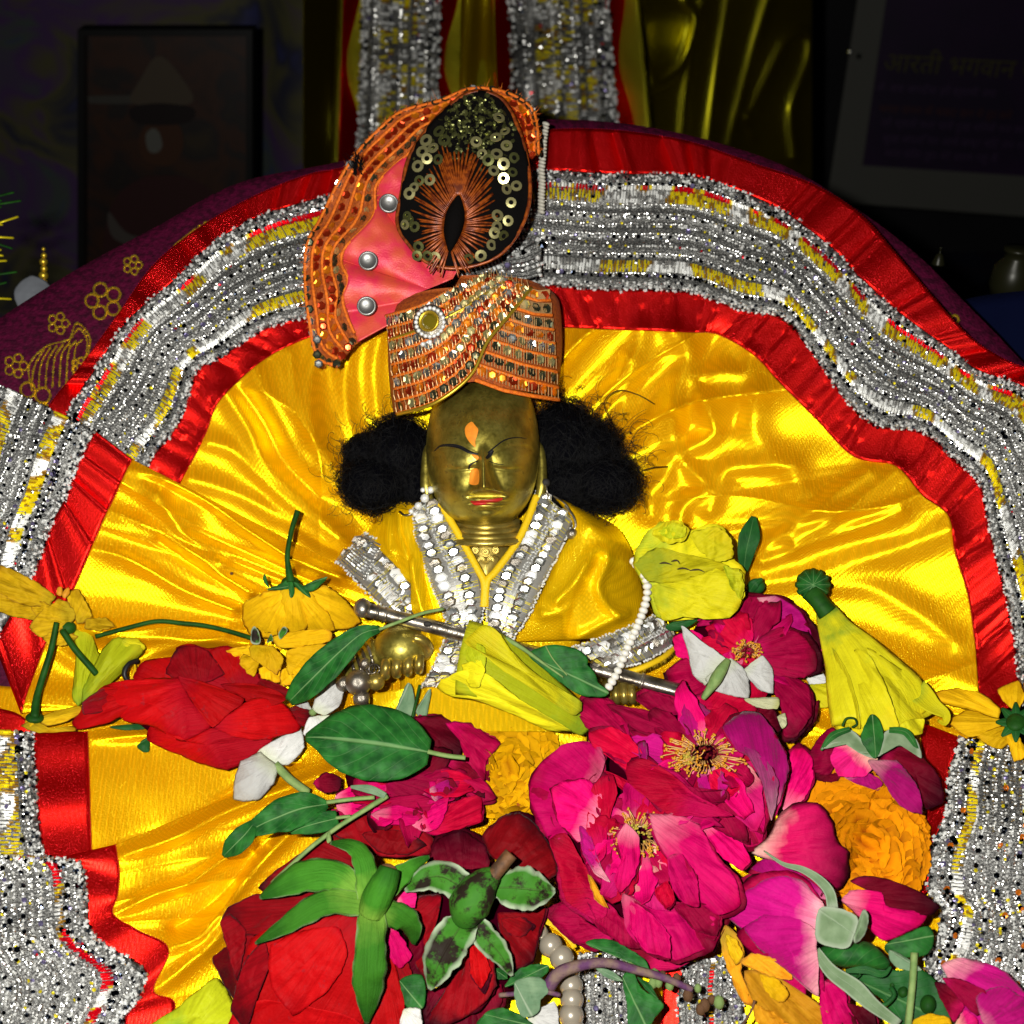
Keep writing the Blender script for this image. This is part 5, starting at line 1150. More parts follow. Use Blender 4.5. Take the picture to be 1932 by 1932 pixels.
# ------------------------------------------------------------------ turban
T = TURB = thing('sequined_turban', 'orange wrapped turban covered with rows of red and silver sequins', 'turban', 900, 770, 110)
TX = 896.0
def turb_w(x, y):
    y = np.asarray(y, float); x = np.asarray(x, float)
    t = np.clip((y - 520) / 260, 0, 1); R_ = 158 + 14 * np.sin(t * math.pi) ; u = np.clip((x - TX) / (R_ + 3), -0.999, 0.999)
    rz = 128 + 18 * t
    return 98 + rz * np.sqrt(1 - u * u) * np.clip(1 - np.exp(-(y - 470) / 26.0), 0, 1)
V = []
nrow = 26
for i, t in enumerate(np.linspace(0, 1, nrow)):
    for a in np.linspace(0, 2 * math.pi, 60, endpoint=False):
        sx = math.sin(a); x = TX + (155 + 10 * math.sin(t * math.pi)) * sx
        ytop = 545 - 22 * math.cos(a) + (18 if x < 850 else -4); ybot = np.interp(x, [735, 760, 820, 886, 950, 1055], [782, 778, 756, 722, 736, 752]) - 4 if math.cos(a) > 0 else 700
        y = ytop + (ybot - ytop) * t; k_ = np.interp(t, [0, .06, .15, 1], [.80, .96, 1.0, 1.0])
        V.append((TX + (x - TX) * k_, y, 98 + ((128 + 18 * t) * math.cos(a) - 4) * k_))
F = gridfaces(nrow, 60, True); F.append(tuple(range(60))); mk('wrap_core', V, F, M['wrapbase'], T)
seqm = {k: hexmesh('turban_' + k, M[k]) for k in ('seq_red', 'seq_dark', 'seq_silver', 'seq_orange', 'seq_gold')}
Atop = pts('728,596 790,578 850,548 924,516'); Abot = pts('748,780 820,757 886,706 918,642 961,590 1000,541')
Btop = pts('1000,548 968,592 926,648 896,706'); Bright = pts('1036,550 1043,610 1049,680 1054,752')
def seqrow(S, kinds, r, parent, dw=4, nseq=None, jit=.12, wfun=turb_w, tn='sequin'):
    Ln = np.linalg.norm(np.diff(S, axis=0), axis=1).sum(); n = nseq or max(2, int(Ln / (r * 1.9))); Q = lin(S, n + 1); Q = (Q[1:] + Q[:-1]) / 2
    for i, p in enumerate(Q):
        w = float(wfun(p[0], p[1])); e = 3.0
        gx = (float(wfun(p[0] + e, p[1])) - float(wfun(p[0] - e, p[1]))) / (2 * e); gy = (float(wfun(p[0], p[1] + e)) - float(wfun(p[0], p[1] - e))) / (2 * e)
        gx, gy = max(-1.6, min(1.6, gx)), max(-1.0, min(1.0, gy))
        inst(tn, seqm[kinds[int(rng.random() * len(kinds))]], p[0], p[1], w + dw, r, parent, nrm=(-gx * .8 + rng.gauss(0, jit), -gy * .8 + rng.gauss(0, jit), 1), spin=rng.random())
def cordrow(S, r, parent, mat='orangecord', dw=4, wfun=turb_w, name='cord'):
    P = np.array([(p[0], p[1], float(wfun(p[0], p[1])) + dw) for p in lin(S, 30)]); return tube(name, P, r, M[mat], parent, n=6, m=40)
nA = 8; tp = crom(Atop, 40); bt = crom(Abot, 40)
for k in range(nA):
    t = (k + .5) / nA; S = tp[:, :2] * (1 - t) + bt[:, :2] * t
    kinds = [['seq_dark', 'seq_silver', 'seq_gold'], ['seq_red', 'seq_orange'], ['seq_gold', 'seq_silver'], ['seq_silver', 'seq_silver', 'seq_gold'], ['seq_red', 'seq_orange'], ['seq_gold', 'seq_silver'], ['seq_red', 'seq_orange'], ['seq_gold', 'seq_dark']][k]
    seqrow(S, kinds, 9.6, T, nseq=16, dw=9, jit=.3)
    for e in ([0] if k else [0]) + ([1] if k == nA - 1 else []):
        t2 = (k + e) / nA; cordrow(tp[:, :2] * (1 - t2) + bt[:, :2] * t2, 3.2, T, dw=5)
nB = 8; tl = crom(Btop, 40)[:, :2]; tr = crom(Bright, 40)[:, :2]
for k in range(nB):
    t = (k + .5) / nB; a = tl[int(t * 39)]; b = tr[int(t * 39)]; md = (a + b) / 2 + np.array([0, 4])
    S = crom(np.array([a, md, b]), 20)
    seqrow(S, [['seq_red', 'seq_orange'], ['seq_dark', 'seq_gold'], ['seq_dark', 'seq_silver'], ['seq_red', 'seq_orange'], ['seq_gold', 'seq_silver'], ['seq_gold', 'seq_dark'], ['seq_dark', 'seq_silver'], ['seq_red', 'seq_orange', 'seq_orange']][k], 9.8, T, dw=5, jit=.3)
    t2 = k / nB; a = tl[int(t2 * 39)]; b = tr[int(t2 * 39)]; cordrow(np.array([a, (a + b) / 2 + [0, 4], b]), 3.6, T, dw=2)
cordrow(np.array([(896, 716), (950, 736), (1000, 746), (1054, 754)]), 4.2, T, dw=3)
# gold piping on the overlap
cordrow(bt[:, :2] + np.array([2, 2]), 3.6, T, 'zari', dw=9, name='gold_cord')
cordrow(crom(np.array([(736, 640, 0), (800, 618, 0), (868, 585, 0), (930, 545, 0), (965, 525, 0)], float), 30)[:, :2], 3.0, T, 'zari', dw=9, name='gold_cord')
# thread loops over the sequins
pl = Pile()
for k in range(nA):
    t = (k + .5) / nA; S = lin(tp[:, :2] * (1 - t) + bt[:, :2] * t, 40); h = 12.0
    for p in S:
        w = float(turb_w(*p)) + 10; a = np.array([p[0] - 2, p[1] - h, w - 2]); b = np.array([p[0] + 2, p[1] + h, w - 2]); m_ = np.array([p[0] + rng.uniform(-2, 2), p[1], w + 2]); s_ = np.array([.55, 0, 0])
        pl.add([a - s_, a + s_, m_ + s_, m_ - s_, b + s_, b - s_], [(0, 1, 2, 3), (3, 2, 4, 5)])
for k in range(nB):
    t = (k + .5) / nB; a_ = tl[int(t * 39)]; b_ = tr[int(t * 39)]
    for p in lin(np.array([a_, (a_ + b_) / 2 + [0, 4], b_]), 26):
        w = float(turb_w(*p)) + 7; s_ = np.array([.55, 0, 0]); pl.add([np.array([p[0], p[1] - 11, w - 2]) - s_, np.array([p[0], p[1] - 11, w - 2]) + s_, np.array([p[0], p[1] + 11, w]) + s_, np.array([p[0], p[1] + 11, w]) - s_], [(0, 1, 2, 3)])
o = pl.build('thread_loops', [plain('amber_thread', (0.55, 0.34, 0.14), 0.45, 0.3)], T); o['kind'] = 'stuff'
# brooch
BR = thing('turban_brooch', 'round brooch with olive gem and ring of rhinestones pinned on the turban', 'brooch', 811, 608, 225)
bw = float(turb_w(811, 608)) + 10
inst('setting', lathe_mesh('brooch_plate', [(1, 0), (1.02, .12), (.95, .2), (.1, .22)], M['steel'], 24), 811, 608, bw, 33, BR, nrm=(-.35, -.1, 1))
inst('rim', lathe_mesh('gem_rim', [(1.1, 0), (1.14, .35), (1.0, .42), (.95, .2)], M['zari'], 24), 811, 607, bw + 7, 18, BR, nrm=(-.35, -.1, 1))
inst('gem', lathe_mesh('gem', [(1, 0), (.95, .3), (.62, .55), (.1, .6)], M['gem'], 10, False), 811, 607, bw + 8, 17, BR, nrm=(-.35, -.1, 1))
for k in range(20):
    a = 2 * math.pi * k / 20; inst('rhinestone', sph_cl, 811 + 26 * math.cos(a), 608 + 27 * math.sin(a), bw + 10 - 8 * math.cos(a) * -.35 * 2.0, 4.4, BR)
for x, y in ((858, 1775), (905, 1760), (1010, 1640), (1005, 1600)): p = C2(x, y); inst('rhinestone', sph_cl, p[0], p[1], bw + 4, 5, BR)

# ------------------------------------------------------------------ pink fan plume with sequin border
T = FAN = thing('turban_plume', 'pink pleated fan plume with orange sequin border behind the turban', 'plume', 838, 560, 120)
FO = pts('1620,520,150 1610,320,150 1560,200,150 1400,110,150 1180,85,150 960,170,146 720,235,140 560,365,134 440,490,130 330,650,126 180,950,122 95,1110,120 80,1330,118 105,1600,112 165,1860,104 300,1910,104', C2)
FI = pts('1480,560,160 1470,420,160 1440,320,160 1350,260,160 1200,240,160 1040,300,156 900,380,152 780,500,150 640,620,146 545,740,140 530,930,136 350,1130,132 320,1240,132 365,1350,130 330,1500,126 430,1760,112', C2)
ap = np.array([838, 556, 136.0]); FA = np.array([ap + (FI[i] - ap) * 0.06 for i in range(len(FI))])
sheet('pink_fabric', T, M['pink'], FA, FI, 220, 40, lambda X, Y, U, V: 26 * V ** .8 * np.abs(np.sin(U * 19 + 0.8)) ** .7 * np.sin(np.minimum(V * 1.15, 1) * math.pi * .55) - 12 * V + 2.5 * nza(X / 25, Y / 25, 1.0), idx=True, thick=0.0005)
def fw(X, Y, U, V): return 9 * np.sin(U * 46) * (0.4 + .6 * (1 - V)) + 3 * np.sin(V * 22)
_, GB = sheet('border', T, M['wrapbase'], FO, FI + np.array([0, 0, 3]), 160, 22, fw, idx=True, thick=0.0008)
NB = frame_of(GB)
for row, v in enumerate((0.08, 0.36, 0.62, 0.9)):
    j = int(v * 21); S = GB[:, j]; Ln = np.linalg.norm(np.diff(S, axis=0), axis=1).sum(); n = int(Ln / 17.5)
    for i in range(n):
        k = int((i + .5) / n * 159); p = S[k]; nn = NB[k, j]; mm = rng.choice([['seq_dark', 'seq_silver', 'seq_dark'], ['seq_red', 'seq_orange', 'seq_red'], ['seq_red', 'seq_red', 'seq_orange'], ['seq_dark', 'seq_dark', 'seq_gold']][row])
        inst('sequin', seqm[mm], p[0], p[1], p[2] + 3, 8.6, T, nrm=nn * np.array([.8, .8, 1]) + np.array([rng.gauss(0, .22), rng.gauss(0, .22), 0]), spin=rng.random())
for v in (0.0, 0.22, 0.5, 0.76, 1.0):
    j = int(v * 21); tube('cord', GB[::4, j] + np.array([0, 0, 5]), 3.2, M['orangecord'], T, n=6, m=110)
pl = Pile()
for j_ in (0, 21):
    for i_ in range(0, 160):
        for _ in range(4):
            p = GB[i_, j_] + np.array([rng.gauss(0, 2), rng.gauss(0, 2), 4]); d = np.array([rng.gauss(0, 7), rng.gauss(0, 7), rng.uniform(-2, 6)]); s_ = np.array([.5, .4, 0]); pl.add([p - s_, p + s_, p + d], [(0, 1, 2)])
o = pl.build('frayed_threads', [M['orangecord']], T); o['kind'] = 'stuff'
# loose frayed end with dangling sequins
for x, y, m_ in ((160, 1745, 'seq_silver'), (160, 1845, 'seq_dark'), (170, 1905, 'seq_silver'), (285, 1840, 'seq_red'), (290, 1905, 'seq_red')): p = C2(x, y); inst('sequin', seqm[m_], p[0], p[1], 112, 8.6, T, nrm=(.1, -.1, 1), spin=rng.random())
mir = lathe_mesh('mirror', [(1, 0), (1.0, .12), (.9, .2), (.82, .2), (.8, .15), (.1, .17)], M['mirror'], 24)
for x, y in ((632, 846), (497, 1225), (487, 1523)): p = C2(x, y); inst('mirror_disc', mir, p[0], p[1], 158, 18.5, T, nrm=(.05 + rng.gauss(0, .08), rng.gauss(0, .08), 1))
# black feather wisps at the plume edge
pl = Pile()
for k in range(40):
    p0 = np.array([*C2(430 + rng.uniform(-30, 40), 610 + rng.uniform(-20, 60)), 150.]); d = np.array([rng.uniform(-34, 10), rng.uniform(-44, -8), rng.uniform(-8, 16)]); s_ = np.array([1.3, .8, 0]); pl.add([p0 - s_, p0 + s_, p0 + d * .6 + s_ * .6, p0 + d], [(0, 1, 2), (0, 2, 3)])
o = pl.build('feather_wisps', [M['velvet']], T); o['kind'] = 'stuff'

# ------------------------------------------------------------------ feather eye medallion
T = MED = thing('feather_medallion', 'oval black feather eye with orange stitched centre and ring sequins on the turban', 'ornament', 868, 500, 190)
MO = pts('1180,110,186 1370,150,188 1480,330,192 1550,580,196 1560,840,196 1480,1050,196 1340,1200,194 1110,1270,190 900,1240,188 760,1110,186 690,970,184 720,760,184 760,560,184 860,390,184 990,240,186', C2)
patch('velvet_disc', T, M['velvet'], MO, dome=26, wr=3, ruf=2, thick=8, nr=14, nth=70)
MOc = crom(MO, 90, True); mc = MOc.mean(0)
tube('rolled_edge', np.concatenate([MOc, MOc[:2]]) + np.array([0, 0, 2]), 4.0, M['orangesilk'], T, n=7, m=140)
def med_w(x, y):
    a = np.arctan2(y - mc[1], x - mc[0]); aa = np.arctan2(MOc[:, 1] - mc[1], MOc[:, 0] - mc[0]); o_ = np.argsort(aa); R_ = np.interp(a, aa[o_], np.linalg.norm(MOc[:, :2] - mc[:2], axis=1)[o_], period=2 * math.pi)
    r = min(1.0, math.hypot(x - mc[0], y - mc[1]) / R_); return mc[2] + 26 * (1 - r * r) + 2, r
ey = C2(1065, 975)
def slit(t): return C2(1095 - 60 * t, 790 + 370 * t)
for k in range(84):                             # satin-stitched threads round the pupil
    t = (k % 42) / 41; side = 1 if k < 42 else -1; x0, y0 = slit(t); hw = 19 * math.sin(math.pi * min(max(t, .03), .97)) ** .8
    a = (t - .5) * 2.5 + rng.gauss(0, .05); L_ = 80 + rng.uniform(-16, 10) - 26 * abs(t - .45) * (1.0 if t > .45 else -1.2)
    dx = side * math.cos(a) ; dy = math.sin(a) * 0.95 - (0.10)
    p0 = (x0 + side * hw, y0); p1 = (x0 + side * hw * .6 + dx * L_ * .8, y0 + dy * L_)
    q = [(p0[0], p0[1], med_w(*p0)[0] + 5), ((p0[0] + p1[0]) / 2, (p0[1] + p1[1]) / 2 + rng.uniform(-2, 2), med_w((p0[0] + p1[0]) / 2, (p0[1] + p1[1]) / 2)[0] + 8), (p1[0], p1[1], med_w(*p1)[0] + 3)]
    tube('silk_thread', q, 2.2, M['orangesilk'], T, n=5, m=8, radii=[1.6, 2.4, 1.4])
for k in range(9):
    x0, y0 = slit(0.02); a = -1.57 + (k - 4) * .10; tube('silk_thread', [(x0, y0, med_w(x0, y0)[0] + 5), (x0 + 40 * math.cos(a), y0 + 40 * math.sin(a), med_w(x0, y0 - 30)[0] + 8), (x0 + 84 * math.cos(a), y0 + 84 * math.sin(a), med_w(x0, y0 - 70)[0] + 4)], 2.4, M['orangesilk'], T, n=5, m=8)
sl = np.array([(*slit(t), med_w(*slit(t))[0] + 6) for t in np.linspace(0, 1, 9)]); tube('pupil', sl, 18, M['velvet'], T, n=10, m=24, radii=[2, 10, 16, 19, 19, 17, 14, 9, 3])
rg = {k: hexmesh('ring_' + k, M[k], True) for k in ('seq_gold', 'glitter')}
for x, y in [(855, 505), (925, 480), (885, 550), (960, 555), (825, 600), (835, 695), (880, 430), (905, 690), (1360, 280), (1400, 370), (1340, 410), (1410, 465), (1460, 545), (1345, 520), (1325, 630), (1390, 585), (1390, 680), (1450, 640), (1410, 750), (1475, 730), (1440, 840), (755, 930), (805, 1000), (740, 985), (760, 960), (1345, 1000), (1390, 1060), (1330, 1040), (1310, 1120), (1350, 925), (1420, 960), (830, 1130), (890, 1190), (820, 1190), (940, 1200), (770, 780), (800, 740), (965, 370), (1160, 1210), (1240, 1190), (1000, 430), (1210, 440), (1250, 520), (1290, 560)]:
    p = C2(x, y); w, r = med_w(*p); inst('ring_sequin', rg['seq_gold' if rng.random() < .75 else 'glitter'], p[0], p[1], w + 6 + rng.random() * 3, rng.uniform(9.5, 12.8), T, nrm=((p[0] - mc[0]) / 400 + rng.gauss(0, .22), (p[1] - mc[1]) / 400 + rng.gauss(0, .22), 1), spin=rng.random())
pl = Pile()
for k in range(620):
    x, y = rng.gauss(1180, 130), rng.gauss(300, 120); p = C2(x, y); w, r = med_w(*p)
    if r > .97: continue
    pl.add(rnd_hex(np.array([p[0], p[1], w + rng.uniform(0, 5)]), np.array([0, 0, 1.]), rng.uniform(3, 6), .7, 1), HEXF, 0 if rng.random() < .6 else 1)
o = pl.build('glitter_tuft', [M['glitter'], M['velvet']], T); o['kind'] = 'stuff'
# pale corded loop and lace end beside the medallion
T = thing('corded_loop', 'pale grey twisted cord standing upright between medallion and silver lace', 'cord', 1024, 290, 60)
P = lin(pts('1670,320,60 1655,420,70 1650,520,76 1640,620,78 1645,700,76 1640,800,66 1640,900,60', C2), 26)
cm = sphere_mesh('cord_bead', plain('pale_cord', (0.42, 0.40, 0.34), .6, .2), 8, 6, 1, .6, 1)
for i, p in enumerate(P): inst('twist', cm, p[0], p[1], p[2], 7.5, T, nrm=(1, .4, .2), sc=(.6, .9, 1))
T = thing('lace_tab', 'short silver lace tab tucked behind the turban top', 'lace', 990, 505, 60)
G = lace(T, pts('1400,1180,70 1520,1140,80 1640,1080,80', C2), pts('1400,1330,70 1520,1350,80 1640,1320,80', C2), idx=False, accents=4, step=7.5, big=1.15, gold=())
# dark hair strand stray across the cloth
for nm, s, lb in (('loose_hair', '1560,400,30 1490,250,40 1560,180,44 1660,200,40 1750,250,30', 'long stray black hair looping above the right hair puff'), ('loose_hair', '1690,590,20 1740,575,26 1820,570,20', 'short stray black hair at the right side of the wig')):
    o = tube(nm, pts(s, C3), 1.0, M['hair'], None, n=4, m=26); tag(o, lb, 'hair')
# ------------------------------------------------------------------ offered flowers
ZS = 1.2
_pts = pts
def pts(s, xf=FULL, w=0.0):                  # heights above the cloth, in the flowers' own scale
    P = _pts(s, xf, w); P[:, 2] = np.where(P[:, 2] > 20, 20 + (P[:, 2] - 20) * ZS, P[:, 2]); return P
M['p_maroonw'] = petalmat('maroon_petal_pale_claw', (0.85, 0.50, 0.42), (0.55, 0.004, 0.09), (0.045, 0.0, 0.007), edge=(0.03, 0, 0.005), veins=0.3, p1=0.34, p2=0.46)
M['mari_core'] = plain('marigold_gap_shade', (0.38, 0.085, 0.0), .8)  # dark core colour in place of shade in the marigold's gaps
M['p_limew'] = petalmat('lime_white_petal', (0.60, 0.62, 0.30), (0.66, 0.66, 0.40), (0.55, 0.56, 0.2), veins=0.2)
def stamens(T, xf, cx, cy, w, rx, ry, n, lean=(0, 0), pist='pistil', pr=46):
    c = np.array([*xf(cx, cy), 20 + (w - 20) * ZS]); rx *= xf.k; ry *= xf.k
    pl = Pile()
    for k in range(n):
        a = rng.uniform(0, 6.283); r = rng.uniform(.45, 1.0); tip = c + np.array([rx * r * math.cos(a) + lean[0], ry * r * math.sin(a) + lean[1], rng.uniform(8, 26)])
        b = c + np.array([rx * .3 * math.cos(a), ry * .3 * math.sin(a), -6]); md = (b + tip) / 2 + np.array([rng.uniform(-4, 4), rng.uniform(-4, 4), 8])
        V, F = tube('', [b, md, tip], 1.0, None, n=4, m=6, raw=True); pl.add(V, F, 0)
        V, F = tube('', [tip - np.array([rng.uniform(-3, 3), rng.uniform(-3, 3), 0]), tip + np.array([0, 0, 1.5]), tip + np.array([rng.uniform(-4, 4), rng.uniform(-4, 4), 0])], 2.1, None, n=5, m=5, raw=True); pl.add(V, F, 1)
    o = pl.build('stamens', [M['filament'], M['anther']], T, smooth=True); o['kind'] = 'stuff'
    pl = Pile()
    for k in range(40):
        a = rng.uniform(0, 6.283); r = math.sqrt(rng.random()) * pr * xf.k; p = c + np.array([r * math.cos(a), r * math.sin(a), rng.uniform(4, 14)]); pl.add(octa(p, 3.0), OCT)
    o = pl.build('pistil', [M[pist]], T); o['kind'] = 'stuff'
M['rose_gap_shade'] = plain('rose_gap_shade', (0.030, 0.0, 0.005), .9, spec=0.0)  # near-black core colour, stands for the shade between rose petals
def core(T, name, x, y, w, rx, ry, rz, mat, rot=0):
    if name == 'flower_base' and mat in ('p_maroon', 'p_crim', 'p_dred'): mat = 'rose_gap_shade'
    return ell(name, (x, y, w), (rx, ry, rz), M[mat], T, 20, 12, rot=rot)

def whorl(T, xf, cx, cy, w, R, n, mats, seed):
    r_ = random.Random(seed); c = np.array([*xf(cx, cy), 20 + (w - 20) * ZS]); R *= xf.k
    for k in range(n):
        a = 6.283 * k / n + r_.uniform(-.25, .25); l = R * r_.uniform(.55, .95); d = np.array([math.cos(a), math.sin(a), 0]); t = np.array([-d[1], d[0], 0]) * r_.uniform(-.2, .2) * l
        sweep('petal', T, M[mats[k % len(mats)]], np.array([c + d * R * .16, c + d * l * .5 + t * .4 + np.array([0, 0, 10]), c + d * l * .85 + t + np.array([0, 0, r_.uniform(8, 22)]), c + d * l + t * 1.2 + np.array([0, 0, r_.uniform(0, 24)])]), [R * .06, R * .17, R * r_.uniform(.15, .24), R * .07], cup=r_.uniform(-.1, .7), ruf=.8, jag=.3, wr=4, nv=16, nu=9, twist=r_.uniform(-.8, .8), seed=k * 1.3 + seed)
# red rose at the left
T = thing('red_rose', 'bright red rose lying on its side left of the round green leaf', 'rose', 360, 1380, 10)
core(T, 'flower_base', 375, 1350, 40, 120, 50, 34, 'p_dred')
P_(T, 'p_red', '690,900 720,820 830,800 900,790 905,740 980,728 1060,750 1180,738 1300,860 1390,930 1320,1000 1000,1010 750,980', C5, 66, dome=24, base=(1050, 1000))
P_(T, 'p_dred', '910,750 1000,735 1060,760 1150,880 1000,950 850,880', C5, 84, dome=16, base=(1000, 940), curl=6)
P_(T, 'p_red', '1080,765 1180,745 1320,880 1340,960 1180,930', C5, 82, dome=14, base=(1200, 940), curl=6)
P_(T, 'p_dred', '1300,900 1420,930 1500,970 1490,1000 1380,1010 1290,980', C5, 84, dome=12, curl=5)
P_(T, 'p_red', '1130,935 1280,930 1400,960 1480,1010 1380,1050 1230,1010', C5, 96, dome=12, curl=6)
P_(T, 'p_dred', '1430,1080 1540,1040 1600,1080 1570,1150 1500,1150', C5, 74, dome=14)
P_(T, 'p_red', '370,1130,40 480,970,60 600,930,72 740,940,80 720,1050,80 560,1130,62 400,1170,40', C5, dome=18, base=(740, 1000))
P_(T, 'p_dred', '420,1030 520,960 620,930 640,990 520,1080 430,1090', C5, 66, dome=16)
P_(T, 'p_red', '500,960,70 640,915,96 920,898,112 970,1000,112 1090,1150,96 940,1230,80 780,1150,84 640,1125,76 560,1030,76', C5, dome=22, base=(930, 920), curl=-8)
P_(T, 'p_red', '770,1150,70 940,1225,84 1090,1155,98 1180,1190,96 1400,1215,70 1310,1290,62 1180,1382,48 1000,1330,52 860,1275,54 755,1225,50', C5, dome=20, base=(1090, 1160))
P_(T, 'p_red', '1085,1150,104 1180,1080,116 1300,1005,112 1450,1030,96 1535,1130,76 1530,1175,70 1350,1222,84 1200,1205,98', C5, dome=18, base=(1110, 1140))
P_(T, 'p_red', '915,895,116 1050,925,124 1260,1010,118 1170,1090,116 1085,1155,110 990,1030,120', C5, dome=14, base=(940, 910), curl=4)
P_(T, 'leafd', '560,1155 680,1140 800,1135 740,1165 640,1170', C5, 34, name='leaf', dome=4)
P_(T, 'leafd', '705,1250 760,1210 765,1275 730,1280', C5, 30, name='leaf', dome=3)
o = TB(None, 'kohl', '705,815,60 660,830,70 638,880,70 660,922,62', 15, C5, name='dried_stem', n=8); tag(o, 'dark curled dried stem end just above the bright red rose', 'stem')
o = P_(None, 'p_yel', '690,830 705,860 690,905 665,910 680,870', C5, 62, name='petal_scrap', dome=4); tag(o, 'tiny yellow petal scrap beside the dark curled stem', 'petal')

# white periwinkles
T = thing('white_flower', 'white flower with green eye behind the right end of the red rose', 'flower', 590, 1345, 30)
P_(T, 'p_white', '1605,1060,96 1640,950,100 1690,878,92 1745,920,90 1765,965,88 1740,1050,92 1670,1095,96', C5, dome=10, base=(1605, 1070))
P_(T, 'p_white', '1490,1005,92 1560,1000,96 1600,1065,96 1560,1060,94 1510,1040,90', C5, dome=6, base=(1605, 1070))
P_(T, 'p_white', '1555,1190,84 1585,1105,94 1690,1095,92 1620,1180,86 1575,1205,82', C5, dome=8, base=(1605, 1080))
P_(T, 'p_white', '1585,1010,96 1650,900,90 1700,760,80 1640,780,76 1590,900,88', C5, dome=8, base=(1600, 1060))
inst('eye', sphere_mesh('lime_eye', M['stemp'], 10, 7), *C5(1606, 1078), 100, 8, T)
T = thing('white_flower', 'white flower with two broad petals and a pale stalk below the red rose', 'flower', 520, 1430, 20)
P_(T, 'p_white', '1320,1285,64 1400,1225,68 1540,1160,66 1562,1260,60 1480,1350,58 1400,1335,64', C5, dome=10, base=(1400, 1340))
P_(T, 'p_white', '1235,1330,62 1335,1285,70 1425,1350,72 1405,1440,66 1330,1530,52 1195,1527,46 1212,1400,56', C5, dome=16, base=(1400, 1350), curl=-5)
TB(T, 'stemp', '1410,1345,64 1490,1425,60 1580,1490,50', 23, C5)

# lime bud
T = thing('lime_bud', 'pale lime green folded bud lying behind the red rose', 'bud', 190, 1310, 20)
P_(T, 'p_limeg', '380,655 460,660 505,770 525,860 480,950 400,1045 370,1000 388,800', C5, 52, dome=26, base=(400, 1040))
P_(T, 'p_limeg', '520,770 600,690 720,720 745,765 660,850 560,940 430,1035 420,970', C5, 60, dome=22, base=(420, 1030))
P_(T, 'p_lime', '600,700 700,700 750,750 690,790 620,770', C5, 66, dome=8)

# withered yellow blossoms at the left
T = thing('withered_yellow_flower', 'withered yellow flower drooping over the left ribbon with short green stalk', 'flower', 110, 1180, 40)
for s, b in (('0,325 100,365 200,420 285,485 240,540 100,525 -40,450', (280, 500)), ('-40,455 120,520 225,560 180,605 60,585 -40,545', (260, 540)), ('150,645 195,575 300,500 375,540 385,600 300,665 205,690', (350, 620)),
             ('335,462 400,448 445,520 475,590 400,625 360,545', (370, 610)), ('160,530 230,510 290,570 250,620 190,600', (300, 560)), ('440,600 540,590 590,640 500,660 440,650', (420, 620)), ('220,690 300,660 400,690 340,735 250,735', (340, 660))):
    P_(T, 'p_yeld', s, C5, 64 + rng.uniform(-6, 10), dome=16, base=b, wr=9, ruf=6, curl=6)
for s in ('290,470 300,440 320,440 315,480', '320,470 350,440 355,470 330,495'): P_(T, 'anther', s, C5, 84, name='anther', dome=5)
core(T, 'calyx', *C5(345, 645), 72, 17, 14, 14, 'stem'); TB(T, 'stem', '320,660,80 380,750,84 440,820,80 495,882,74', 17, C5)
T = thing('withered_yellow_flower', 'yellow flower with long dark upright stalk at the left border', 'flower', 90, 1360, 30)
TB(T, 'stem', '290,618,88 262,760,80 225,880,72 190,1000,64 178,1100,58', 17, C5, radii=[14, 17, 18, 19, 26])
for s, b in (('200,1110 290,1070 415,1045 425,1080 330,1130 240,1150', (190, 1120)), ('110,1150 180,1120 250,1160 380,1150 390,1175 200,1185', (180, 1120)), ('130,1120 180,1100 200,1150 140,1170', (180, 1110))): P_(T, 'p_yeld', s, C5, 46, dome=10, base=b, wr=5)
core(T, 'calyx', *C5(178, 1108), 56, 18, 11, 12, 'stem')

# nodding yellow flower with upright stalk
T = thing('yellow_flower', 'yellow bell shaped flower turned face down with its stalk standing up', 'flower', 560, 1180, 40)
core(T, 'disc', *C5(1500, 540), 58, 58, 40, 26, 'p_yeld')
for s, b in (('1240,600,50 1255,510,60 1400,450,84 1490,440,92 1470,560,88 1420,660,62 1290,685,44', (1490, 440)), ('1560,450,90 1680,430,76 1790,520,56 1855,620,40 1760,655,46 1640,650,60 1570,560,84', (1510, 440)),
             ('1330,480,72 1440,440,94 1500,445,98 1480,600,88 1430,690,60 1330,690,50', (1495, 440)), ('1440,450,96 1500,440,100 1560,460,98 1580,640,80 1500,700,60 1420,680,64', (1500, 440)), ('1520,450,98 1580,450,94 1680,560,76 1720,660,52 1640,690,50 1560,640,74', (1510, 440))):
    P_(T, 'p_yel', s, C5, dome=20, base=b, wr=3, ruf=4)
for s in ('1370,450 1440,420 1480,400 1490,440 1440,450', '1480,420 1500,410 1510,470 1490,490', '1510,410 1570,440 1590,490 1530,450', '1350,400 1360,370 1380,440', '1560,430 1680,385 1600,460'): P_(T, 'leaf', s, C5, 106, name='sepal', dome=4)
core(T, 'calyx', *C5(1490, 415), 102, 18, 13, 15, 'stem'); TB(T, 'stem', '1528,45,96 1495,150,100 1475,270,104 1480,340,104 1492,410,104', 14, C5, radii=[15, 13, 13, 14, 24])

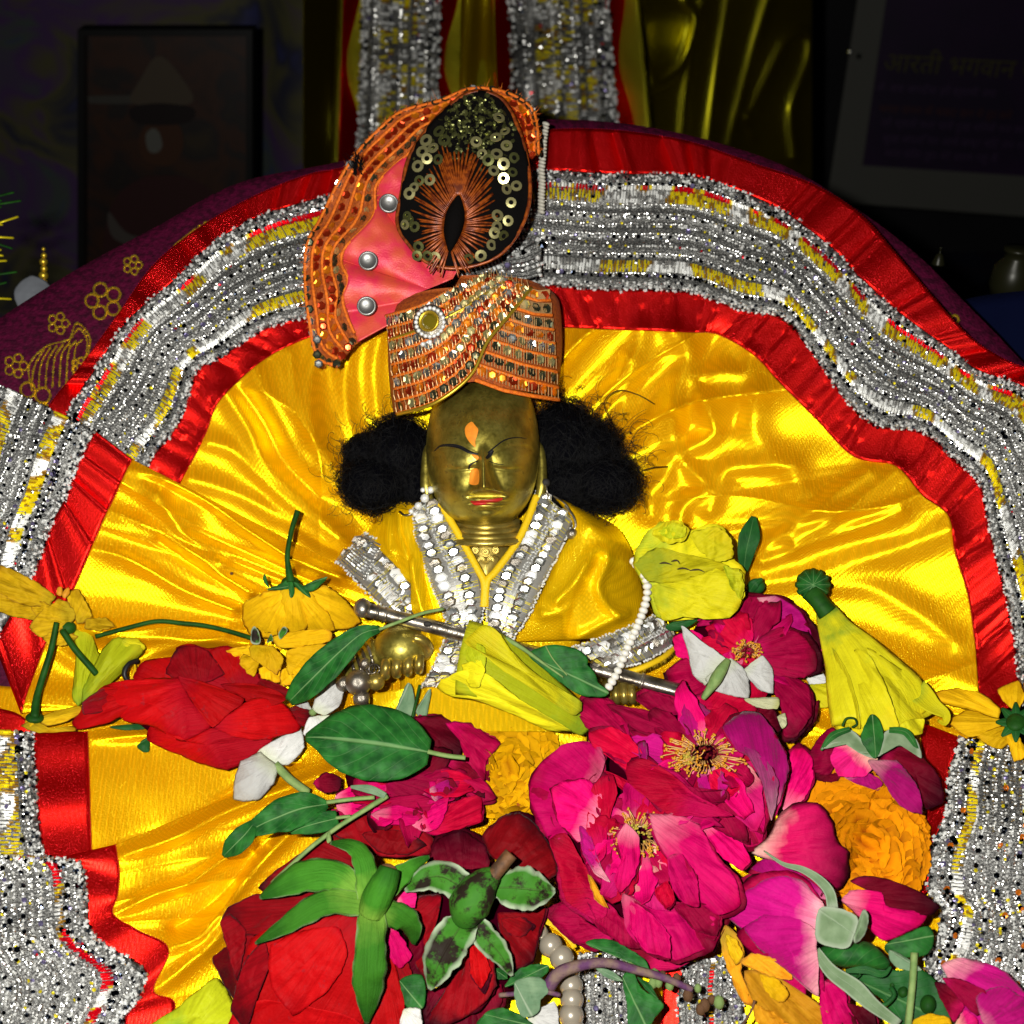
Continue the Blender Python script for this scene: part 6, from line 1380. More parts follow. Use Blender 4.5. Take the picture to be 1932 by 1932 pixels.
# withered yellow flower with long stalk lying left
T = thing('withered_yellow_flower', 'ragged yellow flower with a long green stalk lying across the satin', 'flower', 520, 1240, 40)
for s, b in (('1400,690 1550,658 1690,655 1695,712 1560,752 1420,742', (1390, 730)), ('1285,735 1400,740 1455,800 1420,885 1290,800', (1370, 730)), ('1155,765 1280,735 1310,800 1200,805', (1360, 750)), ('1470,765 1600,730 1690,735 1560,865 1480,890', (1400, 750)),
             ('1330,855 1430,800 1435,925 1345,905', (1380, 780)), ('1450,860 1560,830 1500,930 1440,940', (1420, 800)), ('1250,780 1330,820 1300,900 1230,830', (1360, 780))): P_(T, 'p_yel', s, C5, 92 + rng.uniform(-8, 8), dome=12, base=b, wr=6, ruf=5, curl=4)
TB(T, 'stem', '1310,705,96 1180,665,84 1050,635,76 930,622,72 800,613,70 640,650,64 490,690,56', 12, C5, m=40)
for s in ('1290,720 1290,660 1310,640 1335,690 1330,730', '1430,680 1455,640 1475,660 1440,705', '1370,720 1390,680 1400,710'): P_(T, 'sepald', s, C5, 108, name='sepal', dome=5)
pl = Pile()
for k in range(40): p = np.array([*C5(1400 + rng.gauss(0, 40), 890 + rng.gauss(0, 25)), 86 + rng.random() * 8]); pl.add(octa(p, 2.6), OCT)
o = pl.build('florets', [M['anther']], T); o['kind'] = 'stuff'

# leaves near the flute
T = thing('curled_leaf', 'long curled green leaf with thin stalk under the flute end', 'leaf', 620, 1260, 120)
S_(T, 'leaf', '340,1402,186 250,1425,188 150,1505,182 60,1590,170 -40,1690,150 -125,1775,118', '14 55 78 84 70 22', C3, name='blade', fold=0.28, ruf=.3, jag=.1, wr=4)
TB(T, 'stemp', '335,1405,190 450,1362,192 560,1322,186 665,1300,176', 9, C3)
T = thing('round_leaf', 'big round green leaf with pale stalk in front of the crimson rose', 'leaf', 690, 1410, 130)
S_(T, 'leaf', '1200,452,168 1090,432,178 900,402,184 700,380,180 600,372,172 525,372,160', '60 165 205 206 186 110 12', C6, name='blade', nv=30, nu=17, cup=-0.08, ruf=.16, wr=5, jag=.05)
TB(T, 'stemp', '1190,448,174 1290,470,174 1395,482,172', 13, C6)
T = thing('serrated_leaf', 'green toothed leaf beside the lime trumpet flower over the flute', 'leaf', 1080, 1270, 150)
P_(T, 'leaf', '1105,1540,176 1150,1500,180 1230,1485,182 1330,1500,182 1400,1545,180 1410,1590,178 1450,1640,176 1460,1680,172 1515,1725,166 1480,1752,164 1370,1742,166 1290,1695,170 1200,1625,174', C3, name='blade', dome=6, base=(1100, 1535), ruf=5)
TB(T, 'stemp', '985,1450,176 1080,1508,184 1180,1580,186 1280,1650,182', 8, C3, radii=[12, 11, 7, 4]); TB(T, 'stemp', '1190,1490,186 1230,1560,186 1300,1640,182', 4, C3, name='vein')
T = thing('narrow_leaf', 'narrow grey green leaf tips below the brass hand', 'leaf', 770, 1340, 60)
for s in ('415,1850,70 450,1740,90 485,1680,96 510,1720,96 520,1850,76 470,1870,70', '525,1830,80 560,1760,92 600,1710,96 590,1800,86 570,1870,76'): P_(T, 'leafp', s, C3, name='blade', dome=6, wr=1)
TB(T, 'stem', '500,1880,80 520,1800,92 545,1690,98', 8, C3, name='stem')

# crimson rose under the round leaf
T = thing('crimson_rose', 'crushed crimson pink rose half covered by the round green leaf', 'rose', 770, 1500, 10)
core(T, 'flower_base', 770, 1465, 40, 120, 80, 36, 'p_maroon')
for m_, s, w, d in (('p_maroon', '1100,272 1250,248 1370,330 1365,480 1240,530 1150,400', 86, 16), ('p_crim', '1285,292 1420,290 1520,360 1592,402 1510,500 1500,615 1400,510 1365,390', 88, 18), ('p_maroon', '1290,500 1400,500 1490,610 1500,700 1380,640', 92, 10),
                    ('p_crim', '1230,530 1380,500 1500,610 1566,702 1480,722 1300,620', 90, 14), ('p_maroon', '568,612 640,558 720,600 705,660 620,672', 64, 12), ('p_pink', '690,690 770,640 900,640 890,760 760,800 700,765', 80, 16), ('p_crim', '900,560 1100,540 1290,530 1290,640 1120,720 960,700', 96, 18),
                    ('p_crim', '800,760 960,700 1150,680 1255,740 1200,830 950,800', 100, 14), ('p_pink', '880,790 1000,740 1120,760 1200,800 1100,850 960,840', 106, 12), ('p_pinkr', '1180,880 1290,740 1480,680 1482,830 1350,870 1230,905', 92, 16), ('p_pink', '1105,850 1215,740 1300,690 1290,780 1240,870 1180,885', 104, 12),
                    ('p_maroon', '1240,590 1330,600 1370,700 1290,720 1240,680', 104, 8), ('p_mauve', '1200,650 1300,600 1310,660 1230,720', 108, 8), ('p_crim', '640,780 800,770 950,800 900,840 740,850', 74, 10)):
    P_(T, m_, s, C6, w, dome=d, wr=5, ruf=4, curl=5, under='p_crim')

whorl(T, C6, 1080, 640, 92, 400, 16, ['p_crim', 'p_pink', 'p_maroon', 'p_pinkr'], 21)
# marigolds
def unit_petal(name, mat, seed, nu=7, nv=7):
    V = []; uv = []; rim = []
    for i in range(nv):
        t = i / (nv - 1)
        for j in range(nu):
            s = j / (nu - 1) * 2 - 1; w = (0.2 + 0.72 * math.sin(min(1, t * 1.1) * math.pi * .55)) * (1 - .55 * t ** 7)
            e = 0.07 * math.sin(s * 5 + seed) * t ** 3 + 0.04 * math.sin(s * 9 + seed * 2) * t ** 4
            V.append((s * w, t * (1.05 - .16 * s * s) + e * .6, 0.22 * t * t + 0.02 * s * s * t + 0.8 * e + 0.03 * math.sin(seed + 5 * t))); uv.append((s * .5 + .5, t)); rim.append(max(abs(s) ** 2 * t, t ** 4))
    me = bpy.data.meshes.new(name); me.from_pydata(V, [], gridfaces(nv, nu)); me.materials.append(mat); me.polygons.foreach_set('use_smooth', np.ones(len(me.polygons), bool))
    li = np.zeros(len(me.loops), np.int32); me.loops.foreach_get('vertex_index', li)
    me.uv_layers.new(name='UVMap').data.foreach_set('uv', np.array(uv)[li].ravel()); me.uv_layers.new(name='rim').data.foreach_set('uv', np.stack([rim, rim], 1)[li].ravel())
    return me
def marigold(T, cx, cy, w, rx, ry, rz, mat, n, size, tilt=(0, 0), rot=0.0):
    ms = [unit_petal('marigold_petal', M[mat], k * 1.7) for k in range(4)]
    core(T, 'flower_head', cx, cy, w, rx * .9, ry * .9, rz * .80, 'mari_core', rot)
    for k in range(n):
        f = (k + .5) / n; r = math.sqrt(f); a = k * 2.399963
        u, v = r * math.cos(a), r * math.sin(a); h = math.sqrt(max(0.02, 1 - r * r * .94))
        x0, y0 = rx * u, ry * v; x = cx + x0 * math.cos(rot) - y0 * math.sin(rot); y = cy + x0 * math.sin(rot) + y0 * math.cos(rot)
        nrm = np.array([u * .95 / max(rx, 1) * 100, v * .95 / max(ry, 1) * 100, h * 1.1]); nrm = np.array([nrm[0] * math.cos(rot) - nrm[1] * math.sin(rot), nrm[0] * math.sin(rot) + nrm[1] * math.cos(rot), nrm[2]]); nrm /= np.linalg.norm(nrm)
        out = np.array([math.cos(a + rng.gauss(0, .5)), math.sin(a + rng.gauss(0, .5)), 0.15]); out = np.array([out[0] * math.cos(rot) - out[1] * math.sin(rot), out[0] * math.sin(rot) + out[1] * math.cos(rot), out[2]])
        out -= nrm * out.dot(nrm); out /= np.linalg.norm(out); s_ = np.cross(out, nrm)
        if np.linalg.norm(s_) < 1e-6: continue
        lift = 0.28 + 0.38 * (1 - r) + rng.gauss(0, .09); o2 = out * math.cos(lift) + nrm * math.sin(lift); n2 = np.cross(s_, o2) * 1.0
        X, Y_, Z = wdir(s_), wdir(o2), None; Z = X.cross(Y_).normalized(); X = Y_.cross(Z).normalized()
        o = bpy.data.objects.new('petal', ms[k % 4]); p = wp(x - out[0] * size * .4, y - out[1] * size * .4, w + rz * h * .92 - 2)
        sc = size * rng.uniform(.85, 1.2) * pxs(x, y, w); mt = Matrix((X, Y_, Z)).transposed().to_4x4()
        if Z.dot(wdir(nrm)) < 0: mt = Matrix((-X, Y_, -Z)).transposed().to_4x4()
        o.rotation_mode = 'QUATERNION'; o.rotation_quaternion = mt.to_quaternion(); o.scale = (sc, sc, sc); o.location = p - Vector(origin(T)); COL.objects.link(o); o.parent = T
T = thing('yellow_marigold', 'golden yellow marigold head under the lime trumpet flower', 'marigold', 958, 1500, 10)
marigold(T, 962, 1445, 40, 86, 100, 52, 'p_ory', 130, 25)
T = thing('orange_marigold', 'orange marigold head beside the right lace border', 'marigold', 1637, 1640, 10)
marigold(T, 1634, 1592, 50, 112, 140, 62, 'p_or', 190, 28, rot=-0.25)

# lime trumpet flower in the centre
T = thing('lime_trumpet_flower', 'lime yellow trumpet flower lying across the middle over the flute', 'flower', 980, 1320, 120)
S_(T, 'p_limeg', '1420,1910,96 1300,1830,130 1150,1730,164 1000,1640,190 850,1570,204 745,1545,200', '55 88 120 150 180 196', C3, cup=-0.42, ruf=.16, nv=28, nu=15, wr=3, name='corolla')
P_(T, 'p_lime', '880,1380,196 955,1425,206 1000,1500,206 1150,1640,188 1375,1775,140 1340,1850,140 1150,1730,188 960,1610,214 850,1520,214 770,1470,196', C3, dome=12, base=(1380, 1850), ruf=3)
P_(T, 'p_lime', '628,1702,160 700,1640,186 790,1600,206 900,1640,212 1080,1780,184 1330,1930,120 1200,1925,130 1000,1830,158 800,1760,164 680,1745,160', C3, dome=12, base=(1380, 1930), ruf=4)
P_(T, 'p_limeg', '750,1520,196 800,1460,200 880,1500,214 880,1600,216 830,1650,210 800,1590,206', C3, dome=8, base=(860, 1640), ruf=3)
P_(T, 'p_lime', '760,1590,204 850,1560,216 880,1610,218 850,1700,208 800,1700,200', C3, dome=6, base=(900, 1640))

# open pink rose, upper
T = thing('pink_rose', 'wide open magenta rose with maroon centre, upper of the two big blooms', 'rose', 1310, 1480, 20)
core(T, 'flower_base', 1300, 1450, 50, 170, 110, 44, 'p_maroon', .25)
for m_, s, w, d, b in (('p_crim', '380,330 430,258 560,270 640,380 665,475 560,465 450,425', 104, 16, (660, 480)), ('p_crim', '690,262 760,220 900,270 965,335 800,345', 92, 12, (900, 400)), ('p_pinkr', '950,292 1080,222 1240,268 1310,315 1265,425 1120,385 1000,345', 96, 16, (1060, 440)),
                       ('p_maroon', '1290,310 1400,318 1430,430 1370,420', 90, 12, (1250, 420)), ('p_pink', '1480,540 1540,508 1595,580 1592,700 1540,792 1440,835 1465,700', 88, 20, (1440, 820)),
                       ('p_crim', '530,290 760,330 910,385 1000,440 850,480 690,430 620,360', 108, 14, (960, 480)), ('p_crim', '640,400 780,400 920,470 960,560 860,560 720,500', 112, 10, (980, 560)), ('p_pinkr', '670,450 800,465 960,565 900,640 760,580', 116, 10, (980, 580)),
                       ('p_pink', '1110,420 1180,400 1290,540 1310,640 1200,600 1120,520', 104, 10, (1080, 560)), ('p_pinkw', '1110,640 1250,590 1330,690 1345,860 1300,945 1200,870 1120,750', 112, 16, (1110, 620)), ('p_pink', '1180,760 1290,740 1345,840 1335,1000 1250,1025 1190,930', 106, 16, (1150, 700)),
                       ('p_crim', '1010,760 1150,780 1240,880 1260,1000 1120,940 1030,860', 112, 14, (1060, 700)), ('p_pinkr', '1060,640 1150,622 1240,690 1170,770 1080,730', 124, 8, (1050, 620)), ('p_pink', '1010,880 1110,940 1235,1010 1275,1085 1230,1145 1120,1065 1050,970', 128, 16, (1000, 870)),
                       ('p_pinkr', '450,440 560,405 650,450 720,540 800,650 720,690 560,570 460,505', 132, 18, (820, 640)), ('p_crim', '760,600 900,640 1010,740 1140,735 1145,790 1000,800 860,720', 138, 10, (960, 640)),
                       ('p_pinkr', '640,590 720,562 860,640 1000,760 1185,862 1000,868 860,855 740,768 640,685', 146, 20, (1000, 700)), ('p_mauve', '700,500 740,488 748,580 712,622', 140, 6, (740, 620)),
                       ('p_mauve', '1135,410 1200,342 1320,330 1400,440 1462,560 1472,640 1432,760 1380,885 1345,720 1290,580 1200,520', 146, 34, (1390, 880)), ('p_mauvep', '1240,510 1300,530 1390,620 1420,720 1388,880 1362,800 1330,680', 168, 10, (1380, 870))):
    P_(T, m_, s, C7, w, dome=d, base=b, wr=5, ruf=5, curl=11, nth=52, under='p_crim' if m_ != 'p_maroon' else None)
whorl(T, C7, 1040, 560, 112, 420, 15, ['p_pinkr', 'p_crim', 'p_pink', 'p_mauve'], 3)
stamens(T, C7, 1040, 540, 122, 230, 130, 90, pist='pistil', pr=75); stamens(T, C7, 960, 570, 124, 90, 80, 34, pist='pistily', pr=30)
# open pink rose, lower
T = thing('pink_rose', 'wide open pink rose with pale yellow heart, lower of the two big blooms', 'rose', 1210, 1640, 20)
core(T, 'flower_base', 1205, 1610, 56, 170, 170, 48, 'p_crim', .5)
for m_, s, w, d, b in (('p_maroon', '540,1480 740,1555 920,1610 1010,1580 920,1640 760,1662', 80, 8, (800, 1500)), ('p_crim', '240,1370 330,1305 450,1420 570,1490 500,1545 380,1505', 86, 12, (560, 1400)), ('p_maroon', '1090,1330 1205,1195 1225,1330 1140,1445 1085,1570', 98, 12, (1060, 1300)),
                       ('p_pink', '145,770,96 160,650,104 250,540,112 380,478,116 505,500,122 525,620,130 480,690,132 330,710,128 280,780,120 290,900,112 345,955,106 250,992,92 185,880,92', None, 22, (520, 800)),
                       ('p_pinkr', '240,985 330,955 390,1050 450,1160 545,1345 500,1405 330,1305 290,1120', 106, 22, (560, 1150)), ('p_crim', '430,1290 540,1310 650,1420 730,1545 620,1530 500,1425', 112, 14, (620, 1250)),
                       ('p_pinkr', '500,620 600,660 760,770 870,870 780,860 640,750', 122, 10, (720, 900)), ('p_pinkw', '545,880 590,770 640,735 750,830 740,910 640,930 555,990', 116, 8, (690, 900)), ('p_pinkw', '530,950 600,900 680,960 690,1100 600,1180 540,1100', 114, 8, (690, 920)),
                       ('p_pinkw', '620,1290 700,1130 800,1060 830,1200 920,1350 800,1350 700,1345', 120, 14, (740, 1060)), ('p_pink', '255,730 320,688 440,678 515,760 495,890 450,970 400,1005 350,955 290,890', 134, 20, (500, 860)), ('p_pinkr', '465,705 560,650 595,740 545,890 532,1060 485,1105 430,985', 138, 14, (560, 1000)),
                       ('p_mauve', '395,910 450,955 505,1120 555,1205 480,1165 415,1055', 142, 8, (560, 1100)), ('p_wilt', '438,1160 470,1195 545,1335 478,1295', 136, 4, (440, 1160)), ('p_pink', '590,970 640,900 705,975 702,1105 660,1205 600,1258 575,1185 615,1080', 148, 18, (660, 920)),
                       ('p_pink', '620,1260 760,1335 960,1365 1110,1385 1085,1525 900,1605 740,1560 640,1455', 132, 26, (760, 1100)), ('p_crim', '880,1330 1000,1300 1120,1360 1100,1480 980,1440', 146, 10, (860, 1200)), ('p_pink', '660,1300 760,1360 860,1480 860,1590 740,1560 660,1440', 144, 12, (720, 1150)),
                       ('p_pink', '755,850 900,858 1005,900 1065,1005 1125,1105 1205,1185 1222,1325 1120,1375 1000,1305 900,1155 800,1005', 142, 28, (740, 900)), ('p_pink', '850,1080 920,1060 1000,1180 1010,1330 920,1300 860,1200', 168, 12, (800, 960)), ('p_pinkr', '785,1250 850,1195 885,1300 840,1345', 158, 8, (800, 1150))):
    P_(T, m_, s, C7, 0 if w is None else w, dome=d, base=b, wr=5, ruf=5, curl=11, nth=52, under='p_crim' if m_ not in ('p_maroon', 'p_wilt', 'p_pinkw') else None)
whorl(T, C7, 710, 980, 122, 420, 17, ['p_pink', 'p_pinkr', 'p_pinkw', 'p_crim'], 8)
stamens(T, C7, 700, 960, 128, 150, 150, 70, pist='pistily', pr=60)

# pink rose behind, with white flower on it
T = thing('pink_rose', 'magenta rose behind the white flower, right of the robe cuff', 'rose', 1400, 1260, 10)
core(T, 'flower_base', 1400, 1235, 26, 110, 90, 36, 'p_maroon')
for m_, s, w, d, b in (('p_crim', '250,640 350,525 520,478 680,488 790,565 845,680 780,730 640,710 520,650 400,610', 62, 24, (520, 760)), ('p_mauve', '560,490 680,490 790,570 840,680 860,790 800,760 720,640 620,560', 70, 16, (560, 740)), ('p_pinkr', '300,640 430,595 535,600 540,720 450,770 340,690', 84, 14, (500, 760)),
                       ('p_pink', '130,700 230,655 310,720 260,830 150,790', 62, 12, (300, 800)), ('p_crim', '100,870 200,800 310,950 340,1005 220,1000 120,940', 66, 12, (360, 850)), ('p_crim', '560,710 680,640 800,680 865,780 866,870 760,905 640,885 570,805', 90, 20, (540, 800)),
                       ('p_crim', '615,865 760,900 835,955 842,1085 770,1200 700,1210 685,1055 640,965', 84, 18, (560, 840)), ('p_maroon', '690,1200 770,1070 840,1000 845,1105 765,1225', 66, 10, (640, 1000)), ('p_pink', '850,715 905,760 905,870 850,880', 40, 8, (840, 860)), ('p_pinkr', '420,740 520,700 570,800 560,900 460,860', 80, 6, (500, 760)), ('p_crim', '180,960 330,930 450,1005 330,1030 230,1010', 60, 8, (300, 900))):
    P_(T, m_, s, C8, w, dome=d, base=b, wr=5, ruf=4, curl=6, under='p_maroon')
whorl(T, C8, 515, 760, 76, 300, 12, ['p_pinkr', 'p_crim', 'p_pink'], 12)
stamens(T, C8, 515, 765, 92, 80, 60, 40, pist='pistil', pr=40)
T = thing('white_flower', 'white flower with a green bud stalk lying on the magenta rose', 'flower', 1370, 1260, 90)
for s, b in (('168,630,116 225,672,122 300,730,128 400,800,130 405,830,128 320,905,124 295,945,116 232,885,114 210,780,114', (400, 830)), ('295,905,122 400,830,130 425,800,130 500,860,124 527,960,112 515,1008,106 420,992,110 340,965,116', (410, 830)), ('488,862,118 590,788,116 642,860,110 645,982,104 570,962,108 510,895,114', (490, 860))): P_(T, 'p_white', s, C8, dome=10, base=b, wr=4)
TB(T, 'stemp', '285,1008,126 330,945,136 375,870,144 415,808,140', 20, C8, name='bud', radii=[14, 22, 34, 30, 14])
T = thing('petal_scraps', 'loose white and lime petal scraps beside the tall yellow trumpet', 'petals', 1540, 1310, 20)
P_(T, 'p_white', '815,890 880,858 925,925 830,935', C8, 44, dome=5); P_(T, 'p_lime', '815,940 935,928 935,1052 840,1045', C8, 36, dome=8); P_(T, 'p_limew', '495,1010 672,1003 668,1062 560,1055', C8, 108, dome=5); P_(T, 'p_limew', '665,1100 705,1085 715,1140 690,1165', C8, 104, dome=4)

# crumpled yellow flower
T = thing('crumpled_yellow_flower', 'crumpled lemon yellow flower with dark bruises right of the robe', 'flower', 1300, 1150, 20)
core(T, 'flower_base', 1300, 1080, 40, 88, 70, 40, 'p_lime')
for m_, s, w, d in (('p_lime', '-20,180 60,112 130,100 215,150 260,130 370,120 430,180 440,290 495,350 498,480 460,565 400,602 280,592 120,612 40,585 -20,420 -80,320', 74, 34), ('p_lime', '20,160 100,100 165,95 215,145 180,200 90,210', 112, 12), ('p_limeg', '60,150 130,105 200,130 190,175 110,190', 120, 8),
                    ('p_lime', '220,160 350,122 425,180 438,285 340,310 260,240', 112, 18), ('p_lime', '-60,320 40,230 160,260 300,290 420,330 300,400 120,420 0,400', 116, 12), ('p_lime', '20,430 200,400 380,330 492,360 496,480 420,595 200,592 70,605', 118, 24), ('p_limeg', '390,330 470,345 497,420 480,500 430,430', 130, 6)):
    P_(T, m_, s, C8, w, dome=d, wr=10, ruf=7, curl=8, base=(40, 400))
M['bruise'] = plain('brown_bruise', (0.05, 0.03, 0.01), .8)
for s in ('60,316,135 90,312,137 125,322,136', '150,345,136 185,340,137 222,352,136', '215,352,136 260,347,136 292,360,134', '120,305,134 150,300,135 165,318,134'): TB(T, 'bruise', s, 4, C8, name='bruise', n=5, radii=[1, 5, 4, 1])
T = thing('dark_leaf', 'dark green pointed leaf standing behind the crumpled yellow flower', 'leaf', 1410, 1070, 20)
S_(T, 'leafd', '495,365,34 505,260,50 525,170,54 545,75,44', '12 42 58 10', C8, name='blade', fold=.25)
T = thing('green_bud', 'small dark green bud above the magenta rose', 'bud', 1425, 1115, 10)
core(T, 'bud', *C8(558, 432), 44, 17, 15, 14, 'leafd'); S_(T, 'leafd', '520,470,44 550,420,60 590,395,54', '10 26 6', C8, name='sepal')
T = thing('dark_leaf', 'dark green leaf edge under the crumpled yellow flower', 'leaf', 1290, 1175, 40)
P_(T, 'leafd', '95,635 190,592 275,585 210,640 130,662', C8, 60, name='blade', dome=5)

# tall yellow trumpet with green calyx
T = thing('yellow_trumpet_flower', 'large yellow trumpet flower with green knob calyx pointing up at right', 'flower', 1640, 1300, 30)
S_(T, 'p_trump', '905,535,76 960,650,98 1050,800,118 1130,950,126 1200,1080,116 1230,1170,98', '46 92 155 215 262 250', C8, cup=-0.30, ruf=.2, nv=34, nu=23, wr=5, name='corolla')
P_(T, 'p_lime', '905,720,80 960,760,112 1040,900,126 1080,1050,124 1090,1165,110 1010,1155,92 960,1090,84 930,900,82', C8, dome=10, base=(930, 640), ruf=3)
P_(T, 'p_lime', '1060,760,116 1150,800,132 1230,960,138 1290,1150,124 1200,1182,118 1100,1170,118 1090,1000,132', C8, dome=12, base=(960, 640), ruf=4)
P_(T, 'p_lime', '1120,750,112 1250,820,116 1340,890,104 1480,1050,78 1420,1110,90 1300,1170,108 1240,960,128', C8, dome=12, base=(980, 620), ruf=4)
S_(T, 'p_lime', '1380,960,96 1460,1040,100 1530,1090,96 1525,1135,88 1490,1120,84', '60 55 34 20 6', C8, cup=.3)
P_(T, 'p_trump', '1250,1170,104 1330,1120,112 1420,1110,104 1410,1190,92 1330,1200,94', C8, dome=5, base=(1200, 900))
core(T, 'calyx', *C8(850, 425), 70, 33, 30, 26, 'stem', .6)
for k in range(7):
    a = -2.6 + k * .52; c = np.array([*C8(850, 425), 70.]); S2 = [c + np.array([36 * math.sin(t * 1.25) * math.cos(a), 33 * math.sin(t * 1.25) * math.sin(a), 28 * math.cos(t * 1.25)]) for t in (-1, -.3, .4, 1)]; sweep('sepal', T, M['leaf'], np.array(S2), [4, 9, 9, 3], nv=10, nu=5, cup=-.2)
tube('neck', [(*C8(850, 470), 84), (*C8(880, 510), 92), (*C8(925, 570), 92)], 18, M['stem'], T, n=14, radii=[20, 17, 20])

# yellow daisy at the right edge
T = thing('yellow_daisy', 'yellow daisy seen from behind with green star calyx at the right edge', 'flower', 1915, 1370, 20)
for s, b in (('1455,985 1580,952 1720,985 1810,1060 1800,1110 1640,1065 1520,1035', (1880, 1130)), ('1540,1130 1640,1065 1780,1108 1840,1130 1740,1192 1640,1205', (1880, 1130)), ('1795,965 1900,915 1940,1000 1900,1070 1850,1050', (1890, 1130)), ('1690,1195 1830,1150 1870,1220 1810,1270 1740,1245', (1880, 1130)), ('1930,930 2010,920 2030,1020 1960,1090', (1890, 1130)), ('1840,1200 1900,1190 1950,1300 1880,1330', (1890, 1130)), ('1950,1180 2060,1200 2080,1290 1980,1270', (1890, 1130)), ('1960,1080 2080,1060 2110,1140 1990,1150', (1890, 1130))):
    P_(T, 'p_yel', s, C8, 50, dome=12, base=b, ruf=3)
for k in range(8):
    a = k * .785; c = np.array([*C8(1890, 1130), 66.]); sweep('sepal', T, M['leafd'], np.array([c, c + np.array([20 * math.cos(a), 20 * math.sin(a), 4]), c + np.array([38 * math.cos(a), 38 * math.sin(a), 0])]), [8, 9, 2], nv=8, nu=5)
core(T, 'calyx', *C8(1890, 1130), 66, 20, 18, 14, 'stem')

# rosebud with folded sepals
T = thing('rosebud', 'magenta rosebud with pale base and folded green sepals below the yellow trumpet', 'rosebud', 1650, 1470, 20)
core(T, 'flower_base', 1655, 1470, 46, 78, 56, 40, 'p_maroon', .5)
for m_, s, w, d, b in (('p_crim', '830,1300 880,1200 960,1155 985,1280 935,1405 860,1385', 84, 16, (1060, 1300)), ('p_maroon', '1190,1320 1300,1240 1410,1300 1505,1420 1515,1545 1430,1575 1380,1445', 92, 20, (1150, 1280)), ('p_pinkw', '935,1300 1000,1225 1120,1225 1185,1310 1125,1405 980,1405', 104, 14, (1120, 1250)), ('p_mauve', '1130,1330 1280,1325 1400,1480 1412,1605 1300,1565 1200,1425', 112, 22, (1140, 1330)), ('p_maroon', '840,1400 900,1380 1000,1400 960,1440 880,1430', 80, 8, (1000, 1350)), ('p_mauve', '1000,1400 1130,1390 1210,1440 1180,1480 1060,1440', 96, 8, (1100, 1350))):
    P_(T, m_, s, C8, w, dome=d, base=b, wr=4, ruf=3, curl=5)
for m_, s, w in (('sepalp', '890,1270,118 955,1180,124 1040,1168,126 1110,1230,124 1172,1312,122 1100,1295,124 1000,1235,126 935,1240,122', 0), ('leaf', '1095,1205,132 1140,1098,134 1182,1108,134 1212,1200,132 1172,1315,126 1120,1265,128', 0), ('sepalp', '1178,1305,124 1220,1180,128 1300,1168,128 1380,1220,120 1405,1315,112 1330,1255,120 1235,1265,124', 0)):
    P_(T, m_, s, C8, name='sepal', dome=8, wr=2, curl=3, base=(1170, 1290))
S_(T, 'leaf', '890,1275,118 950,1200,130 1040,1165,132', '5 20 12', C8, name='sepal'); S_(T, 'leaf', '1240,1170,132 1330,1185,132 1395,1290,114', '14 20 4', C8, name='sepal')
TB(T, 'stem', '1000,1150,118 1020,1112,124 1062,1112,126 1074,1140,124 1050,1156,120', 6, C8, name='tendril')

# dark petal and mauve rose, lower right
T = thing('fallen_petal', 'large crimson petal with pale claw leaning on the orange marigold', 'petal', 1520, 1650, 60)
P_(T, 'p_maroonw', '240,362,112 370,240,126 420,120,138 540,48,142 660,50,140 750,170,140 780,300,138 855,350,132 842,500,120 770,602,108 650,560,118 460,430,126 330,400,118', CBR, dome=20, base=(250, 370), curl=-10, thick=2.2)
T = thing('mauve_rose', 'mauve pink rose turned away with pale green sepals at the lower right', 'rose', 1480, 1800, 30)
core(T, 'flower_base', 1470, 1750, 60, 80, 110, 46, 'p_maroon', -.4)
for m_, s, w, d, b in (('p_maroon', '170,640 190,550 260,490 400,490 330,560 250,590', 104, 12, (600, 800)), ('p_mauve', '255,460 330,395 460,430 650,560 720,650 600,610 400,510', 118, 12, (640, 800)), ('p_maroon', '640,560 700,600 760,640 720,720 650,660', 112, 8, (640, 800)),
                       ('p_mauve', '95,750,104 170,640,118 250,560,130 400,490,140 560,530,146 650,620,150 705,700,150 665,760,150 645,950,140 660,1100,124 672,1255,104 560,1175,104 450,1065,108 350,945,110 200,855,104', None, 24, (660, 820)),
                       ('p_mauve', '200,820,124 330,742,140 520,760,158 645,830,166 655,950,160 662,1240,126 500,1110,126 300,960,124', None, 18, (660, 830)), ('p_pink', '668,1140 830,1210 840,1300 910,1420 690,1430', 110, 14, (660, 1000)), ('p_maroon', '775,1265 900,1300 1000,1330 1020,1440 820,1440', 118, 10, (700, 1100))):
    P_(T, m_, s, CBR, 0 if w is None else w, dome=d, base=b, wr=4, ruf=4, curl=4, under='p_crim')
S_(T, 'sepalp', '325,345,150 440,425,160 560,460,168 660,520,174 730,600,172 750,700,166', '3 10 18 26 32 34', CBR, name='sepal', cup=.3)
P_(T, 'sepalp', '655,730,176 700,690,182 820,710,186 905,762,184 885,860,182 840,945,176 720,935,174 645,885,170', CBR, name='sepal', dome=8, curl=5, base=(880, 860))
P_(T, 'sepalp', '880,880,182 935,715,184 972,750,180 955,850,178 900,915,174', CBR, name='sepal', dome=8, base=(900, 900))
tube('hip', [(*CBR(680, 980), 150), (*CBR(800, 985), 158), (*CBR(940, 985), 154), (*CBR(1090, 1055), 138)], 20, M['leaf'], T, n=16, radii=[12, 26, 25, 8])
S_(T, 'sepalp', '645,960,150 740,1090,150 880,1190,146 1000,1300,136 1160,1415,120', '26 44 58 40 26', CBR, name='sepal', cup=.2); S_(T, 'leafd', '830,1090,146 950,1080,148 1060,1110,142 1110,1060,138', '10 26 22 6', CBR, name='sepal')
T = thing('dark_pink_petals', 'two tone maroon and pink rose petals below the orange marigold', 'petals', 1680, 1720, 60)
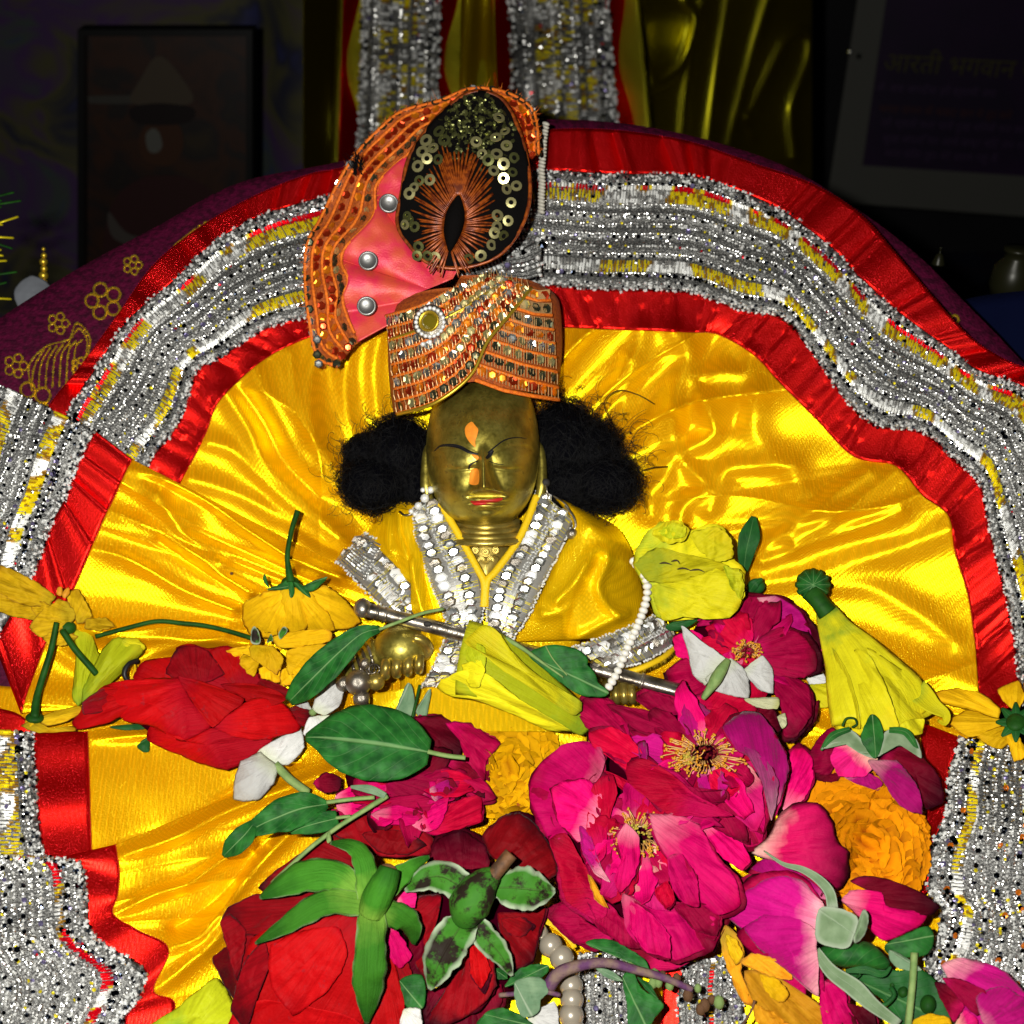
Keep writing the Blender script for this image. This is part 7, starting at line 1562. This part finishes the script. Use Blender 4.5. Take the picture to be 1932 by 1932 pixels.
P_(T, 'p_maroon', '850,530,128 960,498,134 1100,520,134 1300,605,126 1415,690,116 1350,745,118 1100,705,128 1000,605,130', CBR, dome=12, base=(840, 620)); P_(T, 'p_pink', '805,650,124 850,590,130 1050,600,136 1085,690,136 1335,730,118 1285,815,112 1080,908,104 985,835,108 900,745,116', CBR, dome=16, base=(820, 640))
T = thing('wilted_orange_flower', 'wilted orange yellow flower crumpled at the bottom beside the mauve rose', 'flower', 1440, 1880, 40)
for m_, s, w, d in (('p_wilt', '55,885 90,800 160,860 205,960 185,1100 265,1295 200,1285 130,1155 75,1000', 104, 14), ('p_wilt', '175,1035 260,978 380,1008 485,1090 505,1142 400,1135 260,1075', 124, 14), ('p_wilt', '195,1080 350,1100 500,1180 660,1290 800,1415 600,1440 380,1390 255,1305', 112, 18), ('p_yel', '300,1110 400,1130 480,1230 420,1290 330,1200', 134, 8), ('p_wilt', '250,1290 400,1350 520,1430 300,1440', 118, 8), ('p_yeld', '90,860 160,900 200,1000 150,1050 100,950', 118, 8)):
    P_(T, m_, s, CBR, w, dome=d, wr=8, ruf=6, curl=7, base=(90, 860))
TB(T, 'brownstem', '270,1270,130 240,1350,126 180,1440,116', 9, CBR, name='stem')
T = thing('leafy_sprig', 'dark leafy sprig with a pale stalk at the lower right corner', 'sprig', 1740, 1850, 20)
P_(T, 'leaf', '1075,925,108 1200,860,112 1340,812,106 1375,900,100 1330,985,100 1200,1005,104 1100,985,104', CBR, name='leaf', dome=6); P_(T, 'leafd', '820,1105,96 950,1062,104 1150,1085,108 1300,1082,104 1425,1205,96 1490,1430,90 1200,1440,90 1050,1260,94 900,1185,94', CBR, name='leaf', dome=8)
P_(T, 'leafp', '1100,960 1180,990 1300,1080 1180,1080 1110,1030', CBR, 112, name='leaf', dome=5)
TB(T, 'stemp', '1255,975,116 1245,1150,118 1230,1300,116 1215,1440,110', 24, CBR); 
for x, y, r in ((1185, 1215, 34), (1340, 1295, 52), (1120, 1170, 24)): core(T, 'seed_pod', *CBR(x, y), 116, r * CBR.k, r * CBR.k * 1.2, r * CBR.k, 'stem')
P_(T, 'p_yel', '1250,1390 1350,1350 1470,1375 1480,1440 1250,1440', CBR, 116, name='petal', dome=6, wr=5)
TB(T, 'stem', '940,1060,140 915,1110,142 880,1140,138', 5, CBR, name='tendril'); TB(T, 'leafd', '960,1270,118 1060,1300,126 1130,1240,124 1110,1190,120', 16, CBR, name='tendril')
T = thing('mauve_rose', 'magenta mauve rose in the lower right corner of the offering', 'rose', 1850, 1900, 30)
for m_, s, w, d, b in (('p_mauve', '1430,1062 1530,1003 1700,1028 1860,1130 1950,1240 1970,1460 1520,1460 1560,1300 1480,1165', 92, 34, (1440, 1070)), ('p_maroon', '1375,1150 1480,1180 1565,1305 1500,1410 1415,1255', 100, 12, (1560, 1280)), ('p_crim', '1425,1130 1540,1138 1680,1200 1725,1285 1640,1365 1540,1275 1480,1205', 122, 12, (1440, 1130)), ('p_mauve', '1640,1240 1800,1180 1940,1260 1960,1440 1700,1440', 122, 16, (1660, 1440)), ('p_pinkw', '1500,1440 1560,1330 1640,1380 1640,1450', 118, 6, (1500, 1440))):
    P_(T, m_, s, CBR, w, dome=d, base=b, wr=4, ruf=4, curl=4)

# big red rose upside down
T = thing('red_rose', 'big red rose upside down with bright green star calyx at the bottom', 'rose', 620, 1850, 20)
core(T, 'flower_base', 610, 1800, 70, 165, 150, 62, 'p_dred')
for m_, s, w, d, b in (('p_dred', '600,880 760,800 950,788 1110,822 1225,930 1200,1005 1050,1025 900,1015 760,930', 84, 18, (900, 1150)), ('p_dred', '830,900 950,870 1100,890 1180,960 1080,1010 930,1000', 96, 8, (900, 1150)), ('p_dred', '270,1190 330,1120 500,1000 640,900 720,920 810,1000 860,1110 700,1210 500,1215 350,1240', 92, 18, (850, 1200)),
                       ('p_dred', '20,1590,70 60,1530,86 170,1450,104 245,1450,116 205,1600,112 155,1760,96 130,1800,86', None, 12, (700, 1350)), ('p_dred', '55,1370,80 100,1300,96 250,1228,116 500,1188,132 650,1210,140 620,1330,146 400,1450,140 250,1445,124 150,1445,100', None, 16, (750, 1280)),
                       ('p_dred', '60,1380 110,1330 200,1420 190,1540 150,1700 90,1500', 118, 10, (300, 1400)), ('p_red', '225,1470,120 400,1385,144 560,1340,158 700,1328,166 815,1360,172 830,1560,166 850,1950,120 500,2050,100 140,2020,84 118,1860,88 150,1700,100 200,1560,112', None, 30.01, (830, 1330)),
                       ('p_dred', '120,1860,100 150,1700,116 215,1560,128 300,1480,140 330,1600,146 260,1800,132 200,1960,112', None, 10, (800, 1400)), ('p_red', '330,1500,152 520,1420,168 700,1400,178 760,1560,176 640,1760,158 460,1880,142 340,1740,146', None, 12, (800, 1340)), ('p_red', '120,1880,96 300,1800,126 560,1840,140 800,1900,134 840,2040,110 130,2060,84', None, 10, (700, 1500)),
                       ('p_pink', '955,1400 1020,1418 1105,1560 1035,1630 965,1540', 136, 12, (930, 1330)), ('p_red', '860,1600 960,1480 1025,1650 1065,1830 1060,2000 860,2000', 128, 18, (900, 1350)), ('p_dred', '1000,1620 1080,1590 1110,1700 1080,1760 1030,1720', 118, 8, (950, 1400)), ('p_pinkw', '1005,1245 1125,1185 1118,1295 1020,1290', 140, 6, (960, 1290))):
    P_(T, m_, s, C6, 0 if w is None else w, dome=d, base=b, wr=4, ruf=4, curl=4, nth=56, nr=11, crease=0.03 if d == 30.01 else 0.06)
for s, wd in (('870,1270,196 700,1130,200 500,1135,194 275,1245,166', '40 88 88 6'), ('860,1260,198 850,1080,206 790,970,202 660,945,186', '50 66 52 8'), ('880,1290,200 640,1270,202 440,1380,190 250,1494,164', '60 74 56 4'), ('885,1290,202 882,1480,210 870,1700,198 860,1930,164', '70 88 96 8'), ('900,1290,200 1030,1345,196 1095,1400,180 1115,1500,150', '50 80 66 6'), ('920,1260,196 1070,1100,192 1200,1020,170', '50 60 8')):
    S_(T, 'sepal', s, wd, C6, name='sepal', cup=-.15, ruf=.5, jag=.25, wr=4, nv=26, thick=1.2, twist=rng.uniform(-.5, .5))
TB(T, 'sepal', '880,1330,196 915,1240,212 965,1140,226 985,1080,228', 90, C6, name='hip', n=18, m=20, radii=[70, 84, 78, 56])
core(T, 'stalk_scar', *C6(978, 1090), 236, 17, 11, 8, 'brownstem', .3)
# dark withered rose
T = thing('dark_red_rose', 'withered dark red rose with blackened sepals beside the big red rose', 'rose', 910, 1830, 20)
core(T, 'flower_base', 905, 1760, 56, 110, 140, 48, 'p_maroon')
for m_, s, w, d, b in (('p_dred', '1488,905 1600,800 1700,783 1795,860 1875,1000 1895,1115 1800,1165 1650,1085 1530,1015', 96, 26, (1450, 1200)), ('p_maroon', '1190,1060 1250,920 1380,878 1505,960 1525,1075 1400,1090 1250,1090', 92, 18, (1400, 1250)), ('p_dred', '1570,1330 1700,1325 1835,1290 1795,1450 1762,1595 1660,1635 1595,1480', 104, 18, (1500, 1300)),
                       ('p_dred', '1105,1410 1130,1245 1265,1225 1245,1350 1205,1480 1185,1705 1125,1610', 108, 16, (1350, 1300)), ('p_dred', '1390,1430 1440,1398 1545,1560 1565,1720 1465,1855 1250,1950 1185,1910 1280,1755 1380,1605', 126, 20, (1420, 1350)), ('p_maroon', '1180,1770 1300,1730 1590,1715 1580,1855 1400,1960 1180,1960', 86, 14, (1400, 1500)), ('p_red', '1430,1480 1500,1540 1530,1640 1480,1740 1420,1640', 150, 8, (1430, 1400)), ('p_dred', '1590,1360 1700,1350 1760,1400 1700,1460 1620,1430', 120, 8, (1500, 1300))):
    P_(T, m_, s, C6, w, dome=d, base=b, wr=5, ruf=4, curl=5, under='p_maroon')
for s, wd in (('1410,1210,186 1270,1130,194 1150,1150,188 1065,1205,166', '70 96 66 10'), ('1390,1370,176 1310,1490,190 1245,1610,186 1200,1745,160', '80 116 92 6'), ('1440,1370,172 1520,1480,176 1590,1560,166 1650,1670,146', '50 74 54 5'), ('1560,1190,176 1680,1190,188 1800,1205,184 1885,1205,172', '56 122 112 8')): S_(T, 'sepald', s, wd, C6, name='sepal', cup=.12, ruf=.6, jag=.25, wr=4, nv=26, thick=1.2, twist=rng.uniform(-.4, .4))
TB(T, 'sepald', '1390,1380,170 1420,1280,190 1490,1170,200 1560,1110,204', 100, C6, name='hip', n=18, radii=[60, 118, 100, 44]); TB(T, 'brownstem', '1535,1140,206 1590,1070,212 1645,1005,214', 40, C6, name='stalk', n=12)

# sprig with two leaves
T = thing('leaf_sprig', 'hairy pale stalk with two green leaves lying above the big red rose', 'sprig', 560, 1560, 80)
TB(T, 'stemp', '970,690,136 850,765,142 700,860,138 560,965,134 420,1090,128 340,1162,112', 14, C6, m=40, radii=[15, 14, 13, 13, 12, 8])
S_(T, 'leaf', '645,735,128 500,760,140 340,820,138 240,870,128 190,900,118', '14 92 96 60 20', C6, name='leaf', fold=.2, ruf=.4, jag=.12, wr=5); S_(T, 'leaf', '250,830,126 195,900,134 140,955,128 78,1018,108', '16 62 58 8', C6, name='leaf', fold=.2, ruf=.2)
TB(T, 'stemp', '640,725,132 770,708,138 900,698,138', 12, C6, name='petiole', n=7); S_(T, 'leaf', '700,812,132 590,838,138 500,865,134 445,892,126', '44 58 46 6', C6, name='leaf', ruf=.2); TB(T, 'stemp', '690,810,136 770,800,140', 10, C6, name='petiole', n=7)
S_(T, 'leafp', '960,690,142 880,655,146 770,640,136', '16 24 6', C6, name='leaf'); P_(T, 'stemp', '640,910 655,880 665,930 645,945', C6, 142, name='bud', dome=4)

# pearls and mixed bits at the bottom
T = thing('pearl_string', 'string of big grey pearls between the dark red rose and pink rose', 'pearls', 1040, 1790, 40)
sm_p = sphere_mesh('pearl', M['pearl'], 20, 14)
for x, y, w, r in ((400, 395, 70, 82), (495, 475, 78, 86), (572, 562, 84, 88), (620, 660, 84, 84), (640, 760, 88, 84), (645, 860, 96, 84), (640, 975, 100, 90), (650, 1080, 100, 90)): p = CBC(x, y); inst('pearl', sm_p, p[0], p[1], w, r * CBC.k, T)
o = S_(None, 'yellowpipe', '430,285,60 530,335,70 620,420,74 665,495,66', '26 24 22 18', CBC, name='satin_ribbon'); tag(o, 'narrow shiny yellow ribbon loop next to the grey pearls', 'ribbon')
T = thing('basil_sprig', 'purple stalked basil sprig with seed heads at the bottom centre', 'sprig', 1120, 1860, 70)
TB(T, 'stempur', '480,770,124 560,670,134 720,615,138 900,600,138 1100,650,132 1300,705,126 1500,790,116', 30, CBC, m=50, radii=[52, 48, 38, 36, 32, 28, 22]); TB(T, 'stempur', '130,830,110 300,815,122 450,805,130 560,830,124', 18, CBC)
for m_, s, w in (('leaf', '170,770 250,660 380,610 480,620 445,695 300,728', 122), ('leafp', '240,745 330,700 445,718 480,800 425,865 405,955 300,985 245,885', 132), ('leaf', '740,460 880,428 1015,480 1165,580 1195,665 1100,625 960,555', 112), ('leaf', '1005,700 1080,668 1115,740 1165,800 1295,890 1255,965 1185,1050 1055,1050 1035,900', 126), ('leafd', '1110,700 1200,760 1260,860 1180,800', 118), ('leafp', '820,640 930,660 1010,730 900,710', 132), ('leaf', '20,965 150,920 300,985 360,1060 -10,1060', 110), ('leaf', '100,650 150,640 190,710 120,715', 108)):
    P_(T, m_, s, CBC, w, name='leaf', dome=7, ruf=4, curl=3)
P_(T, 'p_white', '340,965 520,875 550,960 545,1060 345,1060', CBC, 108, name='petal', dome=6)
seedm = sphere_mesh('seed', M['brownstem'], 8, 6); seedl = sphere_mesh('seed_pale', M['stemp'], 8, 6)
for x, y in ((1230, 690), (1260, 740), (1290, 690), (1220, 745), (1390, 710), (1470, 830), (1540, 780), (1590, 900), (1640, 860), (1690, 880), (1560, 930), (1010, 620), (1060, 640), (1340, 760)): p = CBC(x, y); inst('seed', seedm if rng.random() < .6 else seedl, p[0], p[1], 130, rng.uniform(26, 42) * CBC.k, T, sc=(1, 1.3, 1))
T = thing('lime_petal', 'lime green petal at the bottom edge left of the big red rose', 'petal', 370, 1900, 30)
P_(T, 'p_limeg', '1020,1990 1280,1800 1490,1625 1560,1600 1650,1760 1700,1990', CLL, 62, dome=20, base=(1300, 1990))
T = thing('leaf_scrap', 'small square green leaf scrap between the two bottom red roses', 'leaf', 775, 1870, 80)
P_(T, 'leaf', '1035,1695 1160,1668 1172,1830 1100,1855 1050,1800', C6, 128, name='blade', dome=5); 
o = P_(None, 'p_white', '1060,1848 1150,1850 1158,1990 1030,1990', C6, 132, name='white_petal', dome=6); tag(o, 'white petal at the bottom edge between the two red roses', 'petal')
o = P_(None, 'p_limew', '1270,1620 1420,1600 1500,1660 1400,1700', XF(1200, 1100, 900), 60, name='petal_fleck', dome=3) if False else None
# crumbs on the cloth
for x, y, lb in ((437, 1252 - 170, 'tiny dark crumb on the yellow satin at the upper left fold'), (435, 1843, 'tiny dark crumb on the lower left satin')):
    o = inst('crumb', sphere_mesh('crumb', M['brownstem'], 6, 5), x, y - 0, 48 if y < 1500 else 22, 3.2); tag(o, lb, 'crumb')
